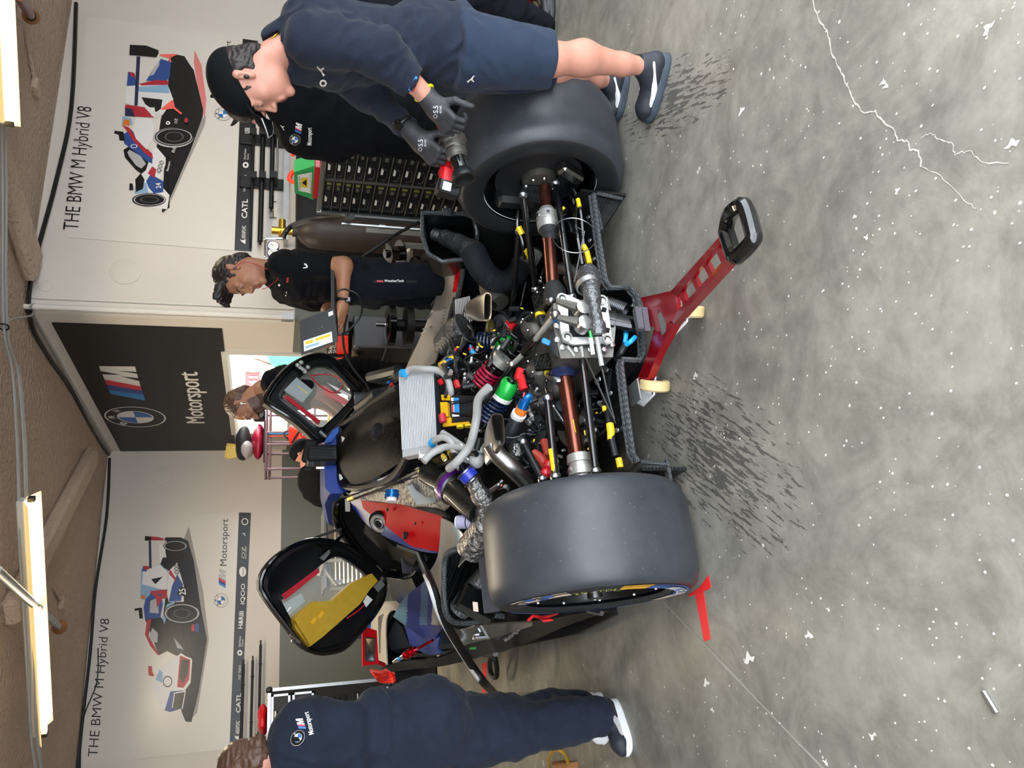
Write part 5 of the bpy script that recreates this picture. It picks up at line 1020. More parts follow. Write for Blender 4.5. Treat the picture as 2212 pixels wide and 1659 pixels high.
mb = MB('m_dark'); a = Q(1219, 812, 2.5); mb.lathe(a, Q(1230, 880, 2.5)-a, [(-.02, .05), (-.005, .052), (.0, .04), (.01, .032)], 24, 'p_navy'); part(mb, 'shaft_flange')
# suspension links ---------------------------------------------------------------
for pts, r, m in (
 ([(1121, 500, 2.62), (1105, 690, 2.95)], .013, 'black_gloss'), ([(1130, 420, 2.45), (1157, 625, 2.75)], .015, 'black_gloss'), ([(1200, 395, 2.42), (1236, 642, 2.42)], .014, 'black_gloss'),
 ([(1168, 608, 2.85), (1212, 505, 2.6)], .014, 'black'), ([(1257, 765, 2.38), (1287, 1018, 2.42)], .015, 'black_gloss'), ([(1183, 860, 2.5), (1200, 1030, 2.45)], .015, 'black_gloss'),
 ([(1196, 878, 2.6), (1276, 998, 2.5)], .009, 'steel'), ([(1130, 955, 2.62), (1172, 1035, 2.55)], .014, 'black'), ([(1166, 790, 2.65), (1188, 868, 2.55)], .006, 'steel')):
    mb = MB(m); a, b_ = Q(*pts[0]), Q(*pts[1]); mb.tube([a, b_], r, 14, sq=.8); s_ = part(mb, 'suspension_link'); mb = MB('steel'); mb.ball(b_, r*1.35, 10); mb.ball(a, r*1.35, 10); part(mb, 'rod_end', parent=s_)
# push rods and coil dampers
def rod(a, b_, r, m, name, label=None): mb = MB(m); mb.tube([Q(*a), Q(*b_)], r, 12); return part(mb, name, label=label)
p_ = rod((1199, 680, 2.34), (1158, 732, 2.5), .0115, 'cast_light', 'push_rod'); mb = MB('black_gloss'); mb.tube([Q(1158, 732, 2.5), Q(1133, 762, 2.6)], .019, 14); mb.tube([Q(1133, 762, 2.6), Q(1107, 788, 2.68)], .011, 12, 'cast_light'); mb.ball(Q(1105, 788, 2.68), .021, 12, 'titanium'); mb.ball(Q(1199, 680, 2.34), .021, 12, 'titanium'); part(mb, 'damper_body', parent=p_)
p_ = rod((1188, 652, 2.45), (1120, 710, 2.75), .011, 'black', 'push_rod'); mb = MB('titanium'); mb.ball(Q(1190, 650, 2.45), .02, 12); mb.ball(Q(1127, 698, 2.72), .017, 12); part(mb, 'rod_end', parent=p_)
rod((1080, 765, 2.85), (995, 815, 3.0), .013, 'black_gloss', 'push_rod'); rod((1047, 870, 2.6), (1107, 790, 2.68), .01, 'black_gloss', 'push_rod')
rod((1100, 745, 2.9), (980, 850, 3.05), .008, 'black', 'push_rod')
def damper(a, b_, seq, label):
    """seq: (t0, t1, kind, radius, material)"""
    A, B = Q(*a), Q(*b_); D = B-A; L_ = D.length; d = D/L_; mb = MB('black'); mb.tube([A, B], .012, 12, 'steel'); root = part(mb, 'coil_damper', label=label)
    for t0, t1, kind, r, m in seq:
        mb = MB(m)
        if kind == 'cap': mb.lathe(A+D*t0, d, [(0, r*.5), (0, r*.7), (L_*(t1-t0)*.4, r), (L_*(t1-t0), r), (L_*(t1-t0), r*.8)], 12); part(mb, 'collar', parent=root)
        elif kind == 'ring': mb.lathe(A+D*t0, d, [(0, 0), (0, r), (L_*(t1-t0), r), (L_*(t1-t0), 0)], 28); part(mb, 'seat_ring', parent=root)
        else:
            k = 18; turns = kind; N = turns*k; u = d.orthogonal().normalized(); v = d.cross(u); pts = [A+D*(t0+(t1-t0)*i/N)+(u*math.cos(2*math.pi*i/k)+v*math.sin(2*math.pi*i/k))*r for i in range(N+1)]
            mb.tube(pts, L_*(t1-t0)/turns*.36, 8); part(mb, 'coil_spring', parent=root)
damper((1108, 818, 2.62), (1050, 905, 2.78), [(0.06, .38, 'cap', .042, 'green'), (.38, .46, 'ring', .045, 'white_plastic'), (.42, 1.0, 7, .038, 'navy_coil')], 'coil damper with a green cap and navy spring')
damper((1088, 772, 2.78), (1036, 832, 2.9), [(0.0, .22, 'ring', .046, 'cast_light'), (.2, .46, 4, .038, 'black_gloss'), (.42, .95, 5, .042, 'crimson'), (.93, 1.0, 'ring', .04, 'black')], 'coil damper with a crimson spring and silver collar')
damper((1108, 742, 2.9), (1035, 736, 3.0), [(0.05, .42, 'cap', .04, 'green'), (.42, .5, 'ring', .042, 'white_plastic'), (.48, 1.0, 5, .036, 'navy_coil')], 'coil damper with a green cap, lying behind the push rods')
# red connectors
def blobby(c, r, m, name, k=.35, seed=1, label=None): mb = MB(m); blob(mb, Q(*c), r, m, 16, k, seed); return part(mb, name, label=label)
mb = MB('red'); mb.box(Q(1121, 808, 2.6), (.05, .03, .028), rotm('Y', 20), bev=.006); mb.tube(bez([Q(1124, 812, 2.6), Q(1128, 830, 2.6), Q(1132, 842, 2.6)], 4), .017, 10); mb.box(Q(1106, 698, 2.85), (.05, .03, .04), rotm('Y', 60), bev=.005); mb.tube([Q(1110, 695, 2.85), Q(1100, 712, 2.85)], .014, 8); part(mb, 'red_connector')

# exhaust outlets (flat titanium horns) ------------------------------------------
def horn(mouth, throat, pipe, name, label):
    """mouth: 4 image corners + y of the rear opening; rings shrink to the pipe"""
    def rr(c4, n=5, k=.3):
        out = []
        for i in range(4):
            a, b_, c_ = c4[i-1], c4[i], c4[(i+1) % 4]
            for j in range(n): t = j/(n-1); p0 = b_.lerp(a, k); p2 = b_.lerp(c_, k); out.append(p0*(1-t)**2+b_*2*t*(1-t)+p2*t*t)
        return out
    m4 = [Q(*p) for p in mouth]; t4 = [Q(*p) for p in throat]; R0 = rr(m4); R1 = rr(t4, k=.45); mb = MB('titanium'); mid = [p.lerp(q, .5)+(p.lerp(q, .5)-(sum(m4, Vector())+sum(t4, Vector()))/8)*.1 for p, q in zip(R0, R1)]
    cm = sum(m4, Vector())/4; ins = [p.lerp(cm, .1) for p in R0]; inn = [p.lerp(q, .45).lerp(cm.lerp(sum(t4, Vector())/4, .45), .14) for p, q in zip(R0, R1)]
    mb.loft([R1, mid, R0, ins, inn]); mb.flat(inn, 'deep'); h = part(mb, name, label=label); mb = MB('titanium'); mb.tube(bez([Q(*p) for p in pipe], 7), .033, 18); part(mb, 'exhaust_pipe', parent=h)
horn([(1046, 630, 2.72), (1062, 634, 2.68), (1062, 690, 2.68), (1044, 696, 2.72)], [(1005, 655, 2.9), (1030, 640, 3.0), (1030, 690, 3.0), (1008, 690, 2.95)], [(1020, 670, 2.95), (1050, 655, 3.0), (1090, 650, 3.1), (1100, 600, 3.2)], 'exhaust_horn', 'right flat titanium exhaust outlet')
horn([(1058, 893, 2.55), (1088, 893, 2.5), (1092, 960, 2.5), (1072, 966, 2.55)], [(1045, 935, 2.7), (1052, 930, 2.8), (1058, 1008, 2.75), (1046, 1004, 2.7)], [(1062, 960, 2.62), (1078, 985, 2.62), (1108, 1012, 2.62), (1140, 1045, 2.66)], 'exhaust_horn', 'left heat tinted titanium exhaust outlet')
# corrugated duct and its carbon snorkel on the right
bellows([(1022, 545, 3.0), (1040, 580, 2.98), (1065, 605, 2.96), (1095, 608, 2.94), (1118, 590, 2.92), (1128, 568, 2.9)], (.062, .05), 40, 'hose', 'corrugated_duct', label='black corrugated cooling duct')
mb = MB('steel'); mb.torus(Q(1130, 572, 2.9), Q(1135, 560, 2.9)-Q(1125, 580, 2.9), .05, .006, 24, 6); part(mb, 'hose_clamp')
dk = [(912, 460), (1000, 462), (1022, 470), (1030, 500), (1030, 548), (1000, 560), (955, 565), (925, 548), (912, 510)]
mb = MB('carbon_fine'); outr = [Q(a, b, 3.02) for a, b in dk]; c0 = sum(outr, Vector())/len(outr); back = [c0+(p-c0)*.72+Vector((.06, .3, -.05)) for p in outr]; inn = [c0+(p-c0)*.93 for p in outr]; bi = [c0+(p-c0)*.66+Vector((.06, .29, -.05)) for p in outr]
mb.loft([back, outr, inn, bi]); mb.flat(bi, 'carbon_fine'); bx = part(mb, 'duct_box', 40); mb = MB('carbon_edge'); mb.tube(outr, .011, 8, closed=True); part(mb, 'duct_rim', parent=bx)
mb = MB('foil_dark'); mb.tube(bez([Q(935, 505, 3.15), Q(965, 515, 3.12), Q(1000, 532, 3.05), Q(1028, 550, 3.0)], 5), [.03]*4+[.042]*4+[.05]*4+[.058]*4, 18); part(mb, 'duct_snorkel', parent=bx); mb = MB('bolt'); mb.box(Q(967, 458, 3.0), (.03, .02, .05)); part(mb, 'latch', parent=bx)

# right rear: hub parts inside the wheel --------------------------------------------
mb = MB('carbon'); mb.loft([[Q(a, b, y) for a, b, y in r] for r in ([(1128, 400, 2.5), (1128, 385, 2.6), (1178, 385, 2.6), (1178, 400, 2.5)], [(1130, 430, 2.5), (1140, 420, 2.6), (1172, 420, 2.6), (1175, 440, 2.5)], [(1150, 470, 2.6), (1155, 465, 2.7), (1168, 462, 2.7), (1168, 475, 2.6)])], caps=True); part(mb, 'brake_duct')
mb = MB('brake_disc'); c = cR-X*.09; mb.lathe(c, X, [(-.02, .08), (-.02, .185), (.02, .185), (.02, .08), (-.02, .08)], 48, 'brake_disc'); mb.lathe(c, X, [(-.045, .0), (-.045, .07), (.02, .08)], 32, 'cast'); part(mb, 'brake_disc')
mb = MB('cast_light'); mb.box(c+Vector((-.03, .12, .08)), (.09, .08, .16), bev=.02, m='plastic'); 
for k in range(8): mb.ball(c+Vector((-.06, math.sin(k*.785)*.06, math.cos(k*.785)*.06)), .009, 8, 'bolt')
mb.box(c+Vector((-.05, -.1, -.1)), (.05, .05, .13), rotm('X', 30), bev=.01, m='titanium'); part(mb, 'wheel_upright')
mb = MB('black_gloss')
for k, pts in enumerate(([(1235, 405, 2.45), (1248, 430, 2.42), (1256, 470, 2.42), (1262, 540, 2.45), (1272, 580, 2.45)], [(1225, 400, 2.5), (1240, 440, 2.45), (1246, 500, 2.45), (1258, 570, 2.5)], [(1120, 455, 2.6), (1118, 490, 2.62), (1128, 520, 2.64), (1134, 560, 2.7)], [(1212, 470, 2.5), (1230, 480, 2.45), (1240, 500, 2.4)])): mb.tube(bez([Q(*p) for p in pts], 6), .009+.002*(k % 2), 8)
part(mb, 'brake_hose')
mb = MB('steel'); cc_ = Q(1240, 508, 2.35); mb.torus(cc_, (.1, -.9, .2), .085, .0022, 40, 5, 'steel'); part(mb, 'safety_wire_loop')
mb = MB('yellow'); mb.tube([Q(1120, 490, 2.6), Q(1128, 506, 2.61)], .013, 8); mb.tube([Q(1136, 540, 2.66), Q(1139, 556, 2.7)], .01, 8); mb.tube([Q(1260, 530, 2.42), Q(1268, 545, 2.42), Q(1274, 570, 2.42)], .011, 8, 'yellow'); mb.tube([Q(1214, 449, 2.45), Q(1218, 453, 2.45)], .01, 8); mb.tube([Q(1248, 430, 2.41), Q(1252, 447, 2.41)], .009, 8); mb.tube([Q(1267, 545, 2.43), Q(1272, 572, 2.43)], .015, 8, 'brown_tape'); part(mb, 'yellow_tape')
mb = MB('steel')
for pts in ([(1246, 440, 2.42), (1243, 490, 2.36), (1262, 500, 2.36), (1250, 560, 2.4), (1240, 610, 2.4)], [(1265, 774, 2.34), (1300, 850, 2.36), (1330, 915, 2.4)], [(1300, 795, 2.3), (1312, 850, 2.35), (1327, 905, 2.4)], [(1136, 610, 2.85), (1125, 660, 2.85)]): mb.tube([Q(*p) for p in pts], .0035, 6)
part(mb, 'control_cable')
mb = MB('yellow'); mb.tube([Q(1317, 915, 2.42), Q(1320, 935, 2.42), Q(1318, 950, 2.42)], [.014, .015, .011], 8); mb.tube([Q(1336, 990, 2.42), Q(1340, 1010, 2.42)], .012, 8); mb.tube([Q(1305, 878, 2.45), Q(1306, 888, 2.45)], .009, 8); part(mb, 'yellow_tape'); TQ([(1318, 800, 2.5), (1312, 860, 2.48), (1314, 900, 2.44), (1322, 950, 2.42), (1330, 985, 2.42)], .013, 'plastic', 'wiring_sleeve')
# ------------------------------------------------------------------ engine bay
mb = MB('deep'); mb.box((AX, 3.55, .27), (.8, 1.1, .34), bev=.05, m='deep'); part(mb, 'engine_block')
mb = MB('deep'); mb.prism([Q(p[0], p[1], 3.45) for p in ((905, 800), (1130, 700), (1210, 840), (1180, 1010), (1000, 1050), (905, 1000))], (0, .03, 0)); part(mb, 'bulkhead_panel')
mb = MB('carbon_big'); mb.prism([Q(p[0], p[1], 3.1) for p in ((1010, 800), (1035, 805), (1045, 850), (1040, 870), (1000, 880), (1000, 830))], (0, .02, 0)); mb.prism([Q(*p) for p in ((1147, 640, 2.6), (1180, 612, 2.6), (1192, 650, 2.55), (1160, 690, 2.55))], (0, .02, -.01)); mb.prism([Q(*p) for p in ((1150, 770, 2.5), (1188, 760, 2.5), (1190, 795, 2.48), (1155, 798, 2.5))], (0, .02, -.01)); part(mb, 'carbon_shield')
# oil cooler
ra, rb_, rc, rd = Q(862, 816, 3.12), Q(938, 808, 3.02), Q(945, 960, 3.02), Q(869, 973, 3.12)
mb = MB('radiator'); bk = Vector((0, .045, .03)); nrm_ = (rb_-ra).cross(rd-ra).normalized(); 
if nrm_.y > 0: nrm_ = -nrm_
mb.prism([ra, rb_, rc, rd], -nrm_*.05, m='rad_gap')
for k in range(22):
    u = (k+.5)/22; a = ra.lerp(rb_, u); b_ = rd.lerp(rc, u); a, b_ = a.lerp(b_, .0), b_; w_ = (rb_-ra)/22*.28; mb.prism([a-w_, a+w_, b_+w_, b_-w_], nrm_*.006, m='radiator')
rad = part(mb, 'oil_cooler', label='silver finned oil cooler')
mb = MB('white_tube'); mat('rad_white', '#d2d4d6', .35, .5); mb.mat = 'rad_white'; ex = (rd-ra).normalized()
for p, q, s_ in ((ra, rb_, -1), (rd, rc, 1)): mb.prism([p, q, q+ex*s_*.025, p+ex*s_*.03], -nrm_*.05); mb.box(p.lerp(q, .5)+ex*s_*.03-nrm_*.02, (.03, .03, .03))
part(mb, 'end_tank', parent=rad)
def wtube(pts, r, m='white_tube', name='white_hose', label=None): return TQ(pts, r, m, name, n=12, label=label)
wtube([(874, 808, 3.08), (888, 797, 3.05), (915, 797, 3.0), (945, 800, 2.98), (965, 815, 2.96), (973, 840, 2.96), (974, 852, 2.98)], .0145, label='white ribbed hose from the oil cooler')
wtube([(935, 958, 3.0), (945, 948, 2.95), (960, 945, 2.92), (975, 955, 2.9), (982, 975, 2.9), (995, 988, 2.9), (1020, 996, 2.88)], .0145)
wtube([(955, 935, 2.98), (975, 948, 2.95), (1004, 968, 2.9)], .0145); wtube([(1057, 836, 2.6), (1034, 862, 2.66), (1030, 900, 2.72), (1022, 940, 2.76), (1012, 968, 2.8), (985, 1000, 2.84), (970, 1012, 2.9)], .017, 'white_tube')
wtube([(915, 997, 2.95), (935, 978, 2.95), (965, 965, 2.92), (1000, 968, 2.86), (1045, 972, 2.8)], .015); wtube([(1045, 972, 2.8), (1052, 960, 2.75), (1060, 990, 2.75)], .012)
mb = MB('white_plastic'); blob(mb, Q(1030, 992, 2.85), (.04, .03, .03), 'white_tube', 14, .5, 4); blob(mb, Q(1140, 893, 2.7), (.05, .03, .022), 'foil', 14, .5, 7); blob(mb, Q(1118, 975, 2.7), (.06, .04, .03), 'foil', 14, .6, 9); part(mb, 'heat_wrap')
mb = MB('blue_anod'); mb.tube([Q(868, 806, 3.08), Q(876, 806, 3.06)], .018, 10, 'blue_tube'); mb.tube([Q(932, 960, 3.0), Q(937, 953, 2.98)], .017, 10, 'blue_tube'); part(mb, 'blue_fitting')
# battery
ba = Q(963, 853, 2.98); mb = MB('plastic'); b4 = [Q(955, 852, 3.0), Q(1027, 855, 2.9), Q(1030, 914, 2.9), Q(960, 922, 3.0)]; up_ = Vector((0, .12, -.1)); mb.prism(b4, up_)
bat = part(mb, 'battery', label='black battery with a yellow terminal side and blue sticker')
def lp(u, v, e=.002): p = b4[0].lerp(b4[1], u).lerp(b4[3].lerp(b4[2], u), v); return p-Vector((0, e, -e))
mb = MB('yellow_clear'); mb.prism([lp(0, .03), lp(.26, .03), lp(.26, .2), lp(0, .2)], (0, -.006, .004)); mb.prism([lp(0, .3), lp(.22, .3), lp(.22, .75), lp(.0, .75)], (0, -.02, .014)); mb.prism([lp(0.02, .76), lp(.26, .76), lp(.26, .95), lp(.02, .95)], (0, -.008, .006)); mb.prism([lp(0.0, .94), lp(.8, .94), lp(.8, 1.02), lp(0, 1.02)], (0, -.006, .006)); part(mb, 'terminal_cover', parent=bat)
mb = MB('ink_white'); mb.flat([lp(.28, .1, .003), lp(.5, .1, .003), lp(.5, .72, .003), lp(.28, .72, .003)]); mb.flat([lp(.36, .1, .004), lp(.52, .1, .004), lp(.52, .66, .004), lp(.36, .66, .004)], 'm_light'); mb.flat([lp(.29, .3, .004), lp(.34, .3, .004), lp(.34, .62, .004), lp(.29, .62, .004)], 'p_red'); part(mb, 'sticker', 0, parent=bat)
mb = MB('black'); [mb.tube([lp(.3, a, .006), lp(1.0, b_, .006)], .0028, 5) for a, b_ in ((.25, .15), (.32, .17), (.6, .7), (.62, .76))]; mb.tube([lp(.5, 1.03), lp(.5, 1.1)], .016, 10, 'yellow'); mb.tube([lp(.75, 1.03), lp(.75, 1.1)], .016, 10, 'yellow'); part(mb, 'cable_tie', parent=bat)
mb = MB('red'); mb.tube([Q(955, 895, 2.95), Q(958, 912, 2.95)], .016, 8, 'p_red'); mb.tube([Q(950, 820, 3.0), Q(956, 830, 3.0)], .012, 6); mb.tube([Q(985, 822, 2.95), Q(990, 838, 2.95)], .013, 6); mb.tube([Q(1016, 750, 2.95), Q(1020, 757, 2.95)], .012, 8); part(mb, 'red_connector')
# braided fittings
mb = MB('black_gloss'); mb.tube(bez([Q(1118, 900, 2.62), Q(1105, 930, 2.66), Q(1090, 950, 2.7)], 5), .026, 16, 'hose'); mb.tube([Q(1118, 900, 2.62), Q(1122, 893, 2.6)], .028, 14, 'white_plastic'); mb.tube([Q(1123, 892, 2.6), Q(1129, 880, 2.58)], .023, 14, 'p_orange'); mb.tube([Q(1128, 882, 2.58), Q(1134, 866, 2.56)], .021, 14, 'blue_anod'); mb.tube(bez([Q(1134, 868, 2.56), Q(1140, 858, 2.55), Q(1146, 856, 2.55)], 4), .014, 10, 'blue_anod'); part(mb, 'braided_hose')
TQ([(1187, 805, 2.55), (1190, 815, 2.52), (1205, 822, 2.5), (1216, 818, 2.5)], .016, 'steel', 'elbow_pipe'); mb = MB('yellow'); mb.tube([Q(1187, 798, 2.55), Q(1188, 806, 2.54)], .022, 14); mb.tube([Q(1185, 788, 2.56), Q(1186, 796, 2.55)], .021, 14, 'm_light'); mb.tube([Q(1167, 677, 2.55), Q(1168, 684, 2.55)], .022, 12); part(mb, 'hose_band'); TQ([(1168, 680, 2.55), (1174, 700, 2.55), (1186, 705, 2.55)], .019, 'black', 'water_hose')
TQ([(1192, 700, 2.45), (1200, 715, 2.42), (1196, 740, 2.42), (1210, 770, 2.42), (1245, 790, 2.45), (1260, 800, 2.5)], .017, 'hose', 'water_hose'); mb = MB('m_light'); mb.box(Q(1180, 738, 2.42), (.022, .014, .035), rotm('Y', 25), bev=.005); mb.tube([Q(1203, 690, 2.35), Q(1196, 690, 2.35)], .013, 10, 'blue_anod'); part(mb, 'blue_fitting')
mb = MB('red_anod'); mat('red_hose', '#a2382a', .5); mb.mat = 'red_hose'; mb.tube(bez([Q(1152, 980, 2.62), Q(1168, 990, 2.6), Q(1182, 1012, 2.58)], 4), .019, 10); mb.tube([Q(1175, 952, 2.6), Q(1185, 985, 2.58)], .016, 10); mb.ball(Q(1188, 1005, 2.55), .026, 10, 'red'); mb.ball(Q(1180, 1022, 2.55), .022, 10, 'red'); part(mb, 'red_hose'); mb = MB('yellow'); mb.tube([Q(1189, 970, 2.45), Q(1197, 1025, 2.45)], .008, 6); part(mb, 'yellow_tape')
mb = MB('cast'); 
for (px, py, y, r) in ((1150, 930, 2.75, .07), (1120, 850, 2.8, .05), (1165, 850, 2.7, .06), (1215, 880, 2.65, .07), (1240, 930, 2.7, .08), (1150, 560, 3.0, .06), (1080, 700, 3.0, .05)):
    p = Q(px, py, y); mb.lathe(p, Vector((rnd.uniform(-.6, .2), -.7, rnd.uniform(.1, .7))), [(-.12, r), (-.02, r), (0, r*.85), (.004, r*.4), (.02, r*.35), (.02, 0)], 20, m=rnd.choice(['cast', 'black', 'plastic', 'cast']))
part(mb, 'accessory_drive')
# small clutter: cables, connectors and bolts spread through the bay
def inpoly(x, y, P):
    c = False
    for i in range(len(P)):
        (x1, y1), (x2, y2) = P[i], P[i-1]
        if (y1 > y) != (y2 > y) and x < (x2-x1)*(y-y1)/(y2-y1)+x1: c = not c
    return c
BAY = [(960, 765), (1100, 690), (1180, 610), (1235, 640), (1195, 660), (1215, 770), (1310, 785), (1320, 880), (1280, 980), (1160, 1010), (1100, 960), (1000, 1030), (960, 990), (1045, 920), (1045, 860), (965, 830)]
HERO = [(1025, 755, 1120, 915), (1000, 620, 1068, 705), (1038, 880, 1105, 1020), (950, 845, 1035, 928), (1170, 400, 1260, 1015), (1095, 640, 1210, 800)]
def deep_(x, y): return max(2.42 if y < 790 else 2.6, 2.97-(x-950)/200*.38)+(.16 if any(a < x < c and b < y < d for a, b, c, d in HERO) else 0)
def bay():
    while True:
        x, y = rnd.uniform(890, 1340), rnd.uniform(590, 1050)
        if inpoly(x, y, BAY): return x, y
for g, (m, r, cnt, nm) in enumerate((('black', .006, 60, 'wiring_loom'), ('plastic', .009, 26, 'hose'), ('steel', .003, 30, 'wire'), ('hose', .004, 34, 'wiring_loom'))):
    mb = MB(m)
    for i in range(cnt):
        x, y = bay(); an = rnd.uniform(0, 6.28); yy = deep_(x, y)+.03+rnd.uniform(-.02, .06); pts = []
        for k in range(4): pts.append(Q(x, y, yy+rnd.uniform(-.02, .02))); an += rnd.uniform(-.8, .8); x = max(962, x+math.cos(an)*rnd.uniform(8, 20)); y += math.sin(an)*rnd.uniform(8, 20)
        mb.tube(bez(pts, 4), r*rnd.uniform(.7, 1.4), 6)
    part(mb, nm)
for m, cnt, s_, nm in (('yellow', 24, .0045, 'yellow_tie'), ('blue_tube', 9, .005, 'blue_fitting'), ('red', 6, .006, 'red_connector'), ('bolt', 90, .0055, 'bolt_head'), ('cast_light', 40, .009, 'bracket'), ('plastic', 60, .016, 'sensor'), ('brass', 6, .006, 'gold_fitting'), ('machined', 20, .008, 'bracket'), ('titanium', 20, .014, 'bracket')):
    mb = MB(m)
    for i in range(cnt):
        x, y = bay(); yy = deep_(x, y)+rnd.uniform(-.02, .06); p = Q(x, y, yy); R = Euler((rnd.uniform(0, 3), rnd.uniform(0, 3), rnd.uniform(0, 3))).to_matrix()
        if m == 'bolt': mb.lathe(p, R@Z, [(-.01, s_), (.0, s_), (.001, s_*.6), (.004, s_*.5), (.004, 0)], 8)
        elif i % 2: mb.box(p, (s_*2.4, s_*1.3, s_*1.2), R, bev=s_*.25)
        else: mb.cyl(p, p+R@Z*s_*3, s_*.8, 8)
    part(mb, nm)
# sensor cluster between the cooler and right pod
mb = MB('plastic'); [mb.tube(bez([Q(945+dx, 800+i*4, 3.0), Q(960+dx, 775, 3.0), Q(985+dx*.5, 762-i*3, 2.98), Q(1005, 740-i*6, 2.98), Q(1015+i*4, 710, 3.0)], 5), .008, 6, 'black') for i, dx in enumerate((0, 8, 16, 22))]; part(mb, 'wiring_loom')
mb = MB('brass'); mb.tube([Q(950, 790, 2.95), Q(962, 783, 2.95)], .014, 10, 'yellow_clear'); mb.tube([Q(962, 783, 2.95), Q(975, 778, 2.95)], .013, 10, 'blue_anod'); mb.tube([Q(970, 775, 2.95), Q(984, 770, 2.95)], .009, 8, 'yellow'); mb.tube([Q(1018, 757, 2.93), Q(1024, 765, 2.93)], .012, 8, 'blue_tube'); mb.tube([Q(985, 752, 2.95), Q(990, 754, 2.95)], .011, 8, 'yellow'); part(mb, 'gold_fitting')
mb = MB('titanium'); mb.tube(bez([Q(1080, 655, 3.0), Q(1070, 640, 3.02), Q(1055, 620, 3.05), Q(1075, 600, 3.1)], 5), .045, 16, 'cast'); part(mb, 'exhaust_pipe')
mb = MB('radiator'); q = [Q(982, 648, 3.3), Q(1015, 640, 3.2), Q(1025, 690, 3.2), Q(985, 716, 3.3)]; mb.prism(q, (0, .04, 0), m='rad_gap'); [mb.tube([q[0].lerp(q[1], (k+.5)/10)-Y*.002, q[3].lerp(q[2], (k+.5)/10)-Y*.002], .0035, 4) for k in range(10)]; part(mb, 'side_radiator')
mb = MB('foil_dark'); mb.tube(bez([Q(1005, 705, 3.15), Q(985, 720, 3.2), Q(965, 745, 3.3)], 5), .07, 18); part(mb, 'wrapped_pipe')
mb = MB('foil'); blob(mb, Q(1060, 718, 3.0), (.06, .03, .02), 'brown_tape', 14, .5, 3); blob(mb, Q(1095, 722, 2.95), (.04, .03, .03), 'foil', 14, .7, 8); part(mb, 'heat_wrap')

# ------------------------------------------------------------------ airbox cover and roof
mb = MB('carbon_big')
L0 = [(735, 925, 4.12), (745, 905, 4.0), (765, 880, 3.85), (790, 862, 3.7), (820, 848, 3.55), (866, 826, 3.3)]
rows_ = []
def rowq(px0, py0, px1, py1, y, n, arch, mid=0):
    a, b_ = Q(px0, py0, y), Q(px1, py1, y); out = []
    for k in range(n+1): t = k/n; out.append(a.lerp(b_, t)+Z*(arch*math.sin(math.pi*t)**.7)-Z*mid*max(0, 1-abs(t-.5)*6)+Z*0)
    return out
def crow(px, py0, py1, y, n, arch, v=0.0):
    a, b_ = Q(px, py0, y), Q(px, py1, y); out = []
    for k in range(n+1): t = k/n; e = abs(2*t-1); out.append(a.lerp(b_, t)+Z*(arch*(1-e**3))-Z*(v*math.exp(-((t-.42)/.12)**2)))
    return out
mb.shell([crow(742, 930, 1040, 4.12, 28, .035), crow(770, 905, 1045, 3.95, 28, .05), crow(805, 875, 1035, 3.72, 28, .06, .02), crow(840, 852, 1015, 3.5, 28, .05, .045), crow(885, 835, 985, 3.25, 28, .02, .05), crow(905, 835, 980, 3.2, 28, -.03, .04)], .006)
ab = part(mb, 'airbox_cover', 60, label='big woven carbon airbox cover')
mb = MB('carbon_fine'); mb.tube(bez([Q(735, 925, 4.13), Q(736, 1000, 4.13), Q(742, 1045, 4.1), Q(790, 1052, 3.9), Q(850, 1030, 3.5), Q(880, 985, 3.3)], 6), .022, 10); mb.tube(bez([Q(738, 922, 4.13), Q(770, 898, 3.95), Q(810, 868, 3.7), Q(860, 838, 3.4)], 6), .02, 10); part(mb, 'cover_flange', parent=ab)
mb = MB('label_white'); q = [Q(757, 942, 4.02), Q(764, 946, 3.98), Q(768, 972, 3.98), Q(760, 974, 4.02)]; mb.prism([p+Z*.045 for p in q], (0, -.002, .003)); q = [Q(742, 1025, 4.1), Q(748, 1022, 4.07), Q(752, 1032, 4.07), Q(744, 1038, 4.1)]; mb.prism([p+Z*.022 for p in q], (0, -.002, .003)); part(mb, 'white_label', parent=ab)
mb = MB('deep'); c = Q(830, 935, 3.52); mb.lathe(c+Z*.035-Y*.02, (0, -.6, .8), [(0, .045), (.004, .04), (-.01, .03), (-.01, 0)], 20, 'deep'); part(mb, 'intake_hole', parent=ab)
mat('car_blue', '#0f2f80', .4, spec=.25); mat('car_blue2', '#184f9f', .35, spec=.3); mat('car_red', '#c8101a', .5, spec=.05); mat('car_white', '#b9b1a6', .35, coat=.3, noise=(8, .3), col2='#a8a094'); mat('car_sky', '#6a9cb4', .3, coat=.3); mat('car_sky2', '#3f6f9c', .3, coat=.3)
# roof: hump seen from behind
top = [(732, 921), (718, 931), (703, 951), (701, 1000), (702, 1052), (712, 1066), (735, 1066), (752, 1058)]
mb = MB('car_blue'); base_ = [Q(a, b, 4.15) for a, b in top]
rr_ = [base_, [p+Vector((.02*(AX+.1-p.x), .25, .01)) for p in base_], [Vector((p.x+(1.27-p.x)*.1, p.y+.8, .78+(p.z-.78)*.85)) for p in base_], [Vector((p.x, p.y+1.5, .5+(p.z-.5)*.35)) for p in base_]]
mb.shell(rr_, .008); roof = part(mb, 'roof', 50, label='glossy blue roof')
mb = MB('car_blue'); mb.prism([Q(a, b, 4.13) for a, b in ((732, 921), (718, 931), (703, 951), (701, 1000), (704, 1055), (714, 1066), (735, 1066), (750, 1058), (758, 1040), (742, 1044), (735, 1028), (732, 925))], (0, .03, 0)); 
mb.prism([Q(a, b, 4.12) for a, b in ((732, 921), (718, 931), (703, 951), (702, 960), (716, 955), (731, 935))], (0, -.01, 0), m='car_blue2'); part(mb, 'roof_edge', parent=roof)
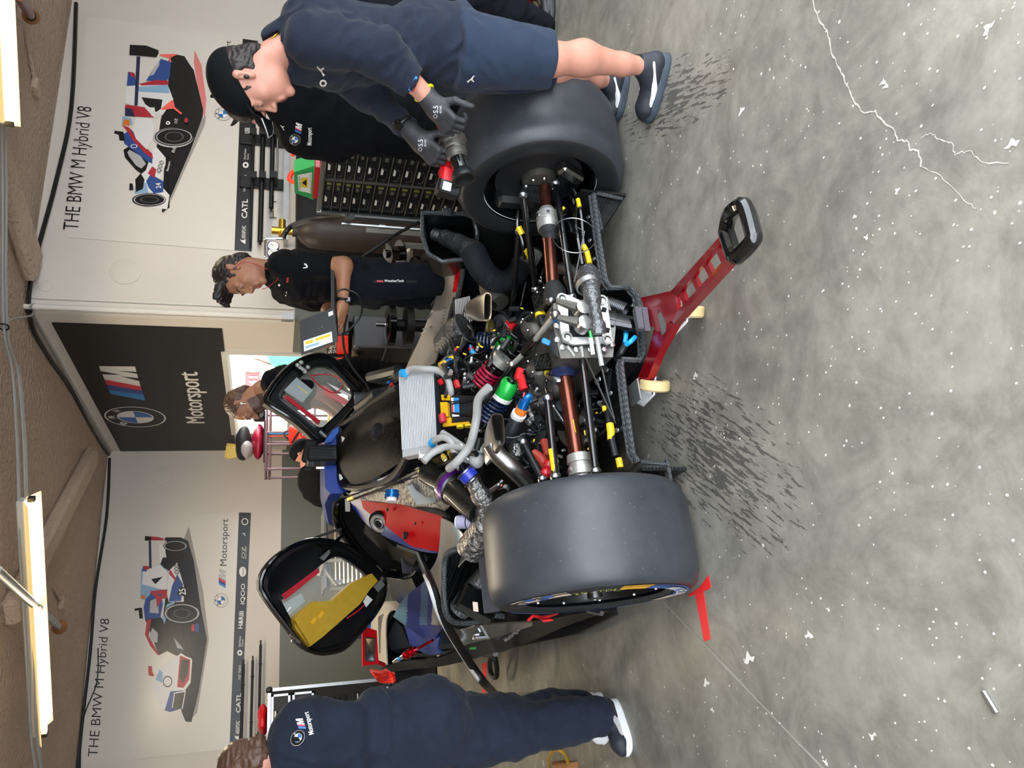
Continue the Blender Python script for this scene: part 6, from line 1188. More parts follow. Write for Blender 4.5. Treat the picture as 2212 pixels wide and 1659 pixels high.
mb = MB('plastic'); mb.box(Q(708, 985, 4.1)+Z*.03, (.09, .12, .16), bev=.01, m='carbon_fine'); mb.box(Q(690, 975, 4.1)+Z*.05, (.13, .03, .07), rotm('Y', 10), bev=.01, m='carbon_fine'); mb.tube([Q(683, 1010, 4.2), Q(700, 1010, 4.2)], .012, 8, 'chrome'); mb.tube([Q(668, 992, 4.2), Q(700, 992, 4.2)], .006, 8, 'brass'); mb.box(Q(666, 1005, 4.2), (.05, .03, .03), m='black'); part(mb, 'roof_camera', parent=roof)
mb = MB('carbon'); mb.box((AX+.14, 4.2, .6), (.6, .03, .72)); part(mb, 'firewall')
# carbon braces and hoses along the engine cover
TQ([(762, 1074, 4.0), (865, 1035, 3.5), (960, 990, 3.1), (1000, 965, 3.0)], .017, 'carbon', 'carbon_brace', sm=4); TQ([(775, 885, 4.0), (830, 850, 3.7), (868, 812, 3.45)], .015, 'carbon', 'carbon_brace', sm=4); mb = MB('brown_tape'); mb.tube([Q(930, 1003, 3.2), Q(962, 990, 3.1)], .019, 10); mb.tube([Q(755, 1077, 4.03), Q(768, 1072, 3.97)], .018, 8, 'brass'); mb.tube([Q(958, 992, 3.05), Q(962, 990, 3.05)], .023, 10, 'yellow'); mb.tube([Q(972, 984, 3.03), Q(978, 981, 3.03)], .023, 10, 'yellow'); mb.tube([Q(905, 1021, 3.25), Q(910, 1019, 3.25)], .014, 8, 'yellow'); part(mb, 'tape_wrap')
TQ([(825, 1032, 3.7), (870, 1034, 3.5), (920, 1020, 3.25), (965, 1000, 3.05), (1000, 985, 2.95)], .011, 'black', 'rubber_hose'); TQ([(845, 1000, 3.6), (842, 1020, 3.6), (850, 1036, 3.55), (870, 1036, 3.5)], .018, 'black', 'rubber_hose')
TQ([(815, 850, 3.7), (790, 870, 3.85), (775, 880, 3.95)], .03, 'black', 'rubber_hose')
mb = MB('carbon_fine'); 
for i in range(4): mb.tube(bez([Q(800+i*9, 815+i*3, 3.9), Q(830+i*8, 808+i*4, 3.7), Q(862, 800+i*6, 3.55)], 4), .03-.004*i, 8, ('black', 'carbon', 'plastic', 'carbon_fine')[i])
part(mb, 'side_panel')
mb = MB('blue_anod'); [mb.ball(Q(840+6*i, 826+5*(i % 3), 3.55), .012, 8, ('blue_anod', 'red', 'bolt', 'white_plastic', 'blue_tube', 'brass')[i % 6]) for i in range(7)]; part(mb, 'wire_connector')
# foil heat shielding on the left of the cover
mb = MB('foil'); mb.shell([[Q(755, 1066, 4.1), Q(770, 1050, 4.0), Q(860, 1040, 3.6)], [Q(790, 1080, 3.95), Q(830, 1066, 3.75), Q(900, 1030, 3.4)], [Q(870, 1090, 3.65), Q(905, 1075, 3.5), Q(940, 1050, 3.3)], [Q(955, 1108, 3.35), Q(960, 1095, 3.3), Q(965, 1070, 3.2)]], .006); part(mb, 'heat_shield', 60)
mb = MB('foil'); mb.shell([[Q(860, 1040, 3.55), Q(900, 1010, 3.3), Q(960, 1000, 3.15)], [Q(900, 1060, 3.42), Q(945, 1040, 3.2), Q(1000, 1030, 3.05)], [Q(960, 1105, 3.3), Q(985, 1080, 3.15), Q(1030, 1080, 3.0)]], .006, 'foil_dark'); part(mb, 'heat_shield', 60)
mb = MB('carbon_fine'); mb.tube(bez([Q(925, 1018, 3.2), Q(950, 1035, 3.15), Q(975, 1052, 3.08), Q(1010, 1080, 2.98), Q(1040, 1105, 2.92)], 6), [.055]*12+[.06]*13, 20, 'carbon_fine'); ip = part(mb, 'intake_pipe'); mb = MB('purple'); a, b_ = Q(972, 1049, 3.09), Q(985, 1058, 3.06); d = b_-a; mb.lathe(a.lerp(b_, .5), d, [(-.04, .058), (-.04, .066), (-.014, .066), (-.014, .072), (.014, .072), (.014, .066), (.04, .066), (.04, .058)], 30, mats=['steel', 'steel', 'steel', 'purple', 'steel', 'steel', 'steel']); part(mb, 'purple_clamp', parent=ip)
mb = MB('foil'); mb.tube(bez([Q(1020, 1035, 2.86), Q(1035, 1065, 2.86), Q(1052, 1095, 2.88), Q(1050, 1130, 2.92), Q(1035, 1160, 2.98), Q(1015, 1190, 3.05)], 6), [.032]*6+[.04]*6+[.05]*6+[.058]*6+[.06]*7, 20, 'foil'); part(mb, 'foil_pipe', label='silver foil wrapped pipe'); mb = MB('blue_anod'); mat('silicone_blue', '#2433a8', .4, coat=.3); mb.mat = 'silicone_blue'; mb.tube([Q(1003, 1018, 2.85), Q(1018, 1034, 2.85)], .036, 20); mb.torus(Q(1005, 1020, 2.85), Q(1018, 1034, 2.85)-Q(1003, 1018, 2.85), .037, .004, 24, 6, 'steel'); mb.torus(Q(1020, 1038, 2.85), Q(1018, 1034, 2.85)-Q(1003, 1018, 2.85), .037, .004, 24, 6, 'steel'); part(mb, 'silicone_hose')
mb = MB('bottle'); a, b_ = Q(986, 1128, 3.0), Q(1034, 1127, 2.95); mb.lathe(a, b_-a, [(0, 0), (0, .024), (.006, .027), ((b_-a).length-.01, .027), ((b_-a).length, .02), ((b_-a).length, 0)], 24, mats=['white_plastic', 'white_plastic', 'bottle', 'bottle', 'bottle']); mb.torus(a.lerp(b_, .5), b_-a, .028, .002, 24, 5, 'black'); part(mb, 'catch_bottle')
mb = MB('blue_anod'); a, b_ = Q(846, 1076, 3.55), Q(847, 1060, 3.55); mb.tube([a, b_], .033, 20); mb.torus(a.lerp(b_, .5), b_-a, .034, .003, 24, 5); mb.tube([a+(a-b_)*.5, a], .025, 16, 'white_plastic'); part(mb, 'blue_canister')
mb = MB('steel'); [mb.tube(bez([Q(1060+8*i, 1060-3*i, 2.75), Q(1075+6*i, 1050, 2.72), Q(1085+5*i, 1040+6*i, 2.72)], 4), .009, 8, ('steel', 'copper', 'white_tube')[i % 3]) for i in range(4)]; part(mb, 'metal_pipe')
mb = MB('acetate'); mat('clear_plastic', '#c3d0d4', .1, alpha=.45); mb.mat = 'clear_plastic'; mb.shell([[Q(880, 1050, 3.45), Q(905, 1040, 3.4), Q(930, 1045, 3.3)], [Q(890, 1072, 3.45), Q(915, 1068, 3.4), Q(940, 1070, 3.3)], [Q(900, 1090, 3.42), Q(920, 1088, 3.38), Q(940, 1085, 3.3)]], .003); part(mb, 'clear_cover')

# ------------------------------------------------------------------ left body side
def sheet(rows, m, name, th=.006, sub=4, label=None, parent=None, smooth=60):
    """rows of (px,py,Y); refined with Catmull-Rom both ways"""
    R = [bez([Q(*p) for p in r], sub) for r in rows]; cols = list(zip(*R)); cols = [bez(c, sub) for c in cols]; R = list(zip(*cols))
    mb = MB(m); mb.shell(R, th); return part(mb, name, smooth, parent=parent, label=label), R
inner = [(750, 1064, 4.2), (790, 1080, 4.05), (862, 1085, 3.75), (905, 1098, 3.55), (955, 1115, 3.35)]
mid_ = [(758, 1085, 4.22), (795, 1105, 4.08), (860, 1125, 3.78), (905, 1145, 3.6), (952, 1158, 3.4)]
outer_ = [(763, 1098, 4.2), (800, 1140, 4.1), (858, 1172, 3.85), (905, 1190, 3.68), (948, 1196, 3.5)]
pan, R_ = sheet([inner, mid_, outer_], 'car_red', 'shoulder_panel', sub=28, label='bright red and blue shoulder panel with fuel filler')
# blue livery area: recolour faces by place on the panel
me = pan.data; me.materials.append(M('car_blue')); me.materials.append(M('car_white'))
bl = world_loc(car)
for p in me.polygons:
    c_ = p.center+bl; px_, py_, _z = pix(c_)
    if py_ > 1068+(px_-745)*.78 and px_ < 905 or px_ < 775+(py_-1062)*.25 or (px_ > 880 and py_ > 1186-(915-px_)*.2): p.material_index = 1
mb = MB('carbon_fine'); fc = Q(822, 1128, 3.97); nn = Vector((-.55, -.55, .6)).normalized(); mb.lathe(fc+nn*.012, nn, [(-.02, .062), (.0, .062), (.0, .05)], 36, 'carbon_fine'); ff = part(mb, 'filler_surround', parent=pan); mb = MB('cast_light'); mb.lathe(fc+nn*.012, nn, [(0, .05), (.01, .048), (.012, .036), (.004, .032), (.004, .024), (.01, .02), (.01, 0)], 36, mats=['cast_light', 'cast_light', 'cast_light', 'titanium', 'cast_light', 'deep']); part(mb, 'fuel_filler', parent=pan)
mb = MB('deep')
for (px, py, y, r) in ((838, 1100, 3.83, .01), (898, 1130, 3.58, .008)): mb.ball(Q(px, py, y)+nn*.004, (r, r, r*.5), 10)
mb.box(Q(877, 1155, 3.72)+nn*.008, (.03, .04, .02), m='carbon_fine', bev=.004); part(mb, 'panel_fastener', parent=pan)
TQ([(752, 1062, 4.18), (790, 1077, 4.03), (862, 1083, 3.74), (905, 1095, 3.54), (962, 1110, 3.3), (970, 1120, 3.28)], .014, 'carbon', 'carbon_edge_strip', n=8)
# white and pale blue side pod top, running forwards to the front fender
sp0 = [(955, 1118, 3.33), (948, 1198, 3.5), (925, 1240, 3.75), (912, 1260, 3.95), (875, 1290, 4.4), (850, 1330, 4.9)]
sp1 = [(985, 1135, 3.25), (985, 1200, 3.35), (955, 1250, 3.6), (950, 1290, 3.9), (930, 1330, 4.35), (905, 1370, 4.85)]
sp2 = [(1035, 1192, 3.1), (1000, 1215, 3.2), (968, 1265, 3.45), (968, 1310, 3.7), (958, 1350, 4.1), (935, 1390, 4.7)]
pod, _ = sheet([sp0, sp1, sp2], 'car_white', 'side_pod', sub=22, label='white, blue and pale blue left side pod')
me = pod.data; [me.materials.append(M(k)) for k in ('car_sky', 'car_blue', 'car_sky2')]
for p in me.polygons:
    c_ = p.center+bl; px_, py_, _z = pix(c_)
    if py_ > 1185:
        u = px_+(py_-1230)*.05
        if u < 884: p.material_index = 1
        elif u < 912: p.material_index = 2
        elif u < 928: p.material_index = 3
        elif u < 938 and py_ > 1250: p.material_index = 2
    if py_ < 1190 and 985 < px_+(1190-py_)*.1 < 1000: p.material_index = 1
    if py_ > 1350 and px_ > 900: p.material_index = 2
# front fender: rounded hump with an open wheel arch
fo = [(826, 1436), (836, 1436), (885, 1432), (930, 1420), (965, 1400), (985, 1380)]
fi = [(824, 1322), (835, 1312), (850, 1306), (880, 1308), (930, 1330), (958, 1350)]
mb = MB('car_white'); A_ = bez([Q(*p) for p in ((826, 1438, 5.5), (824, 1400, 5.55), (823, 1345, 5.6), (828, 1318, 5.6), (845, 1306, 5.45), (868, 1308, 5.2))], 5); B_ = bez([Q(*p) for p in ((836, 1436, 5.3), (834, 1400, 5.35), (833, 1348, 5.4), (838, 1326, 5.38), (852, 1316, 5.2), (874, 1322, 5.0))], 5)
C_ = bez([Q(*p) for p in ((805, 1420, 6.3), (800, 1390, 6.3), (802, 1345, 6.3), (812, 1318, 6.2), (830, 1300, 6.0), (855, 1298, 5.6))], 5)
mb.shell([C_, A_, B_], .008); part(mb, 'front_fender', 60, label='white front fender rim')
mb = MB('car_blue'); A2 = bez([Q(*p) for p in ((870, 1310, 5.0), (900, 1322, 4.8), (930, 1345, 4.6), (950, 1370, 4.4))], 4); B2 = bez([Q(*p) for p in ((872, 1345, 5.1), (900, 1370, 4.95), (925, 1390, 4.7), (945, 1400, 4.5))], 4); C2 = bez([Q(*p) for p in ((885, 1392, 5.15), (905, 1405, 5.0), (930, 1415, 4.75), (955, 1410, 4.5))], 4); mb.shell([A2, B2, C2], .008); part(mb, 'fender_side', 60, label='blue rear slope of the front fender')
mb = MB('carbon_fine'); mb.shell([[Q(836, 1434, 5.35), Q(835, 1380, 5.5), Q(850, 1318, 5.35)], [Q(860, 1432, 5.4), Q(862, 1385, 5.6), Q(874, 1325, 5.2)], [Q(886, 1428, 5.2), Q(895, 1400, 5.3), Q(905, 1365, 5.0)]], .01, 'carbon_fine'); part(mb, 'wheel_arch', 60)
mb = MB('rubber'); mb.lathe((.5, 5.65, .34), X, [(-.13, .23), (-.15, .29), (-.12, .34), (.12, .34), (.15, .29), (.13, .23)], 48, 'tyre'); part(mb, 'front_tyre'); mb = MB('rubber'); mb.lathe((2.04, 5.65, .34), X, [(-.13, .23), (-.15, .29), (-.12, .34), (.12, .34), (.15, .29), (.13, .23)], 48, 'tyre'); part(mb, 'front_tyre')
# nose body volume ahead of the cockpit, mostly hidden
mb = MB('carbon_fine'); mb.loft([[Vector((AX+a*k, y, z_)) for a, z_ in ((-.9, .1), (-.9, h*.8), (-.5, h), (.5, h), (.9, h*.8), (.9, .1))] for y, h, k in ((4.9, .62, .75), (5.6, .6, .72), (6.3, .5, .8), (6.7, .25, .85))], caps=True); part(mb, 'nose_section')
# mirror
mb = MB('red_anod'); mp_ = [Q(*p) for p in ((784, 1355, 5.0), (782, 1400, 5.0), (786, 1438, 4.95), (818, 1432, 4.95), (822, 1425, 4.95), (800, 1432, 4.93), (790, 1425, 4.95), (787, 1380, 4.98))]; mb.prism([Q(*p) for p in ((783, 1352, 5.0), (784, 1438, 4.95), (818, 1434, 4.93), (814, 1362, 4.97))], (0, .05, 0), m='car_red'); mr = part(mb, 'door_mirror', label='red framed door mirror'); mb = MB('chrome'); mb.prism([Q(*p) for p in ((788, 1376, 4.97), (788, 1428, 4.94), (810, 1430, 4.93), (811, 1378, 4.955))], (0, -.003, 0), m='black'); mb.prism([Q(*p) for p in ((790, 1379, 4.965), (790, 1425, 4.935), (808, 1427, 4.925), (809, 1381, 4.95))], (0, -.005, 0), m='chrome'); part(mb, 'mirror_glass', parent=mr); mb = MB('red'); mb.tube([Q(815, 1430, 4.97), Q(830, 1436, 5.1)], .012, 8, 'car_red'); part(mb, 'mirror_stalk', parent=mr)
# left sill: glossy side and black skirt down to the floor edge
mb = MB('carbon_fine')
U_ = [(830, 1440, 5.4), (870, 1430, 5.2), (930, 1425, 4.9), (985, 1405, 4.5), (1040, 1360, 4.1), (1075, 1352, 3.75), (1130, 1345, 3.45), (1200, 1335, 3.15), (1290, 1318, 2.85)]
V_ = [(845, 1452, 5.4), (890, 1446, 5.2), (950, 1440, 4.95), (1005, 1428, 4.6), (1062, 1412, 4.25), (1105, 1400, 3.95), (1160, 1380, 3.6), (1230, 1350, 3.2), (1318, 1320, 2.85)]
s1, _ = sheet([U_, V_], 'carbon_fine', 'side_skirt', th=.01)
U2 = [(960, 1345, 4.15), (990, 1362, 4.0), (1030, 1352, 3.7), (1080, 1348, 3.5), (1150, 1345, 3.3)]; V2 = [(985, 1405, 4.4), (1010, 1392, 4.15), (1050, 1382, 3.85), (1095, 1370, 3.6), (1150, 1352, 3.35)]
mat('lacquer', '#57504a', .15, coat=1.0, noise=(4, .3), col2='#7d7770'); s2, _ = sheet([U2, V2], 'lacquer', 'sill_panel', th=.008)
mb = MB('car_red'); 
def ribbon(pts, w_, m, y0):
    P = [Q(*p) for p in pts]; mb.tube(P, w_, 6, m)
ribbon([(1140, 1341, 3.3), (1152, 1330, 3.3), (1172, 1334, 3.25), (1190, 1331, 3.2), (1205, 1328, 3.15)], .007, 'tape_red', 0); ribbon([(1165, 1333, 3.27), (1175, 1341, 3.22), (1195, 1338, 3.2)], .006, 'tape_red', 0); part(mb, 'red_mark', parent=s1)
mb = MB(); o = Q(1093, 1384, 3.72); mb.text('Motorsport', o, Q(1131, 1352, 3.42)-o, Q(1087, 1378, 3.74)-o, 'p_grey', bold=.02, nrm=Vector((-1, -.2, .2))*6); part(mb, 'lettering', 0, parent=s1)
mb = MB('bolt'); mb.box(Q(1040, 1368, 3.8)-X*.02, (.02, .03, .09), rotm('X', 8), bev=.005, m='alu'); mb.box(Q(1028, 1368, 3.82)-X*.015, (.02, .05, .02), m='alu'); part(mb, 'body_latch'); mb = MB('green'); mb.box(Q(1021, 1392, 4.12)-X*.02, (.01, .02, .03)); part(mb, 'green_tape')
TQ([(1300, 1325, 2.8), (1285, 1322, 2.85), (1270, 1318, 2.9)], .01, 'steel', 'body_latch', n=6)
# rear arch box in front of the left tyre
ar = [(1062, 1178, 2.95), (1010, 1182, 3.02), (972, 1192, 3.1), (960, 1215, 3.15), (958, 1280, 3.2), (966, 1330, 3.25), (990, 1345, 3.3), (1035, 1342, 3.3), (1040, 1328, 3.25), (1090, 1330, 3.2)]
P1 = bez([Q(*p) for p in ar], 4); cB = Q(1050, 1260, 3.2); P2 = [p.lerp(cB, .22)+Vector((.05, .14, -.1)) for p in P1]; P3 = [p.lerp(cB, .8)+Vector((.06, .2, -.14)) for p in P1]
mb = MB('carbon'); mb.loft([P1, P2, P3], closed=False); arch = part(mb, 'wheel_arch', 60); mb = MB('carbon_edge'); mb.tube(P1, .013, 8); part(mb, 'arch_rim', parent=arch)
mb = MB('foil_dark'); mb.tube([Q(1075, 1225, 3.1), Q(1030, 1275, 3.15), Q(990, 1320, 3.22)], [.06, .055, .045], 14); part(mb, 'wrapped_duct', parent=arch); mb = MB('black_gloss'); mb.box(Q(1030, 1305, 3.12), (.1, .1, .16), rotm('Y', 30), bev=.01); mb.prism([Q(1021, 1300, 3.05), Q(1032, 1301, 3.05), Q(1034, 1322, 3.05), Q(1023, 1320, 3.05)], (0, -.002, .001), m='dec_cream'); part(mb, 'control_box', parent=arch)
mb = MB('radiator'); q = [Q(1030, 1180, 3.02), Q(1080, 1200, 2.95), Q(1080, 1320, 2.95), Q(1045, 1325, 3.02)]; mb.prism(q, (0, .03, -.02), m='deep'); [mb.tube([q[0].lerp(q[1], (k+.5)/14)-Y*.003, q[3].lerp(q[2], (k+.5)/14)-Y*.003], .0022, 4, 'p_mid') for k in range(14)]; part(mb, 'side_radiator', parent=arch)
# cockpit opening and door frame
mb = MB('black_gloss'); dfp = [(748, 1064, 4.2), (732, 1072, 4.3), (726, 1095, 4.4), (727, 1125, 4.5), (738, 1150, 4.6), (760, 1180, 4.7), (785, 1210, 4.75), (815, 1232, 4.75), (850, 1242, 4.65), (880, 1243, 4.5), (900, 1232, 4.3), (915, 1205, 4.0)]; mb.tube(bez([Q(*p) for p in dfp], 5), .022, 10); mb.tube(bez([Q(p[0]+7, p[1]-8, p[2]) for p in dfp[1:-1]], 5), .018, 8, 'carbon_fine'); part(mb, 'door_frame')
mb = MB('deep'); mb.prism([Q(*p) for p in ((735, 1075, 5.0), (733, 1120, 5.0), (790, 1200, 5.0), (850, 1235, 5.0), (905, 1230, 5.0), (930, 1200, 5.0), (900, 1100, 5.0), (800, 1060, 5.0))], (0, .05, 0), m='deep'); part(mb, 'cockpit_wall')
mb = MB('carbon_fine'); mb.shell([[Q(790, 1130, 4.35), Q(850, 1180, 4.3), Q(905, 1200, 4.0)], [Q(785, 1150, 4.6), Q(840, 1205, 4.5), Q(890, 1225, 4.25)]], .02, 'carbon_fine'); [mb.tube([Q(868+4*i, 1205, 4.3), Q(872+3.6*i, 1238, 4.32)], .006, 5, 'p_mid') for i in range(9)]; part(mb, 'cockpit_sill')
mb = MB('p_grey'); mb.prism([Q(745, 1078, 4.28), Q(756, 1083, 4.26), Q(756, 1105, 4.3), Q(746, 1105, 4.32)], (0, -.004, 0)); part(mb, 'warning_label')
# right pod strip with the red tipped tail
rp0 = [(868, 812, 4.2), (905, 735, 3.95), (940, 650, 3.65), (958, 600, 3.45), (962, 566, 3.3)]
rp1 = [(905, 812, 3.95), (945, 740, 3.7), (968, 660, 3.45), (978, 610, 3.35), (992, 574, 3.25)]
rp2 = [(942, 800, 3.8), (958, 742, 3.65), (974, 665, 3.42), (986, 640, 3.33), (998, 580, 3.22)]
rpo, _ = sheet([rp0, rp1, rp2], 'car_white', 'side_pod', sub=10, label='white right side pod strip with a red tail'); me = rpo.data; me.materials.append(M('car_red'))
for p in me.polygons:
    c_ = p.center+bl; px_, py_, _z = pix(c_)
    if py_ < 632 and px_ > 978+(632-py_)*.03-(py_-575)*.12+6: p.material_index = 1
mb = MB('carbon_edge'); mb.tube(bez([Q(a+3, b, c-.01) for a, b, c in rp2], 5), .013, 8); mb.tube(bez([Q(940, 802, 3.8), Q(960, 742, 3.64), Q(975, 690, 3.5), Q(985, 645, 3.35)], 4), .016, 8, 'black_gloss'); part(mb, 'pod_edge', parent=rpo)
mb = MB(); 
o = Q(920, 775, 3.86); mb.text('ACCELERATED', Q(945, 765, 3.73), Q(968, 665, 3.42)-Q(945, 765, 3.73), Q(940, 765, 3.76)-Q(945, 765, 3.73), 'p_mid', nrm=Vector((0, -1, 1))*5)
for pts in ([(912, 722, 3.86), (936, 706, 3.74), (915, 712, 3.83)], [(925, 690, 3.78), (940, 672, 3.7), (948, 650, 3.62), (938, 668, 3.7)], [(930, 665, 3.72), (944, 645, 3.63), (948, 625, 3.55)]): mb.tube([Q(*p)+Vector((0, -.006, .006)) for p in pts], .004, 5, 'p_mid')
part(mb, 'lettering', 0, parent=rpo)

# ------------------------------------------------------------------ doors, hinged up
def door(outline, y, hole, tilt, label, extra):
    """outline/hole: image points; plane leans by tilt per pixel in px"""
    f = lambda a, b, o=0: Q(a, b, y+tilt[0]*(a-outline[0][0])+tilt[1]*(b-outline[0][1])-o)
    O = bez([f(*p) for p in outline+[outline[0]]], 4)[:-1]; H = bez([f(*p) for p in hole+[hole[0]]], 4)[:-1]; n = 72
    def rs(P):
        L_ = [0]; P2 = P+[P[0]]
        for i in range(1, len(P2)): L_.append(L_[-1]+(P2[i]-P2[i-1]).length)
        out = []; j = 0
        for k in range(n):
            s_ = L_[-1]*k/n
            while L_[j+1] < s_: j += 1
            out.append(P2[j].lerp(P2[j+1], (s_-L_[j])/max(1e-9, L_[j+1]-L_[j])))
        return out
    Oc = sum(O, Vector())/len(O); 
    def byang(P):
        u = (f(outline[0][0]+10, outline[0][1])-f(*outline[0])).normalized(); v = (f(outline[0][0], outline[0][1]+10)-f(*outline[0])).normalized(); hc = sum(H, Vector())/len(H); out = []
        for k in range(n):
            a = 2*math.pi*k/n; d = (math.cos(a), math.sin(a)); best = None
            for i in range(len(P)):
                p, q = P[i]-hc, P[(i+1) % len(P)]-hc; p = (p.dot(u), p.dot(v)); q = (q.dot(u), q.dot(v)); e = (q[0]-p[0], q[1]-p[1]); det = d[0]*(-e[1])+e[0]*d[1]
                if abs(det) < 1e-12: continue
                t = (p[0]*(-e[1])+e[0]*p[1])/det; s_ = (d[0]*p[1]-d[1]*p[0])/det
                if t > 0 and -1e-6 <= s_ <= 1+1e-6 and (best is None or t > best): best = t
            out.append(hc+(u*d[0]+v*d[1])*(best or .01))
        return out
    Oa, Ha = byang(O), byang(H); nv = (Oa[n//4]-Oa[0]).cross(Oa[n//2]-Oa[0]).normalized()
    if nv.y > 0: nv = -nv
    mb = MB('carbon_fine'); R0 = [p-nv*.01 for p in Oa]; R1 = [p+nv*.012 for p in Oa]; R2 = [p.lerp(q, .18)+nv*.018 for p, q in zip(Oa, Ha)]; R3 = [p.lerp(q, .3)-nv*.004 for p, q in zip(Oa, Ha)]; R4 = [p.lerp(q, .85)-nv*.006 for p, q in zip(Oa, Ha)]; R5 = [q+nv*.004 for q in Ha]; R6 = [q-nv*.03 for q in Ha]; R7 = [p-nv*.045 for p in Oa]
    mb.loft([R6, R5, R4, R3, R2, R1, R0, R7, R6]); dr = part(mb, 'door', 50, label=label)
    mb = MB('black_gloss'); mb.tube([p+nv*.012 for p in Oa], .013, 8, closed=True); part(mb, 'door_seal', parent=dr)
    mb = MB('acetate'); mb.flat([q-nv*.02 for q in Ha]); part(mb, 'door_window', 0, parent=dr)
    extra(dr, f, nv); return dr
def exL(dr, f, nv):
    mb = MB('kevlar'); pad = [(625, 1335), (668, 1300), (694, 1300), (708, 1298), (748, 1262), (795, 1240), (808, 1256), (790, 1275), (770, 1305), (735, 1335), (690, 1375), (660, 1398), (630, 1358)]; mb.prism([f(*p)+nv*.01 for p in pad], nv*.03); mb.prism([f(*p)+nv*.04 for p in ((622, 1338), (630, 1332), (664, 1372), (658, 1396))], nv*.025); part(mb, 'yellow_pad', parent=dr, label='yellow woven padding')
    mb = MB('brown_tape'); [mb.prism([f(a, b)+nv*.0405, f(a+9, b-12)+nv*.0405, f(a+14, b-8)+nv*.0405, f(a+5, b+4)+nv*.0405], nv*.001, m='dec_yellow') for a, b in ((662, 1345), (678, 1332))]; part(mb, 'tape_patch', parent=dr)
    mb = MB('crimson'); mb.prism([f(*p)+nv*.014 for p in ((604, 1286), (612, 1296), (687, 1236), (682, 1228))], nv*.006, m='p_red'); [mb.ball(f(*p)+nv*.022, .006, 8, 'bolt') for p in ((608, 1290), (683, 1232))]; part(mb, 'red_strip', parent=dr)
    mb = MB('alu_dull'); mb.prism([f(*p)+nv*.02 for p in ((686, 1206), (695, 1212), (708, 1196), (708, 1189), (698, 1189))], nv*.004); mb.prism([f(*p)+nv*.02 for p in ((802, 1268), (818, 1252), (826, 1264), (812, 1280))], nv*.005); mb.prism([f(*p)+nv*.02 for p in ((780, 1300), (788, 1286), (800, 1296), (786, 1312))], nv*.004, m='white_plastic'); mb.tube([f(620, 1372)+nv*.03, f(642, 1388)+nv*.03], .009, 8, 'steel'); mb.ball(f(628, 1385)+nv*.03, .014, 8, 'steel'); part(mb, 'hinge_plate', parent=dr)
    mb = MB('red'); mb.tube(bez([f(792, 1292)+nv*.02, f(775, 1315)+nv*.02, f(745, 1336)+nv*.02], 4), .0035, 6); part(mb, 'red_cord', parent=dr)
    mb = MB('clear_plastic'); mb.prism([f(*p)-nv*.01 for p in ((604, 1308), (650, 1282), (660, 1298), (618, 1335))], nv*.01); mb.tube([f(618, 1325), f(628, 1312)], .006, 6, 'white_plastic'); part(mb, 'clear_pocket', parent=dr)
dl = door([(557, 1277), (572, 1240), (610, 1200), (660, 1174), (700, 1168), (745, 1174), (790, 1196), (826, 1222), (836, 1250), (828, 1288), (800, 1330), (742, 1394), (700, 1412), (662, 1412), (640, 1398), (612, 1360), (575, 1310)], 4.35,
     [(603, 1305), (640, 1272), (690, 1226), (730, 1201), (760, 1210), (795, 1235), (806, 1255), (790, 1280), (740, 1335), (690, 1376), (655, 1395), (632, 1362)], (.0012, .0003), 'open left door seen from inside, yellow padding', exL)
TQ([(678, 1162, 4.5), (712, 1150, 4.5), (738, 1142, 4.5)], .008, 'black', 'door_strut', n=8); TQ([(690, 1200, 4.4), (725, 1170, 4.45), (745, 1152, 4.5)], .01, 'black_gloss', 'door_strut', n=8); TQ([(825, 1250, 4.6), (840, 1232, 4.7)], .012, 'steel', 'door_hinge', n=8)
def exR(dr, f, nv):
    mb = MB('red'); mb.prism([f(*p)+nv*.014 for p in ((612, 862), (617, 856), (690, 912), (686, 920))], nv*.006, m='p_red'); [mb.ball(f(*p)+nv*.022, .005, 8, 'bolt') for p in ((617, 861), (686, 914))]; part(mb, 'red_strip', parent=dr)
    mb = MB('alu_dull'); mb.tube([f(643, 796)+nv*.022, f(658, 806)+nv*.022], .012, 8); [mb.ball(f(*p)+nv*.025, .016, 10) for p in ((640, 794), (648, 788), (656, 808), (662, 798))]; mb.tube([f(688, 935)+nv*.02, f(702, 948)+nv*.02], .012, 6, 'p_mid'); part(mb, 'hinge_plate', parent=dr)
    mb = MB('red'); mb.tube(bez([f(668, 815)+nv*.02, f(700, 812)+nv*.02, f(728, 820)+nv*.02, f(737, 838)+nv*.02, f(718, 852)+nv*.02, f(690, 838)+nv*.02, f(670, 818)+nv*.02], 5), .0035, 6); part(mb, 'red_cord', parent=dr)
    mb = MB('clear_plastic'); mb.prism([f(*p)+nv*.01 for p in ((637, 820), (672, 848), (652, 872), (612, 846))], nv*.02); mb.tube([f(640, 840)+nv*.032, f(660, 855)+nv*.032], .003, 4, 'straw_yellow'); part(mb, 'clear_pocket', parent=dr)
    mb = MB('car_white'); mb.prism([f(*p)-nv*.012 for p in ((700, 830), (715, 840), (755, 865), (770, 872), (765, 880), (735, 868), (705, 850))], nv*.002, m='p_pink'); mb.prism([f(*p)-nv*.010 for p in ((708, 826), (730, 836), (760, 852), (758, 856), (728, 842))], nv*.002, m='ink_white'); part(mb, 'window_sticker', parent=dr)
dr_ = door([(568, 852), (585, 815), (612, 785), (650, 768), (685, 768), (715, 786), (750, 822), (782, 852), (788, 865), (765, 900), (730, 940), (702, 958), (672, 930), (630, 895), (590, 868)], 4.35,
     [(605, 850), (630, 820), (655, 800), (675, 790), (700, 795), (735, 825), (765, 858), (755, 880), (720, 915), (700, 925), (660, 893), (620, 862)], (.0008, -.0003), 'open right door seen from inside, red cord and clear pocket', exR)
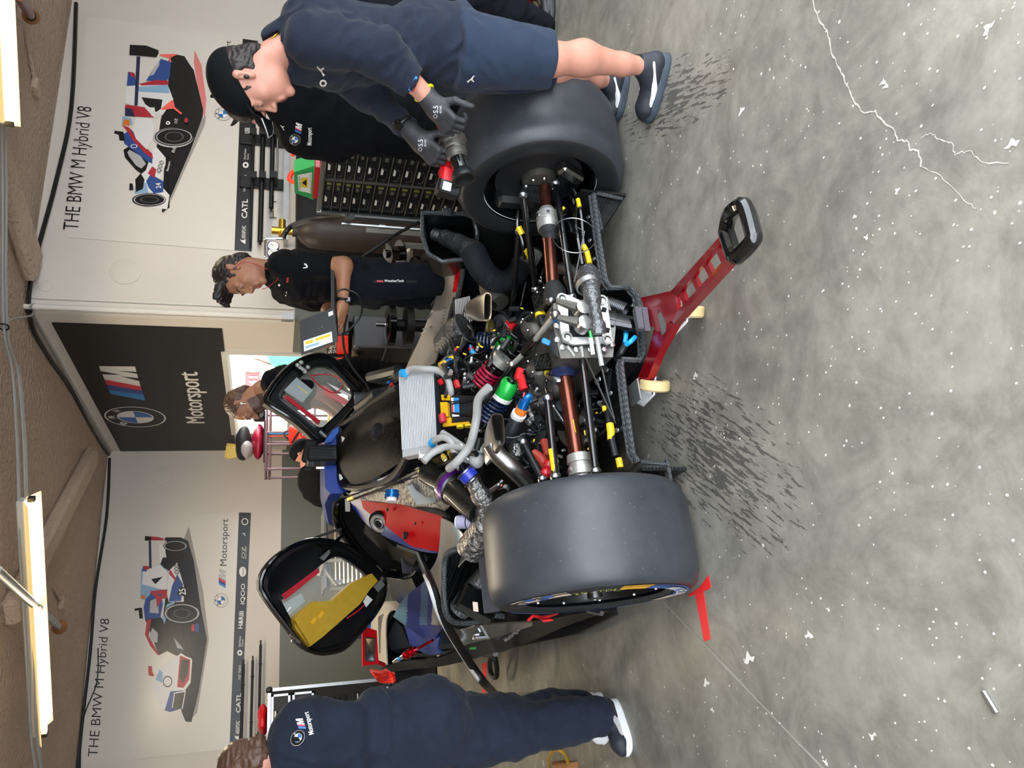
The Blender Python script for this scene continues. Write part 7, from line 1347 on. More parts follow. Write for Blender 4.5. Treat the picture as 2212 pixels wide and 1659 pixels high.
mb = MB('black'); mb.tube(bez([PD(740, 720, 5.0), PD(745, 760, 4.9), PD(765, 800, 4.8), PD(790, 830, 4.75), PD(800, 850, 4.7)], 6), .008, 6); tag(mb.build('laptop_cable'), 'black data cable looping from the laptop to the open right car door', 'cable')
# umbilical to the floor
t = thing('umbilical_cable', 'thick black cable with white stripe hanging from the cockpit to the floor', 'cable', PZ(1072, 1500))
ump = [Q(905, 1200, 4.0), Q(920, 1235, 3.6), Q(935, 1270, 3.4), Q(955, 1330, 3.45), Q(985, 1385, 3.6), Q(1020, 1440, 3.75), Q(1050, 1480, 3.85), PZ(1078, 1508, .05)]
mb = MB('black'); pts = bez(ump, 8); mb.tube(pts, .02, 10); mb.build('sheath', t); mb = MB('white_plastic'); mb.tube([p+Vector((0, -.012, .016)) for p in pts[10:]], .009, 6); mb.build('white_lead', t)
# red air lance lying on the fender
t = thing('air_lance', 'red anodised air coupling with a chrome tip resting on the left front fender', 'air tool', Q(880, 1405, 4.5))
mb = MB('red_anod'); A_, B_ = Q(850, 1430, 4.62), Q(935, 1383, 4.35); mat('red_chrome', '#c2122a', .15, .8); mb.mat = 'red_chrome'
def seg(a, b_, r, m): mb.tube([A_.lerp(B_, a), A_.lerp(B_, b_)], r, 12, m)
seg(0, .08, .009, 'chrome'); seg(.08, .15, .014, 'chrome'); seg(.15, .22, .011, 'blue_tube'); seg(.22, .3, .014, 'chrome'); seg(.3, .36, .022, None); seg(.36, .4, .016, None); seg(.4, .48, .024, None); seg(.48, .52, .016, None); seg(.52, .58, .02, None); seg(.58, .64, .01, 'chrome'); seg(.64, 1.0, .008, None); mb.build('body', t)

# ------------------------------------------------------------------ red dolly under the tail
t = thing('car_dolly', 'red aluminium car dolly with a black grip sticking out from under the tail', 'dolly', PZ(1450, 640))
zA, zB = .10, .30
def J(px, py): f = min(1, max(0, (px-1400)/190)); z_ = zA+(zB-zA)*f**1.5; return PZ(px, py, z_)
mb = MB('red_anod'); mat('dolly_red', '#a80f20', .3, .45, coat=.4); mb.mat = 'dolly_red'
def plank(pts, th=.014): mb.prism([J(*p) for p in pts], Vector((0, 0, -th)))
plank([(1384, 643), (1446, 629), (1462, 640), (1463, 672), (1455, 690), (1440, 700), (1425, 712), (1394, 702), (1390, 660)])
plank([(1446, 629), (1450, 628), (1562, 502), (1566, 512), (1462, 640)]); plank([(1463, 672), (1576, 548), (1581, 556), (1455, 700), (1450, 690)], .03)
for (a0, a1) in (((1492, 592), (1508, 626)), ((1518, 562), (1536, 596)), ((1546, 528), (1563, 566)), ((1467, 622), (1478, 655))):
    a, b_ = J(*a0), J(*a1); d = (b_-a); mb.box(a.lerp(b_, .5)-Z*.008, (d.length, .02, .016), frame(d, z=Z))
plank([(1562, 502), (1581, 553), (1572, 560), (1552, 512)])
plank([(1440, 695), (1455, 700), (1422, 760), (1400, 815), (1368, 848), (1350, 854), (1380, 810), (1400, 760), (1412, 712)], .03)
mb.build('frame', t); mb = MB('black_gloss'); gp_ = [J(*p) for p in ((1568, 500), (1574, 470), (1592, 448), (1610, 447), (1626, 500), (1626, 520), (1600, 549), (1585, 551))]; mb.tube(bez(gp_+[gp_[0]], 4)[:-1], .021, 10, closed=True); mb.build('grip', t); mb = MB('black'); mb.prism([J(*p)+Z*.004 for p in ((1562, 498), (1575, 495), (1592, 548), (1578, 555))], (0, 0, -.02)); [mb.lathe(J(*p)+Z*.004, Z, [(0, .012), (.006, .011), (.006, 0)], 12, 'white_plastic') for p in ((1567, 500), (1572, 519), (1577, 540))]; mb.build('grip_plate', t)
mb = MB('steel'); [mb.lathe(J(*p)+Z*.001, Z, [(0, .016), (.006, .014), (.003, .008), (.003, 0)], 16, 'steel') for p in ((1429, 674),)]; mb.build('bolt', t); mb = MB('ink_white'); o = J(1442, 682)+Z*.001; mb.text('Motorsport', o, J(1438, 645)-J(1442, 682), J(1434, 684)-J(1442, 682), 'ink_white', nrm=Z); mb.build('lettering', t, smooth=0)
for (px, py) in ((1483, 672), (1412, 832)):
    c = PZ(px, py, .06); c = Vector((c.x, c.y, .056)); mb = MB('dec_cream'); mat('caster_tan', '#cdb684', .5) if 'caster_tan' not in MATS else None; axd = Vector((.85, -.5, 0)).normalized(); mb.lathe(c, axd, [(-.02, .03), (-.02, .05), (-.014, .056), (.014, .056), (.02, .05), (.02, .03)], 36, 'caster_tan'); mb.lathe(c, axd, [(-.022, 0), (-.022, .03), (.022, .03), (.022, 0)], 24, 'steel'); w_ = mb.build('caster_wheel', t)
    mb = MB('alu_dull'); sd = axd*.028; up2 = Vector((-.0, .05, .06)); [mb.prism([c+sd*s_-Z*.01, c+sd*s_+Vector((.02, .02, .04)), c+sd*s_+Vector((.0, .07, .06)), c+sd*s_+Vector((-.03, .06, .02))], axd*.003*s_) for s_ in (-1, 1)]; mb.box(c+Vector((-.01, .05, .06)), (.08, .08, .006)); mb.tube([c-axd*.034, c+axd*.034], .008, 8, 'steel'); mb.build('caster_fork', w_)
mb = MB('cast'); q = [J(*p)+Z*.012 for p in ((1392, 690), (1405, 665), (1412, 715), (1396, 720))]; mb.prism(q, (0, 0, .02), m='p_mid'); mb.box(J(1402, 690)+Z*.03, (.09, .03, .05), bev=.004, m='p_mid'); mb.build('jack_pad', t); mb = MB('steel'); c = PZ(1462, 704, .02); mb.tube([c, c+Vector((-.03, .03, .03))], .016, 10, 'steel'); mb.build('lock_pin', t)
# the small handled dolly by the front wheel
t = thing('small_dolly', 'small dolly with a black loop grip standing by the left side of the car', 'dolly', PZ(1060, 1430))
mb = MB('red'); a = PZ(1065, 1400, .12); mb.tube([a, PZ(1066, 1412, .12)], .03, 6, 'dolly_red'); mb.build('arm', t); mb = MB('alu'); mb.tube([PZ(1048, 1416, .13), PZ(1070, 1412, .12)], .018, 8, 'chrome'); mb.build('joint', t)
mb = MB('black'); mb.tube(bez([PZ(1060, 1418, .12), PZ(1058, 1440, .1), PZ(1062, 1458, .09), PZ(1072, 1462, .09), PZ(1073, 1440, .1), PZ(1068, 1420, .12), PZ(1060, 1418, .12)], 4), .016, 8); mb.build('grip', t)
mb = MB('steel'); c = PZ(1062, 1405, .0); mb.tube([(c.x+.03, c.y, .04), (c.x+.06, c.y, .04)], .04, 14, 'rubber'); mb.tube([(c.x+.05, c.y, .04), (c.x+.05, c.y, .12)], .015, 8); mb.build('caster_wheel', t)
# ------------------------------------------------------------------ people: smooth blended volumes turned into one surface
HH = Vector((math.sin(YAW), math.cos(YAW), 0))
def PH(px, py, dh): r = ray(px, py); return CO+r*(dh/r.dot(HH))
def IV(dx, dy, dd): return (-CU*dx-CR*dy+CF*dd).normalized()
class SD:
    def __init__(s): s.p = []
    def cap(s, a, b, ra, rb=None, k=.02, sub=False): a = np.array(a, dtype=np.float32); b = np.array(b, dtype=np.float32); rb = ra if rb is None else rb; s.p.append(('c', a, b, ra, rb, k, sub, np.minimum(a-ra, b-rb), np.maximum(a+ra, b+rb))); return s
    def ell(s, c, r, R=None, k=.02, sub=False):
        c = np.array(c, dtype=np.float32); R = np.eye(3) if R is None else np.array(R); m = max(r); s.p.append(('e', c, np.array(r, dtype=np.float32), R.astype(np.float32), 0, k, sub, c-m, c+m)); return s
    def ecap(s, a, b, ra, rb, x, k=.03, rnd_=.02, sub=False):
        """elliptic tapered cylinder with flat rounded ends; ra=(along x, across)"""
        a = Vector(a); b = Vector(b); z = (b-a).normalized(); x = Vector(x); x = (x-z*x.dot(z)).normalized(); y = z.cross(x); m = max(*ra, *rb)
        s.p.append(('k', np.array(a), np.array(b), ra, rb, k, sub, np.minimum(np.array(a), np.array(b))-m, np.maximum(np.array(a), np.array(b))+m, np.array([x, y, z]), rnd_)); return s
    def mesh(s, vox, fold=None, seed=1, cut=None):
        if not s.p: return [], []
        add = [p for p in s.p if not p[6]]; pad = vox*4
        lo = np.min([p[7] for p in add], axis=0)-pad; hi = np.max([p[8] for p in add], axis=0)+pad; n = np.ceil((hi-lo)/vox).astype(int)+1
        ax = [lo[i]+vox*np.arange(n[i]) for i in range(3)]; f = np.full(n, .2, dtype=np.float32)
        for p in s.p:
            k = p[5]; mg = max(k*1.2, vox*3); i0 = np.maximum(((p[7]-mg-lo)/vox).astype(int), 0); i1 = np.minimum(((p[8]+mg-lo)/vox).astype(int)+2, n)
            if (i1 <= i0).any(): continue
            g = np.stack(np.meshgrid(*[ax[i][i0[i]:i1[i]] for i in range(3)], indexing='ij'), -1).astype(np.float32)
            if p[0] == 'c':
                ba = p[2]-p[1]; pa = g-p[1]; h = np.clip((pa@ba)/max(1e-9, float(ba@ba)), 0, 1); d = np.linalg.norm(pa-h[..., None]*ba, axis=-1)-(p[3]+(p[4]-p[3])*h)
            elif p[0] == 'e':
                q = ((g-p[1])@p[3])/p[2]; l = np.linalg.norm(q, axis=-1); d = (l-1)*l/np.maximum(np.linalg.norm(q/p[2], axis=-1), 1e-6)
            else:
                L_ = np.linalg.norm(p[2]-p[1]); q = (g-p[1])@p[9].T.astype(np.float32); t = np.clip(q[..., 2]/L_, 0, 1); rx = p[3][0]+(p[4][0]-p[3][0])*t; ry = p[3][1]+(p[4][1]-p[3][1])*t; e = p[10]
                l = np.sqrt((q[..., 0]/rx)**2+(q[..., 1]/ry)**2); de = (l-1)*np.minimum(rx, ry)+e; dz = np.abs(q[..., 2]-L_/2)-L_/2+e; d = np.sqrt(np.maximum(de, 0)**2+np.maximum(dz, 0)**2)+np.minimum(np.maximum(de, dz), 0)-e
            sl = tuple(slice(i0[i], i1[i]) for i in range(3)); o = f[sl]
            if p[6]: h = np.maximum(k-np.abs(o+d), 0)/k; f[sl] = np.maximum(o, -d)+h*h*k*.25
            else: h = np.maximum(k-np.abs(o-d), 0)/k; f[sl] = np.minimum(o, d)-h*h*k*.25
        if fold:
            amp, fr = fold; r_ = np.random.RandomState(seed); near = np.abs(f) < .05; idx = np.nonzero(near); P = np.stack([ax[i][idx[i]] for i in range(3)], -1); w_ = np.zeros(len(P))
            for i in range(5):
                k1 = r_.randn(3); k1 /= np.linalg.norm(k1); k1[2] *= 1.6; k2 = r_.randn(3)*fr*.55; w_ += np.sin(P@k1*fr*(1+.35*i)+2.2*np.sin(P@k2+i))*(1/(1+.4*i))
            f[idx] += amp*(np.abs(w_)-.9)
        # surface nets
        I = f < 0; c = np.zeros(n-1, dtype=np.int8)
        for dx in (0, 1):
            for dy in (0, 1):
                for dz in (0, 1): c += I[dx:n[0]-1+dx, dy:n[1]-1+dy, dz:n[2]-1+dz]
        cells = np.argwhere((c > 0) & (c < 8)); idm = np.full(n-1, -1, dtype=np.int64); idm[tuple(cells.T)] = np.arange(len(cells)); acc = np.zeros((len(cells), 3)); cnt = np.zeros(len(cells))
        for axi in range(3):
            o1, o2 = [q for q in range(3) if q != axi]
            for u in (0, 1):
                for v in (0, 1):
                    b0 = cells.copy(); b0[:, o1] += u; b0[:, o2] += v; b1 = b0.copy(); b1[:, axi] += 1; f0 = f[tuple(b0.T)]; f1 = f[tuple(b1.T)]; m = (f0 < 0) != (f1 < 0); t = f0/np.where(m, f0-f1, 1); pos = b0.astype(float); pos[:, axi] += t; acc[m] += pos[m]; cnt[m] += 1
        V = lo+vox*(acc/np.maximum(cnt, 1)[:, None]); Fs = []
        for axi in range(3):
            o1, o2 = (axi+1) % 3, (axi+2) % 3; sl0 = [slice(1, -1)]*3; sl1 = [slice(1, -1)]*3; sl0[axi] = slice(0, n[axi]-1); sl1[axi] = slice(1, n[axi]); a = I[tuple(sl0)]; b = I[tuple(sl1)]
            e = np.argwhere(a != b); fl_ = a[tuple(e.T)]; base = e+1; base[:, axi] -= 1
            def cid(d1, d2): q = base.copy(); q[:, o1] += d1; q[:, o2] += d2; return idm[tuple(q.T)]
            quad = np.stack([cid(-1, -1), cid(0, -1), cid(0, 0), cid(-1, 0)], -1); quad[~fl_] = quad[~fl_][:, ::-1]; Fs.append(quad)
        return V, np.concatenate(Fs)
def smesh(name, parts, m, parent, matf=None, mats=()):
    """parts: list of (V, F) joined into one mesh object"""
    base = np.array(world_loc(parent)); vs = []; fs = []; o = 0
    for V, F_ in parts:
        if len(V) == 0: continue
        vs.append(V-base); fs.append(F_+o); o += len(V)
    V = np.concatenate(vs); F_ = np.concatenate(fs); me = bpy.data.meshes.new(name); me.vertices.add(len(V)); me.vertices.foreach_set('co', V.astype(np.float32).ravel())
    me.loops.add(len(F_)*4); me.loops.foreach_set('vertex_index', F_.astype(np.int32).ravel()); me.polygons.add(len(F_)); me.polygons.foreach_set('loop_start', np.arange(0, len(F_)*4, 4, dtype=np.int32)); me.update(calc_edges=True); me.validate()
    me.materials.append(M(m)); [me.materials.append(M(k)) for k in mats]; me.polygons.foreach_set('use_smooth', [True]*len(me.polygons))
    if matf is not None:
        c = np.empty(len(me.polygons)*3, dtype=np.float32); me.polygons.foreach_get('center', c); me.polygons.foreach_set('material_index', matf(c.reshape(-1, 3)+base).astype(np.int32))
    me.update(); o = bpy.data.objects.new(name, me); C.objects.link(o); o.parent = parent; return o
def hframe(f, u): f = Vector(f).normalized(); u = Vector(u); u = (u-f*u.dot(f)).normalized(); r = f.cross(u); return r, f, u
def head_sd(c, f, u, s=1.0, beard=0, neck=None, nr=.056):
    r, f, u = hframe(f, u); P = lambda x, y, z: Vector(c)+(r*x+f*y+u*z)*s; R = np.array(Matrix((r, f, u)).transposed()); S = SD(); q = lambda *a: tuple(v*s for v in a)
    S.ell(P(0, -.012, .035), q(.075, .094, .083), R); S.ell(P(0, .022, -.02), q(.062, .066, .09), R, k=.03*s); S.ell(P(0, .038, -.078), q(.044, .046, .03), R, k=.025*s); S.ell(P(0, .078, -.1), q(.017, .014, .014), R, k=.02*s)
    for sg in (-1, 1):
        S.ell(P(sg*.038, .054, -.026), q(.022, .024, .024), R, k=.02*s); S.cap(P(sg*.012, .087, .022), P(sg*.043, .074, .024), .009*s, .008*s, k=.014*s); S.ell(P(sg*.031, .094, .004), q(.016, .014, .011), R, k=.01*s, sub=True); S.ell(P(sg*.031, .0765, .003), q(.0145, .0135, .012), R, k=.006*s); S.cap(P(sg*.02, .0905, .0035), P(sg*.042, .086, .0035), .0028*s, k=.002*s, sub=True)
        S.ell(P(sg*.01, .1, -.033), q(.0065, .008, .006), R, k=.006*s); S.cap(P(sg*.074, .004, -.02), P(sg*.083, -.014, .022), .009*s, .014*s, k=.008*s); S.ell(P(sg*.092, .0, .004), q(.006, .009, .016), R, k=.006*s, sub=True)
    S.cap(P(0, .087, .014), P(0, .111, -.027), .006*s, .008*s, k=.012*s); S.cap(P(-.017, .088, -.06), P(.017, .088, -.06), .0068*s, k=.008*s); S.cap(P(-.015, .087, -.071), P(.015, .087, -.071), .0075*s, k=.008*s); S.cap(P(-.02, .096, -.0655), P(.02, .096, -.0655), .0028*s, k=.003*s, sub=True)
    S.ell(P(0, .061, -.048), q(.034, .025, .034), R, k=.02*s); S.ell(P(0, .066, -.02), q(.02, .026, .028), R, k=.02*s)
    if neck is not None: S.cap(P(0, -.03, -.05), neck, (nr-.004)*s, (nr+.006)*s, k=.02*s)
    return S, P, (r, f, u)
def eyes(P, ax, s, parent, down=.5):
    r, f, u = ax; mb = MB('eye_white'); 
    for sg in (-1, 1): c = P(sg*.031, .0765, .0025); mb.ball(c, .0122*s, 14); d = (f-u*down*.35).normalized(); mb.lathe(c+d*.0102*s, d, [(0, .0062*s), (.0024*s, .003*s), (.0028*s, 0)], 12, 'iris')
    mb.build('eyes', parent); mb = MB('hair')
    for sg in (-1, 1): mb.tube(bez([P(sg*.012, .094, .021), P(sg*.028, .093, .028), P(sg*.046, .08, .022)], 4), [.0035*s]*5+[.002*s]*4, 6)
    mb.build('eyebrows', parent)
def hand_sd(S, w, d, nrm, side=1, curl=(35, 45, 30), s=1.0, thumb=(40, 20), grow=0.0, spread=4):
    """w wrist, d direction to the fingers, nrm points out of the back of the hand"""
    d = Vector(d).normalized(); nrm = Vector(nrm); nrm = (nrm-d*nrm.dot(d)).normalized(); x = d.cross(nrm)*side; w = Vector(w); g = grow
    P = lambda a, b, c=0: w+(d*a+x*b+nrm*c)*s
    for b in (-.03, -.01, .012, .031): S.cap(P(.01, b*.75), P(.088-abs(b)*.25, b), (.0145+g)*s, (.0115+g)*s, k=.012)
    S.cap(P(-.03, 0), P(.02, 0), (.027+g)*s, (.026+g)*s, k=.02)
    for i, (b, L_, r) in enumerate(((-.031, .062, .0078), (-.0105, .078, .0088), (.0115, .083, .009), (.033, .074, .0088))):
        p = P(.09-abs(b)*.25, b); a = 0; dd = (d+x*(b*spread)).normalized()
        for j, (fr, cu) in enumerate(zip((.45, .31, .24), curl)):
            a += math.radians(cu+(3-i)*2); v = dd*math.cos(a)-nrm*math.sin(a); q = p+v*(L_*fr*s); S.cap(p, q, (r-.0006*j+g)*s, (r-.0010*(j+1)+g)*s, k=.003); p = q
    p = P(.015, .03, -.006); v = (d*.55+x*.75-nrm*.35).normalized(); q = p+v*.045*s; S.cap(p, q, (.0145+g)*s, (.011+g)*s, k=.01); v = (d*.85+x*math.sin(math.radians(thumb[0]))*.5-nrm*math.sin(math.radians(thumb[1]))).normalized(); p2 = q+v*.032*s; S.cap(q, p2, (.0108+g)*s, (.0098+g)*s, k=.004); S.cap(p2, p2+(v-nrm*.25).normalized()*.026*s, (.0098+g)*s, (.008+g)*s, k=.004)
def shoe(parent, heel, toe, up=Z, h=.075, colors=('shoe_dark', 'sole', 'shoe_white'), ankle=None):
    heel = Vector(heel); toe = Vector(toe); d = (toe-heel); L_ = d.length; d.normalize(); x = d.cross(Z).normalized(); P = lambda a, b, c: heel+d*(a*L_)+x*b+Z*c
    S = SD(); S.cap(P(.14, 0, .05), P(.3, 0, .05), .036, .038, k=.02); S.cap(P(.3, 0, .045), P(.8, -.004, .036), .038, .036, k=.03); S.cap(P(.8, -.004, .034), P(.92, .0, .03), .034, .022, k=.03); S.cap(P(.12, 0, .05), P(.2, 0, .095), .032, .036, k=.03); S.cap(P(.35, 0, .06), P(.2, 0, .1), .03, .034, k=.03)
    sh = smesh('shoe', [S.mesh(.004)], colors[0], parent); S = SD(); 
    for i in range(9): a = i/8; wd = .036+.008*math.sin(a*2.6)-(.012 if i in (0, 8) else 0); S.ecap(P(.06+.86*a, -.004*(a > .5), .001+.012*(a > .95)), P(.06+.86*a, -.004*(a > .5), .026+.008*(1-a)), (wd, wd), (wd-.003, wd-.003), x, k=.02, rnd_=.006)
    smesh('sole', [S.mesh(.004)], colors[1], sh)
    mb = MB(colors[2])
    for sg in (-1, 1): mb.tube(bez([P(.08, sg*.041, .075), P(.3, sg*.0425, .055), P(.5, sg*.0435, .04), P(.75, sg*.038, .035), P(.93, sg*.018, .032)], 5), [.004, .005, .006, .006, .007, .008, .009, .010, .011, .012, .011, .010, .009, .008, .007, .006, .005, .004, .003, .003, .002], 6)
    mb.build('side_stripe', sh); mb = MB('black'); [mb.tube([P(.36+.07*i, -.02, .088-.009*i), P(.39+.07*i, .0, .093-.009*i), P(.36+.07*i, .02, .088-.009*i)], .003, 5) for i in range(4)]; mb.tube(bez([P(.36, .02, .088), P(.34, .045, .09), P(.4, .05, .07), P(.38, .02, .086)], 4), .002, 5); mb.build('laces', sh)
    return sh
def decal(parent, target, items, name='chest_print'):
    """items(mb, at) draws with points on a plane; vertices are dropped on the garment along the view ray"""
    from mathutils.bvhtree import BVHTree
    off = world_loc(target); me = target.data; bv = BVHTree.FromPolygons([v.co+off for v in me.vertices], [tuple(p.vertices) for p in me.polygons]); mb = MB(); items(mb)
    for i, v in enumerate(mb.v):
        d = (v-CO).normalized(); h = bv.ray_cast(CO, d); mb.v[i] = (h[0] if h[0] is not None else v)-d*(.004+.0004*(i % 2))
    return mb.build(name, target, smooth=0)
def tilt3(px, py, dh, w_, h_, rot=0):
    """origin, reading vector and up vector for print read along image -y"""
    o = PH(px, py, dh); a = math.radians(rot); x = PH(px+w_*math.sin(a), py-w_*math.cos(a), dh)-o; y = PH(px-h_*math.cos(a), py-h_*math.sin(a), dh)-o; return o, x, y
def person(label, loc, group=None): return thing('person', label, 'person', loc)
def torso(S, J, w_, dpt, extra=.0, k=.045):
    x = (J['sR']-J['sL']).normalized(); n, c, wa, pe = J['n'], J['c'], J['w'], J['p']; e = extra
    S.ecap(pe, wa, (w_*.94+e, dpt*.95+e), (w_*.86+e, dpt*.86+e), x, k); S.ecap(wa, c, (w_*.86+e, dpt*.88+e), (w_*1.02+e, dpt+e), x, k); S.ecap(c, n.lerp(c, .25), (w_*1.02+e, dpt+e), (w_*.62+e, dpt*.62+e), x, k, .04); S.ell(c.lerp(n, .25), (w_*.95+e, dpt+e, .13), np.array(frame(x, z=(n-c))), k=k)
def limb(S, pts, rs, k=.03):
    for i in range(len(pts)-1): S.cap(pts[i], pts[i+1], rs[i], rs[i+1], k=k)

# ---- capped mechanic with the impact wrench
A = 2.72
J = dict(n=PH(632, 112, A), c=PH(715, 98, A), w=PH(872, 98, A), p=PH(985, 108, A), sL=PH(672, 85, A-.17), sR=PH(688, 128, A+.17))
eL, wL_, eR, wR_ = PH(822, 108, A-.2), PH(926, 213, A-.15), PH(800, 205, A+.16), PH(892, 288, A-.02)
hL, hR, kL, kR = PH(990, 108, A-.1), PH(990, 125, A+.1), PH(1192, 128, A-.14), PH(1196, 160, A+.14)
hlT, toT = PZ(1447, 120), PZ(1403, 262); hlF, toF = PZ(1357, 160), PZ(1335, 255)
aL_, aR_ = hlT+(toT-hlT)*.2+Z*.09, hlF+(toF-hlF)*.2+Z*.09
t = person('person in a black cap, navy tee and shorts bending with a red impact wrench', Vector((hlT.x, hlT.y, 0)))
hc, hf, hu = PH(543, 172, A-.02), IV(.42, 1, .3), IV(-1, .38, 0)
S, Ph, axh = head_sd(hc, hf, hu, 1.02, neck=J['n']+IV(-1, 0, 0)*.02); B = SD(); B.cap(J['n'], J['c'], .06, .08, k=.05); B.cap(J['c'], J['p'], .08, .07); limb(B, [J['c'], J['sL'], eL, wL_], [.07, .045, .04, .031]); limb(B, [J['c'], J['sR'], eR, wR_], [.07, .045, .034, .028]); limb(B, [J['p'], hL, kL], [.07, .06, .056]); limb(B, [J['p'], hR, kR], [.07, .06, .054])
for k_, a_ in ((kL, aL_), (kR, aR_)): cf = k_.lerp(a_, .32)+IV(0, -1, 0)*.012; limb(B, [k_, cf, k_.lerp(a_, .75), a_], [.054, .06, .038, .033]); B.cap(a_, a_-Z*.05, .034, .036)
ml = lambda c: np.where(np.linalg.norm(c-np.array(Ph(0, .092, -.066)), axis=1) < .017, 1, np.where((np.linalg.norm(c-np.array(Ph(0, .06, -.085)), axis=1) < .05), 2, 0))
body = smesh('body', [S.mesh(.003), B.mesh(.007)], 'skin', t, ml, ('lip', 'skin')); eyes(Ph, axh, 1.02, t, 1)
S = SD(); torso(S, J, .19, .135); S.ell(PH(690, 62, A+.02), (.1, .13, .12), k=.08); limb(S, [J['sL'], eL], [.085, .07], .04); S.ecap(eL.lerp(J['sL'], .1), wL_.lerp(eL, .32), (.072, .072), (.058, .055), X, .05, .006); limb(S, [J['sR'], eR], [.08, .055], .04); S.ecap(eR.lerp(J['sR'], .1), wR_.lerp(eR, .1), (.055, .055), (.042, .042), X, .05, .006); S.ecap(J['p'], J['w'], (.2, .155), (.175, .14), (J['sR']-J['sL']), .05)
S.cap(PH(600, 90, A), PH(645, 150, A), .055, .05, k=.04); S.cap(PH(560, 135, A), PH(612, 112, A), .062, .066, k=.01, sub=True); sh1 = smesh('tshirt', [S.mesh(.006, (.0035, 26))], 'navy', t)
S = SD(); S.ecap(PH(958, 112, A), J['p']+IV(1, 0, 0)*.05, (.18, .145), (.2, .165), J['sR']-J['sL'], .04); S.ecap(hL, PH(1190, 130, A-.12), (.13, .13), (.098, .098), X, .03, .01); S.ecap(hR, PH(1188, 150, A+.12), (.12, .12), (.095, .095), X, .03, .01); sho = smesh('shorts', [S.mesh(.006, (.003, 30), 3)], 'navy_shorts', t)
def pr(mb):
    puma(mb, PH(693, 154, A), IV(.1, -1, 0)*.035, IV(-1, -.1, 0)*.03); annulus(mb, PH(698, 180, A), IV(0, -1, 0)*.013, IV(-1, 0, 0)*.013, .5, 'ink_white', 8)
    o = PH(886, 197, A-.3); v = IV(.55, -1, 0); mb.flat([o, o+v*.05, o+v*.05+IV(-1, -.5, 0)*.008, o+IV(-1, -.5, 0)*.008], 'm_light'); o = o+IV(1, .5, 0)*.009; mb.flat([o, o+v*.06, o+v*.06+IV(-1, -.5, 0)*.008, o+IV(-1, -.5, 0)*.008], 'm_red')
decal(t, sh1, pr); decal(t, sho, lambda mb: puma(mb, PH(1017, 171, A), IV(1, .1, 0)*.03, IV(0, -1, 0)*.028), 'leg_print')
mb = MB('brown_tape'); mb.tube([PH(955, 115, A-.2)+IV(0, 1, 0)*.001*i for i in (0, 1)], .001, 3); 
mb = MB('brass'); pts = [Vector(J['n'])+IV(-1, -.1, 0)*.055+(IV(.5, -1, 0)*math.cos(a)+CF*math.sin(a))*.069+IV(1, .35, 0)*.012*math.cos(a) for a in [i*math.pi/16-math.pi/2*0 for i in range(32)]]; mb.tube(pts, .0022, 5, 'brass', closed=True); mb.build('necklace', t)
# hair and cap
S = SD(); R = np.array(Matrix((axh[0], axh[1], axh[2])).transposed()); S.ell(Ph(0, -.022, .022), (.08, .094, .085), R, k=.01); S.ell(Ph(0, -.07, -.035), (.055, .03, .045), R, k=.02); S.ell(Ph(0, .09, .0), (.1, .085, .15), R, k=.01, sub=True); S.ell(Ph(.085, -.0, -.01), (.03, .03, .035), R, k=.01, sub=True); S.ell(Ph(-.085, -.0, -.01), (.03, .03, .035), R, k=.01, sub=True); S.cap(Ph(-.072, .03, .03), Ph(-.07, .03, .0), .006, .003, k=.006); smesh('hair', [S.mesh(.004, (.002, 90))], 'hair', t)
def cap_(t, P, ax, s, m='black_cloth', brim=.085, drop=.0):
    S = SD(); R = np.array(Matrix(ax).transposed()); S.ell(P(0, -.01, .048), (.092*s, .112*s, .088*s), R, k=.01); S.ell(P(0, -.02, -.06), (.2*s, .22*s, .096*s), R, k=.006, sub=True); S.cap(P(0, 0, .134), P(0, 0, .139), .006, k=.004); c_ = smesh('cap', [S.mesh(.004)], m, t); mb = MB(m); rows = []
    for i in range(7):
        a = -1.15+2.3*i/6; rows.append([P(.086*math.sin(a), .062+.03*math.cos(a)-.0*i, .036-drop*0), P(.09*math.sin(a)*1.05, .09+(.5*brim)*math.cos(a), .037+.008*math.cos(a)-.012*abs(math.sin(a))), P(.088*math.sin(a), .095+brim*max(0, math.cos(a)), .03-.022*abs(math.sin(a)))])
    mb.shell(rows, .004); b_ = mb.build('cap_brim', c_, 60); mb = MB('white_plastic'); mb.tube([r[2] for r in rows], .0022, 5); mb.build('brim_edge', b_); return c_
c1 = cap_(t, Ph, axh, 1.0); decal(t, c1, lambda mb: mb.flat([PH(504, 105, A), PH(512, 107, A), PH(513, 118, A), PH(504, 117, A)], 'p_grey'), 'cap_badge')
mb = MB('black'); mb.ball(Ph(-.09, .004, -.004), (.007, .007, .01), 8); mb.build('ear_plug', t)
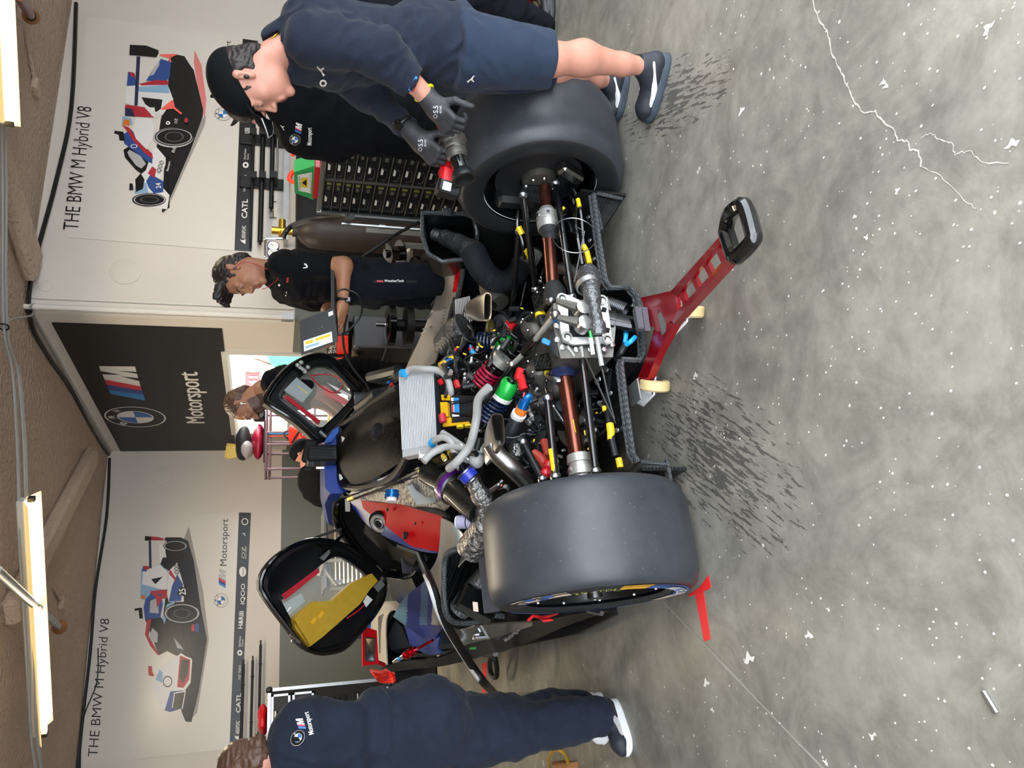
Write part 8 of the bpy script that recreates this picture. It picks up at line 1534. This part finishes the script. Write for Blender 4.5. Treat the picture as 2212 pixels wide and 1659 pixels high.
# gloved hands around the wrench
for (w_, e_, dd, nn, cu, sd) in ((wL_, eL, IV(.8, 1, .0), IV(-.5, .6, -.75), (48, 60, 40), -1), (wR_, eR, IV(.95, 1, -.02), IV(-.6, .35, -.75), (48, 60, 40), -1)):
    S = SD(); w2 = w_+(dd*.03); hand_sd(S, w2, dd, nn, sd, cu, 1.0, grow=.0016); S.cap(w_-dd*.02, w2+dd*.01, .032, .034, k=.02); g_ = smesh('glove', [S.mesh(.003)], 'glove', t)
    if w_ is wL_: mb = MB('yellow'); mat('cuff_yellow', '#e3ee15', .5); mb.torus(w_-dd*.024, dd, .0345, .0055, 28, 8, 'cuff_yellow'); mb.build('glove_cuff', g_)
    else:
        mb = MB('black'); c = w_-dd*.045; mb.torus(c, dd, .031, .007, 24, 8); mb.lathe(c+nn*.03, nn, [(-.004, .019), (.006, .019), (.008, .015), (.008, 0)], 20, 'black_gloss'); mb.build('wristwatch', t)
    o = w2+dd*.055+nn*.028
    def gp2(mb, w2=w2, dd=dd, nn=nn): 
        x = IV(0, -1, 0); y = IV(-1, 0, 0); o = w2+dd*.02-x*.01-y*.0; mb.text('S.5', o, x*.025, y*.016, 'p_grey', bold=.03); mb.text('MECHANIX', o-y*.012, x*.025, y*.007, 'p_grey', bold=.02); annulus(mb, o+x*-.01+y*.009, x*.007, y*.007, .7, 'p_grey', 12)
    decal(t, g_, gp2, 'glove_print')
S = SD(); S.cap(aL_+Z*.02, aL_-Z*.04, .04, .042); smesh('sock', [S.mesh(.005)], 'sock', t); S = SD(); S.cap(aR_+Z*.03, aR_-Z*.04, .038, .04); smesh('sock', [S.mesh(.005)], 'sock', t)
shoe(t, hlT, toT); shoe(t, hlF, toF)
# impact wrench
t = thing('impact_wrench', 'red and grey cordless impact wrench with a large black wheel socket', 'power tool', PH(1000, 330, A-.04)); W0 = A-.04
a, b_ = PH(962, 256, W0+.02), PH(1003, 388, W0-.06); d = (b_-a); L_ = d.length
mb = MB('red'); mb.lathe(a, d, [(0, 0), (0, .03), (.02, .04), (.09*L_/.26, .042), (.36*L_, .044)], 24, 'red'); mb.build('motor_housing', t)
mb = MB('cast'); mb.lathe(a, d, [(.34*L_, .038), (.35*L_, .05), (.42*L_, .05), (.44*L_, .042), (.5*L_, .043), (.52*L_, .039), (.55*L_, .04), (.63*L_, .036), (.66*L_, .028)], 28, mats=['cast', 'cast', 'titanium', 'cast', 'cast', 'titanium', 'cast', 'cast']); mb.build('gear_case', t)
mb = MB('black_gloss'); mb.lathe(a, d, [(.65*L_, .027), (.84*L_, .027), (.87*L_, .034), (.95*L_, .044), (1.0*L_, .045), (1.0*L_, .034), (.93*L_, .032), (.93*L_, 0)], 28, mats=['black_gloss', 'black_gloss', 'black', 'black', 'titanium', 'deep', 'deep']); mb.build('wheel_socket', t)
mb = MB('red'); g0, g1 = PH(972, 330, W0+.05), PH(962, 380, W0+.04); mb.tube([PH(965, 300, W0+.05), g0, g1], [.022, .02, .028], 12, 'red'); mb.box(PH(965, 385, W0+.03), (.07, .06, .05), frame(g1-g0, z=Z), bev=.008, m='red'); mb.build('handle', t)
mb = MB('black'); c = PH(968, 409, W0+.03); mb.box(c, (.05, .07, .085), frame(g1-g0, z=Z), bev=.008); mb.box(c-CF*.044, (.03, .002, .03), frame(g1-g0, z=Z), m='label_white'); mb.build('battery_pack', t)

# ---- polo shirt mechanic behind, seen from the back
A = 3.5
J = dict(n=PH(596, 208, A), c=PH(665, 240, A), w=PH(820, 258, A), p=PH(925, 262, A), sL=PH(655, 298, A+.08), sR=PH(660, 180, A-.1))
eL, wL_, eR = PH(728, 318, A+.12), PH(800, 300, A+.3), PH(745, 185, A+.1)
fx = PZ(1150, 260); fh = HH.dot(fx); foot = J['p'].copy(); foot.z = 0
t = person('person in a black polo with a roundel and Motorsport print, seen from behind', foot)
S, Ph, axh = head_sd(PH(548, 215, A+.03), IV(.5, -.35, 1), IV(-1, .25, .3), 1.0, neck=J['n'])
B = SD(); B.cap(J['n'], J['p'], .07, .07); limb(B, [J['c'], J['sL'], eL, wL_], [.08, .06, .045, .03]); limb(B, [J['c'], J['sR'], eR, PH(800, 200, A+.3)], [.08, .06, .045, .03]); sx = (J['sR']-J['sL']); sx.z = 0; sx.normalize()
for sg in (-1, 1): limb(B, [J['p'], J['p']+sx*.1*sg-Z*.08, foot+sx*.12*sg+Z*.5, foot+sx*.13*sg+Z*.1], [.07, .06, .05, .04])
smesh('body', [S.mesh(.0035), B.mesh(.01)], 'skin_pink', t)
S = SD(); R = np.array(Matrix(axh).transposed()); S.ell(Ph(0, -.02, .03), (.083, .1, .09), R, k=.01); S.ell(Ph(0, -.075, -.03), (.06, .035, .05), R, k=.02); S.ell(Ph(0, .09, -.02), (.1, .08, .1), R, k=.01, sub=True)
for sg in (-1, 1): S.ell(Ph(.085*sg, 0, -.015), (.03, .028, .035), R, k=.01, sub=True)
[S.cap(Ph(.05*math.sin(i), .03*math.cos(i*2), .1), Ph(.07*math.sin(i), .05*math.cos(i*2), .13), .014, .004, k=.01) for i in range(9)]; smesh('hair', [S.mesh(.004, (.002, 90))], 'hair', t)
S = SD(); torso(S, J, .2, .13); limb(S, [J['sL'], eL.lerp(J['sL'], .12)], [.08, .072], .04); limb(S, [J['sR'], eR.lerp(J['sR'], .15)], [.08, .072], .04); S.ecap(J['n']-(J['n']-J['c']).normalized()*-.0, J['n']+(J['n']-J['c']).normalized()*.045, (.085, .08), (.068, .066), J['sR']-J['sL'], .02, .008); sh2 = smesh('polo_shirt', [S.mesh(.007, (.003, 24), 5)], 'black_cloth', t)
S = SD(); S.ecap(J['p']+Z*.06, J['p']-Z*.12, (.185, .14), (.19, .15), sx, .04)
for sg in (-1, 1): limb(S, [J['p']+sx*.09*sg-Z*.06, foot+sx*.12*sg+Z*.5, foot+sx*.13*sg+Z*.06], [.1, .085, .075], .03)
smesh('trousers', [S.mesh(.009, (.004, 22), 8)], 'black_cloth', t)
for sg in (-1, 1): h_ = foot+sx*.13*sg-HH*.08; h_.z = 0; shoe(t, h_, h_+HH*.27)
def pr(mb):
    c = PH(637, 302, A); bmw(mb, c, PH(637, 290, A)-c, PH(625, 302, A)-c); o, x, y = tilt3(650, 290, A, 23, 14, 8); mlogo(mb, o, x, y); o, x, y = tilt3(673, 314, A, 38, 10, 0); mb.text('Motorsport', o, x, y, 'ink_white', bold=.03); puma(mb, PH(610, 276, A), IV(.2, -1, 0)*.022, IV(-1, -.2, 0)*.02)
decal(t, sh2, pr, 'back_print')
# black padded seat with lettering beside the tyre
t = thing('black_pad', 'black padded cover with port lettering between the tyre and navy shorts', 'pad', PH(1050, 225, 3.35)); S = SD(); S.cap(PH(990, 205, 3.35), PH(1040, 225, 3.35), .1, .09, k=.05); q_ = PH(1010, 225, 3.35); S.cap(PH(1010, 245, 3.35), Vector((q_.x, q_.y, .12)), .09, .13, k=.05); pd = smesh('cover', [S.mesh(.01, (.004, 20))], 'black_cloth', t)
def pr(mb): o, x, y = tilt3(1020, 244, 3.3, 36, 14, 3); mb.text('port', o, x, y, 'p_grey', bold=.03)
decal(t, pd, pr, 'lettering')

# ---- laptop person
A = 4.15
J = dict(n=PH(593, 588, A), c=PH(645, 600, A), w=PH(738, 602, A), p=PH(795, 612, A), sL=PH(612, 572, A-.13), sR=PH(614, 628, A+.14))
eL, wL_, eR, wR_ = PH(742, 574, A-.2), PH(741, 652, A-.24), PH(715, 660, A+.1), PH(722, 690, A-.05)
foot = J['p'].copy(); foot.z = 0
t = person('person with dark swept hair and black polo holding an open laptop', foot)
hc, hf, hu = PH(520, 594, A-.02), IV(.4, 1, -.35), IV(-1, .28, 0)
S, Ph, axh = head_sd(hc, hf, hu, 1.02, neck=J['n'], nr=.05); B = SD(); B.cap(J['n'], J['p'], .06, .06); limb(B, [J['c'], J['sL'], eL, wL_], [.06, .05, .042, .026]); limb(B, [J['c'], J['sR'], eR, wR_], [.07, .055, .042, .026]); hx = IV(0, 0, 1)
for sg in (-1, 1): limb(B, [J['p'], J['p']+HH*.09*sg-Z*.08, foot+HH*.1*sg-CR*.04*sg+Z*.5, foot+HH*.12*sg+Z*.1], [.06, .055, .05, .04])
Hs = SD(); hand_sd(Hs, wL_+IV(0, 1, 0)*.01, IV(-.12, 1, 0), IV(1, .1, -.5), -1, (15, 25, 20), .98, spread=9); Hs2 = SD(); hand_sd(Hs2, wR_, IV(0, 1, .1), IV(1, 0, .2), 1, (20, 20, 20), .98)
ml = lambda c: np.where(np.linalg.norm(c-np.array(Ph(0, .092, -.066)), axis=1) < .017, 1, 0)
smesh('body', [S.mesh(.0032), B.mesh(.008), Hs.mesh(.003), Hs2.mesh(.003)], 'skin2', t, ml, ('lip',)); eyes(Ph, axh, .98, t, .8)
S = SD(); R = np.array(Matrix(axh).transposed()); S.ell(Ph(0, -.022, .045), (.083, .098, .09), R, k=.01); S.ell(Ph(0, -.075, -.02), (.058, .035, .055), R, k=.02); S.ell(Ph(0, .1, -.03), (.1, .09, .1), R, k=.01, sub=True); S.ell(Ph(0, .13, .03), (.06, .06, .04), R, k=.01, sub=True)
for sg in (-1, 1): S.ell(Ph(.085*sg, .005, -.02), (.03, .03, .035), R, k=.01, sub=True); S.cap(Ph(sg*.074, .03, .03), Ph(sg*.073, .034, .005), .009, .004, k=.01)
for i in range(9): S.cap(Ph(-.05+.0125*i, .05, .1), Ph(-.05+.0125*i, .095+.008*math.sin(i), .125+.01*math.cos(i*2)), .022, .012, k=.015)
smesh('hair', [S.mesh(.004, (.0025, 80))], 'hair', t)
S = SD(); torso(S, J, .17, .12); limb(S, [J['sL'], eL.lerp(J['sL'], .34)], [.075, .066], .04); limb(S, [J['sR'], eR.lerp(J['sR'], .34)], [.07, .062], .04); u_ = (J['n']-J['c']).normalized(); S.ecap(J['n'], J['n']+u_*.05+IV(0, 1, 0)*.01, (.075, .075), (.064, .066), J['sR']-J['sL'], .02, .006); S.cap(J['n']+u_*.02, J['n']+u_*.1, .055, .055, k=.004, sub=True); sh3 = smesh('polo_shirt', [S.mesh(.006, (.003, 28), 4)], 'black_cloth', t)
def pr(mb):
    mb.tube([PH(657, 570, A-.3), PH(661, 571, A-.3), PH(664, 577, A-.3)], .004, 5, 'ink_white'); mb.tube([PH(664, 577, A-.3), PH(655, 579, A-.3)], .003, 5, 'ink_white'); o = PH(623, 610, A-.2); mb.flat([o, PH(619, 611, A-.2), PH(619, 600, A-.2), PH(624, 599, A-.2)], 'p_red'); mb.flat(ell(PH(603, 616, A-.2), IV(0, -1, 0)*.006, IV(-1, 0, 0)*.006, 10), 'ink_white'); mb.flat([PH(616, 640, A-.2), PH(618, 640, A-.2), PH(620, 630, A-.2), PH(618, 630, A-.2)], 'ink_white')
decal(t, sh3, pr)
S = SD(); S.ecap(PH(742, 604, A), J['p']-Z*.08, (.155, .125), (.17, .14), HH, .04)
for sg in (-1, 1): limb(S, [J['p']+HH*.08*sg-Z*.06, foot+HH*.1*sg-CR*.04*sg+Z*.5, foot+HH*.12*sg+Z*.06], [.1, .085, .075], .03)
tr = smesh('trousers', [S.mesh(.008, (.004, 22), 9)], 'navy_dark', t)
mb = MB('black'); mb.torus(wL_+IV(0, -1, 0)*.012, IV(-.1, 1, 0), .028, .007, 24, 8); mb.box(wL_+IV(1, -.3, -.4)*.028, (.03, .02, .03), bev=.004, m='black_gloss'); mb.build('wristwatch', t)
mb = MB('p_sky'); mb.ball(Ph(-.086, .006, -.006), .008, 10, 'p_mid'); mb.tube(bez([Ph(-.09, .006, -.01), Ph(-.085, .0, -.07), PH(585, 585, A-.1), PH(600, 602, A-.15), PH(578, 620, A-.1), PH(566, 625, A-.1)], 5), .0018, 5, 'p_red'); mb.build('earphones', t)
def pr(mb): mb.flat([PH(806, 605, A-.1), PH(806, 611, A-.1), PH(900, 611, A-.1), PH(900, 605, A-.1)], 'deep'); o, x, y = PH(852, 607, A-.1), PH(892, 607, A-.1)-PH(852, 607, A-.1), PH(852, 602, A-.1)-PH(852, 607, A-.1); mb.text('WeatherTech', PH(830, 609, A-.1), PH(872, 609, A-.1)-PH(830, 609, A-.1), y, 'ink_white', bold=.02); mb.flat([PH(814, 605, A-.1), PH(814, 609, A-.1), PH(828, 610, A-.1), PH(828, 606, A-.1)], 'p_red')
decal(t, tr, pr, 'lanyard')
for sg in (-1, 1): h_ = foot+HH*.12*sg+CR*.06; h_.z = 0; shoe(t, h_, h_-CR*.26)
# the laptop
t = thing('laptop', 'open black laptop with a yellow and white paper label on its lid', 'laptop', PH(735, 700, A-.2)); L0 = A-.3
q = [PH(647, 693, L0+.02), PH(722, 664, L0), PH(730, 737, L0-.02), PH(651, 767, L0)]; n_ = (q[1]-q[0]).cross(q[3]-q[0]).normalized(); n_ = -n_ if n_.dot(CF) < 0 else n_
mb = MB('plastic'); mb.prism(q, n_*.009); mb.build('screen_lid', t); mb = MB('label_white')
def lq(u, v, e=.0015): return q[0].lerp(q[1], u).lerp(q[3].lerp(q[2], u), v)-n_*e
mb.flat([lq(.1, .4+.02), lq(.82, .64), lq(.84, .96), lq(.1, .94)]) if False else mb.flat([lq(.08, .62), lq(.86, .66), lq(.86, .96), lq(.08, .93)]); mb.flat([lq(.12, .66, .002), lq(.34, .68, .002), lq(.34, .77, .002), lq(.12, .75, .002)], 'yellow'); mb.flat([lq(.4, .68, .002), lq(.82, .7, .002), lq(.82, .78, .002), lq(.4, .76, .002)], 'yellow'); mb.flat([lq(.12, .8, .002), lq(.5, .82, .002), lq(.5, .89, .002), lq(.12, .87, .002)], 'p_sky'); mb.flat([lq(.82, .08, .002), lq(.95, .08, .002), lq(.95, .2, .002), lq(.82, .2, .002)], 'label_white'); mb.text('L', lq(.62, .45, .002), lq(.62, .38, .002)-lq(.62, .45, .002), lq(.5, .45, .002)-lq(.62, .45, .002), 'ink_black', bold=.02); mb.build('paper_label', t, smooth=0)
mb = MB('plastic'); hb = [q[1]+n_*.005, q[2]+n_*.005]; bx = (-CR*-.27).normalized()*.0; ee = (CR*.95+HH*.35); ee.z = 0; ee = ee.normalized()*.23; mb.prism([hb[0], hb[1], hb[1]+ee, hb[0]+ee], Z*.016); mb.build('keyboard_base', t)
mb = MB('black'); mb.tube(bez([wL_+IV(.3, 1, 0)*.07, PD(745, 720, 3.7), PD(780, 680, 3.7), PD(775, 640, 3.65), PD(745, 625, 3.65), PD(728, 630, 3.7)], 6), .005, 6); tag(mb.build('laptop_lead'), 'thin black lead looping down from the laptop by the wristwatch', 'lead')

# ---- bearded person bending in the doorway
A = 5.05
J = dict(n=PH(570, 848, A), c=PH(620, 832, A+.12), w=PH(720, 815, A+.45), p=PH(775, 808, A+.72), sL=PH(590, 825, A-.17), sR=PH(595, 860, A+.17)); foot = J['p'].copy(); foot.z = 0
t = person('person with short brown hair and beard in a black shirt bending behind the right door', foot)
S, Ph, axh = head_sd(PH(531, 872, A), IV(.55, 1, -.1), IV(-1, .45, 0), 1.02, neck=J['n']); B = SD(); B.cap(J['n'], J['p'], .08, .09); limb(B, [J['c'], J['sL'], PH(700, 850, A-.15), PH(740, 890, A-.1)], [.07, .055, .042, .026]); limb(B, [J['c'], J['sR'], PH(700, 870, A+.15), PH(730, 900, A+.1)], [.07, .055, .042, .026])
for sg in (-1, 1): limb(B, [J['p'], foot+HH*.12*sg+Z*.5, foot+HH*.12*sg+Z*.1], [.09, .06, .04])
bd = lambda c: np.where((((c-np.array(hc2))@np.array(axh[2])) < -.035) & (((c-np.array(hc2))@np.array(axh[1])) > -.005) & (((c-np.array(hc2))@np.array(axh[2])) > -.13), 1, 0); hc2 = Ph(0, 0, 0)
smesh('body', [S.mesh(.004), B.mesh(.01)], 'skin2', t, bd, ('hair_brown',)); eyes(Ph, axh, 1.0, t, 1)
S = SD(); R = np.array(Matrix(axh).transposed()); S.ell(Ph(0, -.02, .04), (.081, .096, .086), R, k=.01); S.ell(Ph(0, -.075, -.02), (.056, .033, .05), R, k=.02); S.ell(Ph(0, .1, -.02), (.1, .085, .1), R, k=.01, sub=True)
for sg in (-1, 1): S.ell(Ph(.085*sg, .005, -.02), (.03, .03, .035), R, k=.01, sub=True)
smesh('hair', [S.mesh(.004, (.002, 90))], 'hair_brown', t); S = SD(); torso(S, J, .18, .12); limb(S, [J['sL'], PH(660, 842, A-.17)], [.075, .07], .04); limb(S, [J['sR'], PH(660, 865, A+.17)], [.07, .065], .04); sh4 = smesh('tshirt', [S.mesh(.008, (.003, 24))], 'black_cloth', t)
def pr(mb): o, x, y = tilt3(585, 845, A, 20, 9, 60); mlogo(mb, o, x, y); c = PH(578, 848, A); bmw(mb, c, IV(0, -1, 0)*.018, IV(-1, 0, 0)*.018); o, x, y = tilt3(598, 832, A, 26, 7, 60); mb.text('Motorsport', o, x, y, 'ink_white', bold=.02)
decal(t, sh4, pr, 'back_print'); S = SD(); S.ecap(J['w'].lerp(J['p'], .5), J['p']-Z*.08, (.16, .13), (.17, .14), HH, .04); [limb(S, [J['p']+HH*.08*sg-Z*.06, foot+HH*.11*sg+Z*.5, foot+HH*.12*sg+Z*.06], [.1, .08, .07], .03) for sg in (-1, 1)]; smesh('trousers', [S.mesh(.01, (.004, 22))], 'black_cloth', t)
mb = MB('white_plastic'); mb.ball(Ph(-.088, .006, -.004), .008, 8); mb.tube([Ph(-.09, .01, -.006), Ph(-.086, .02, -.03)], .003, 6); mb.build('earbud', t); [shoe(t, Vector((foot.x, foot.y, 0))+HH*.12*sg, Vector((foot.x, foot.y, 0))+HH*.12*sg-CR*.26) for sg in (-1, 1)]

# ---- crouching person in a cap in front of the car
A = 7.2
J = dict(n=PH(668, 1003, A), c=PH(682, 1035, A), w=PH(745, 1070, A), p=PH(800, 1070, A), sL=PH(690, 1000, A-.1), sR=PH(675, 1035, A+.1)); foot = J['p'].copy(); foot.z = 0
t = person('crouching person in a black and grey cap, mostly hidden behind the car roof', foot)
S, Ph, axh = head_sd(PH(660, 977, A), IV(.75, -1, -.1), IV(-1, -.5, 0), 1.1, neck=J['n']); B = SD(); B.cap(J['n'], J['p'], .08, .1); kn = foot-HH*.3+Z*.45; 
for sg in (-1, 1): limb(B, [J['c'], (J['sL'] if sg < 0 else J['sR']), PH(735, 1000+20*sg, A-.2), PH(760, 985+10*sg, A-.2)], [.07, .055, .042, .026]); limb(B, [J['p'], kn+CR*.15*sg, foot+CR*.15*sg+Z*.08], [.1, .06, .04])
smesh('body', [S.mesh(.004), B.mesh(.01)], 'skin_pink', t); eyes(Ph, axh, 1.0, t, 1); cap_(t, Ph, axh, 1.0, 'black_cloth', .07)
S = SD(); torso(S, J, .19, .14); S.ell(PH(700, 1055, A), (.16, .16, .18), k=.1); [limb(S, [(J['sL'] if sg < 0 else J['sR']), PH(725, 1003+20*sg, A-.15)], [.08, .065], .04) for sg in (-1, 1)]; smesh('tshirt', [S.mesh(.009, (.004, 22))], 'black_cloth', t); S = SD(); [limb(S, [J['p'], kn+CR*.15*sg, foot+CR*.15*sg+Z*.06], [.13, .085, .07], .04) for sg in (-1, 1)]; smesh('trousers', [S.mesh(.01)], 'black_cloth', t); [shoe(t, Vector((foot.x, foot.y, 0))+CR*.15*sg, Vector((foot.x, foot.y, 0))+CR*.15*sg-HH*.26) for sg in (-1, 1)]

# ---- person with a hair bun at the near side
A = 2.98
J = dict(n=PH(592, 1648, A), c=PH(668, 1618, A), w=PH(800, 1600, A), p=PH(905, 1588, A), sL=PH(640, 1710, A+.06), sR=PH(648, 1560, A-.02))
fL0, fL1 = PZ(1330, 1515), PZ(1364, 1628); aL_ = fL0.lerp(fL1, .25)+Z*.09; fR0, fR1 = PZ(1298, 1502), PZ(1310, 1600); aR_ = fR0.lerp(fR1, .2)+Z*.09; kL, kR = PH(1100, 1600, A-.05), PH(1095, 1560, A+.12); kR = aR_.lerp(J['p'], .52); kL = aL_.lerp(J['p'], .52)+IV(0, 1, 0)*.02
t = person('person with a brown hair bun, dark navy shirt and trousers, seen from behind', Vector((aL_.x, aL_.y, 0)))
S, Ph, axh = head_sd(PH(548, 1656, A), IV(.3, .9, .6), IV(-1, .3, .2), 1.0, neck=J['n']); B = SD(); B.cap(J['n'], J['p'], .08, .1); limb(B, [J['c'], J['sR'], PH(780, 1565, A+.15), PH(800, 1640, A+.25)], [.07, .05, .038, .026]); limb(B, [J['c'], J['sL'], PH(780, 1720, A+.1), PH(800, 1700, A+.25)], [.07, .05, .038, .026]); limb(B, [J['p'], kL, aL_, aL_-Z*.05], [.1, .06, .035, .035]); limb(B, [J['p'], kR, aR_, aR_-Z*.05], [.1, .06, .035, .035]); Hs = SD(); hand_sd(Hs, PH(800, 1640, A+.25), IV(.3, 1, .2), IV(1, 0, .3), 1)
smesh('body', [S.mesh(.004), B.mesh(.009), Hs.mesh(.004)], 'skin', t)
S = SD(); R = np.array(Matrix(axh).transposed()); S.ell(Ph(0, -.015, .03), (.084, .104, .092), R, k=.01); S.ell(Ph(0, -.06, -.03), (.06, .045, .06), R, k=.02); S.ell(Ph(0, .1, -.03), (.1, .085, .1), R, k=.01, sub=True); S.cap(PH(553, 1618, A-.02), PH(556, 1606, A-.02), .037, .034, k=.005); hr = smesh('hair', [S.mesh(.004, (.003, 70))], 'hair_brown', t)
S = SD(); torso(S, J, .185, .13); limb(S, [J['sR'], PH(760, 1565, A+.13)], [.08, .07], .05); limb(S, [J['sL'], PH(760, 1720, A+.1)], [.08, .07], .05); S.ecap(J['n'], J['n']+(J['n']-J['c']).normalized()*.04, (.08, .075), (.062, .06), J['sR']-J['sL'], .02, .006); S.ecap(J['w']+Z*.03, J['w']-Z*.06, (.2, .15), (.205, .16), J['sR']-J['sL'], .04); sh5 = smesh('shirt', [S.mesh(.006, (.0045, 22), 7)], 'navy', t)
def pr(mb):
    c = PH(643, 1594, A-.1); bmw(mb, c, PH(645, 1577, A-.1)-c, PH(628, 1596, A-.1)-c); o, x, y = tilt3(661, 1574, A-.1, 26, 15, -18); mlogo(mb, o, x, y); o, x, y = tilt3(678, 1585, A-.1, 50, 11, -14); mb.text('Motorsport', o, x, y, 'ink_white', bold=.03)
decal(t, sh5, pr, 'back_print'); S = SD(); sx = (J['sR']-J['sL']).normalized(); S.ecap(J['w']-Z*.03, J['p']-Z*.05, (.18, .145), (.2, .165), sx, .05); S.ell(PH(945, 1550, A-.05), (.14, .14, .13), k=.08); limb(S, [J['p']+IV(.3, 1, 0)*.05, kL, kL.lerp(aL_, .6), aL_+Z*.01], [.15, .1, .085, .08], .06); limb(S, [J['p']-IV(0, 1, 0)*.07, kR, kR.lerp(aR_, .6), aR_+Z*.02], [.13, .09, .08, .075], .06); smesh('trousers', [S.mesh(.006, (.0045, 22), 11)], 'navy', t)
shoe(t, fL0, fL1, colors=('shoe_dark', 'shoe_white', 'p_grey')); shoe(t, fR0, fR1, colors=('shoe_white', 'shoe_white', 'p_grey'))

# ---- dark dressed person at the frame edge behind the capped mechanic
A = 3.85
J = dict(n=PH(765, -28, A), c=PH(820, -20, A), w=PH(930, -15, A), p=PH(1000, -5, A), sL=PH(790, 15, A-.1), sR=PH(790, -60, A+.1)); ft = PZ(1193, 62)
t = person('dark haired person in dark navy at the frame edge behind the capped mechanic', Vector((ft.x, ft.y, 0)))
S, Ph, axh = head_sd(PH(735, -30, A-.05), IV(.8, -.3, -.5), IV(-1, .2, -.3), 1.0, neck=J['n']); B = SD(); B.cap(J['n'], J['p'], .08, .1); kk = ft.lerp(J['p'], .5); limb(B, [J['p'], kk, ft+Z*.1], [.1, .06, .04]); limb(B, [J['p'], kk+CR*.2, ft+CR*.22+Z*.1], [.1, .06, .04]); limb(B, [J['c'], J['sL'], PH(900, 35, A-.15), PH(930, 10, A-.35)], [.07, .05, .04, .028]); smesh('body', [S.mesh(.005), B.mesh(.01)], 'skin', t)
S = SD(); R = np.array(Matrix(axh).transposed()); S.ell(Ph(0, -.02, .035), (.085, .104, .092), R, k=.01); S.ell(Ph(0, .1, -.03), (.1, .085, .1), R, k=.01, sub=True); S.cap(Ph(.05, -.05, 0), Ph(.09, -.02, -.12), .045, .03); S.cap(Ph(-.05, -.05, 0), Ph(-.09, -.02, -.12), .045, .03); smesh('hair', [S.mesh(.005, (.003, 70))], 'hair', t)
S = SD(); torso(S, J, .2, .14); limb(S, [J['sL'], PH(900, 35, A-.15)], [.085, .075], .05); smesh('shirt', [S.mesh(.009, (.004, 22), 2)], 'navy_dark', t); S = SD(); limb(S, [J['p'], kk, ft+Z*.06], [.16, .1, .075], .05); limb(S, [J['p'], kk+CR*.2, ft+CR*.22+Z*.06], [.16, .1, .075], .05); smesh('trousers', [S.mesh(.009, (.004, 22), 6)], 'navy_dark', t); shoe(t, ft+CR*.04, ft-CR*.22, colors=('black', 'black', 'p_mid')); shoe(t, ft+CR*.26, ft-CR*.0, colors=('black', 'black', 'p_mid'))
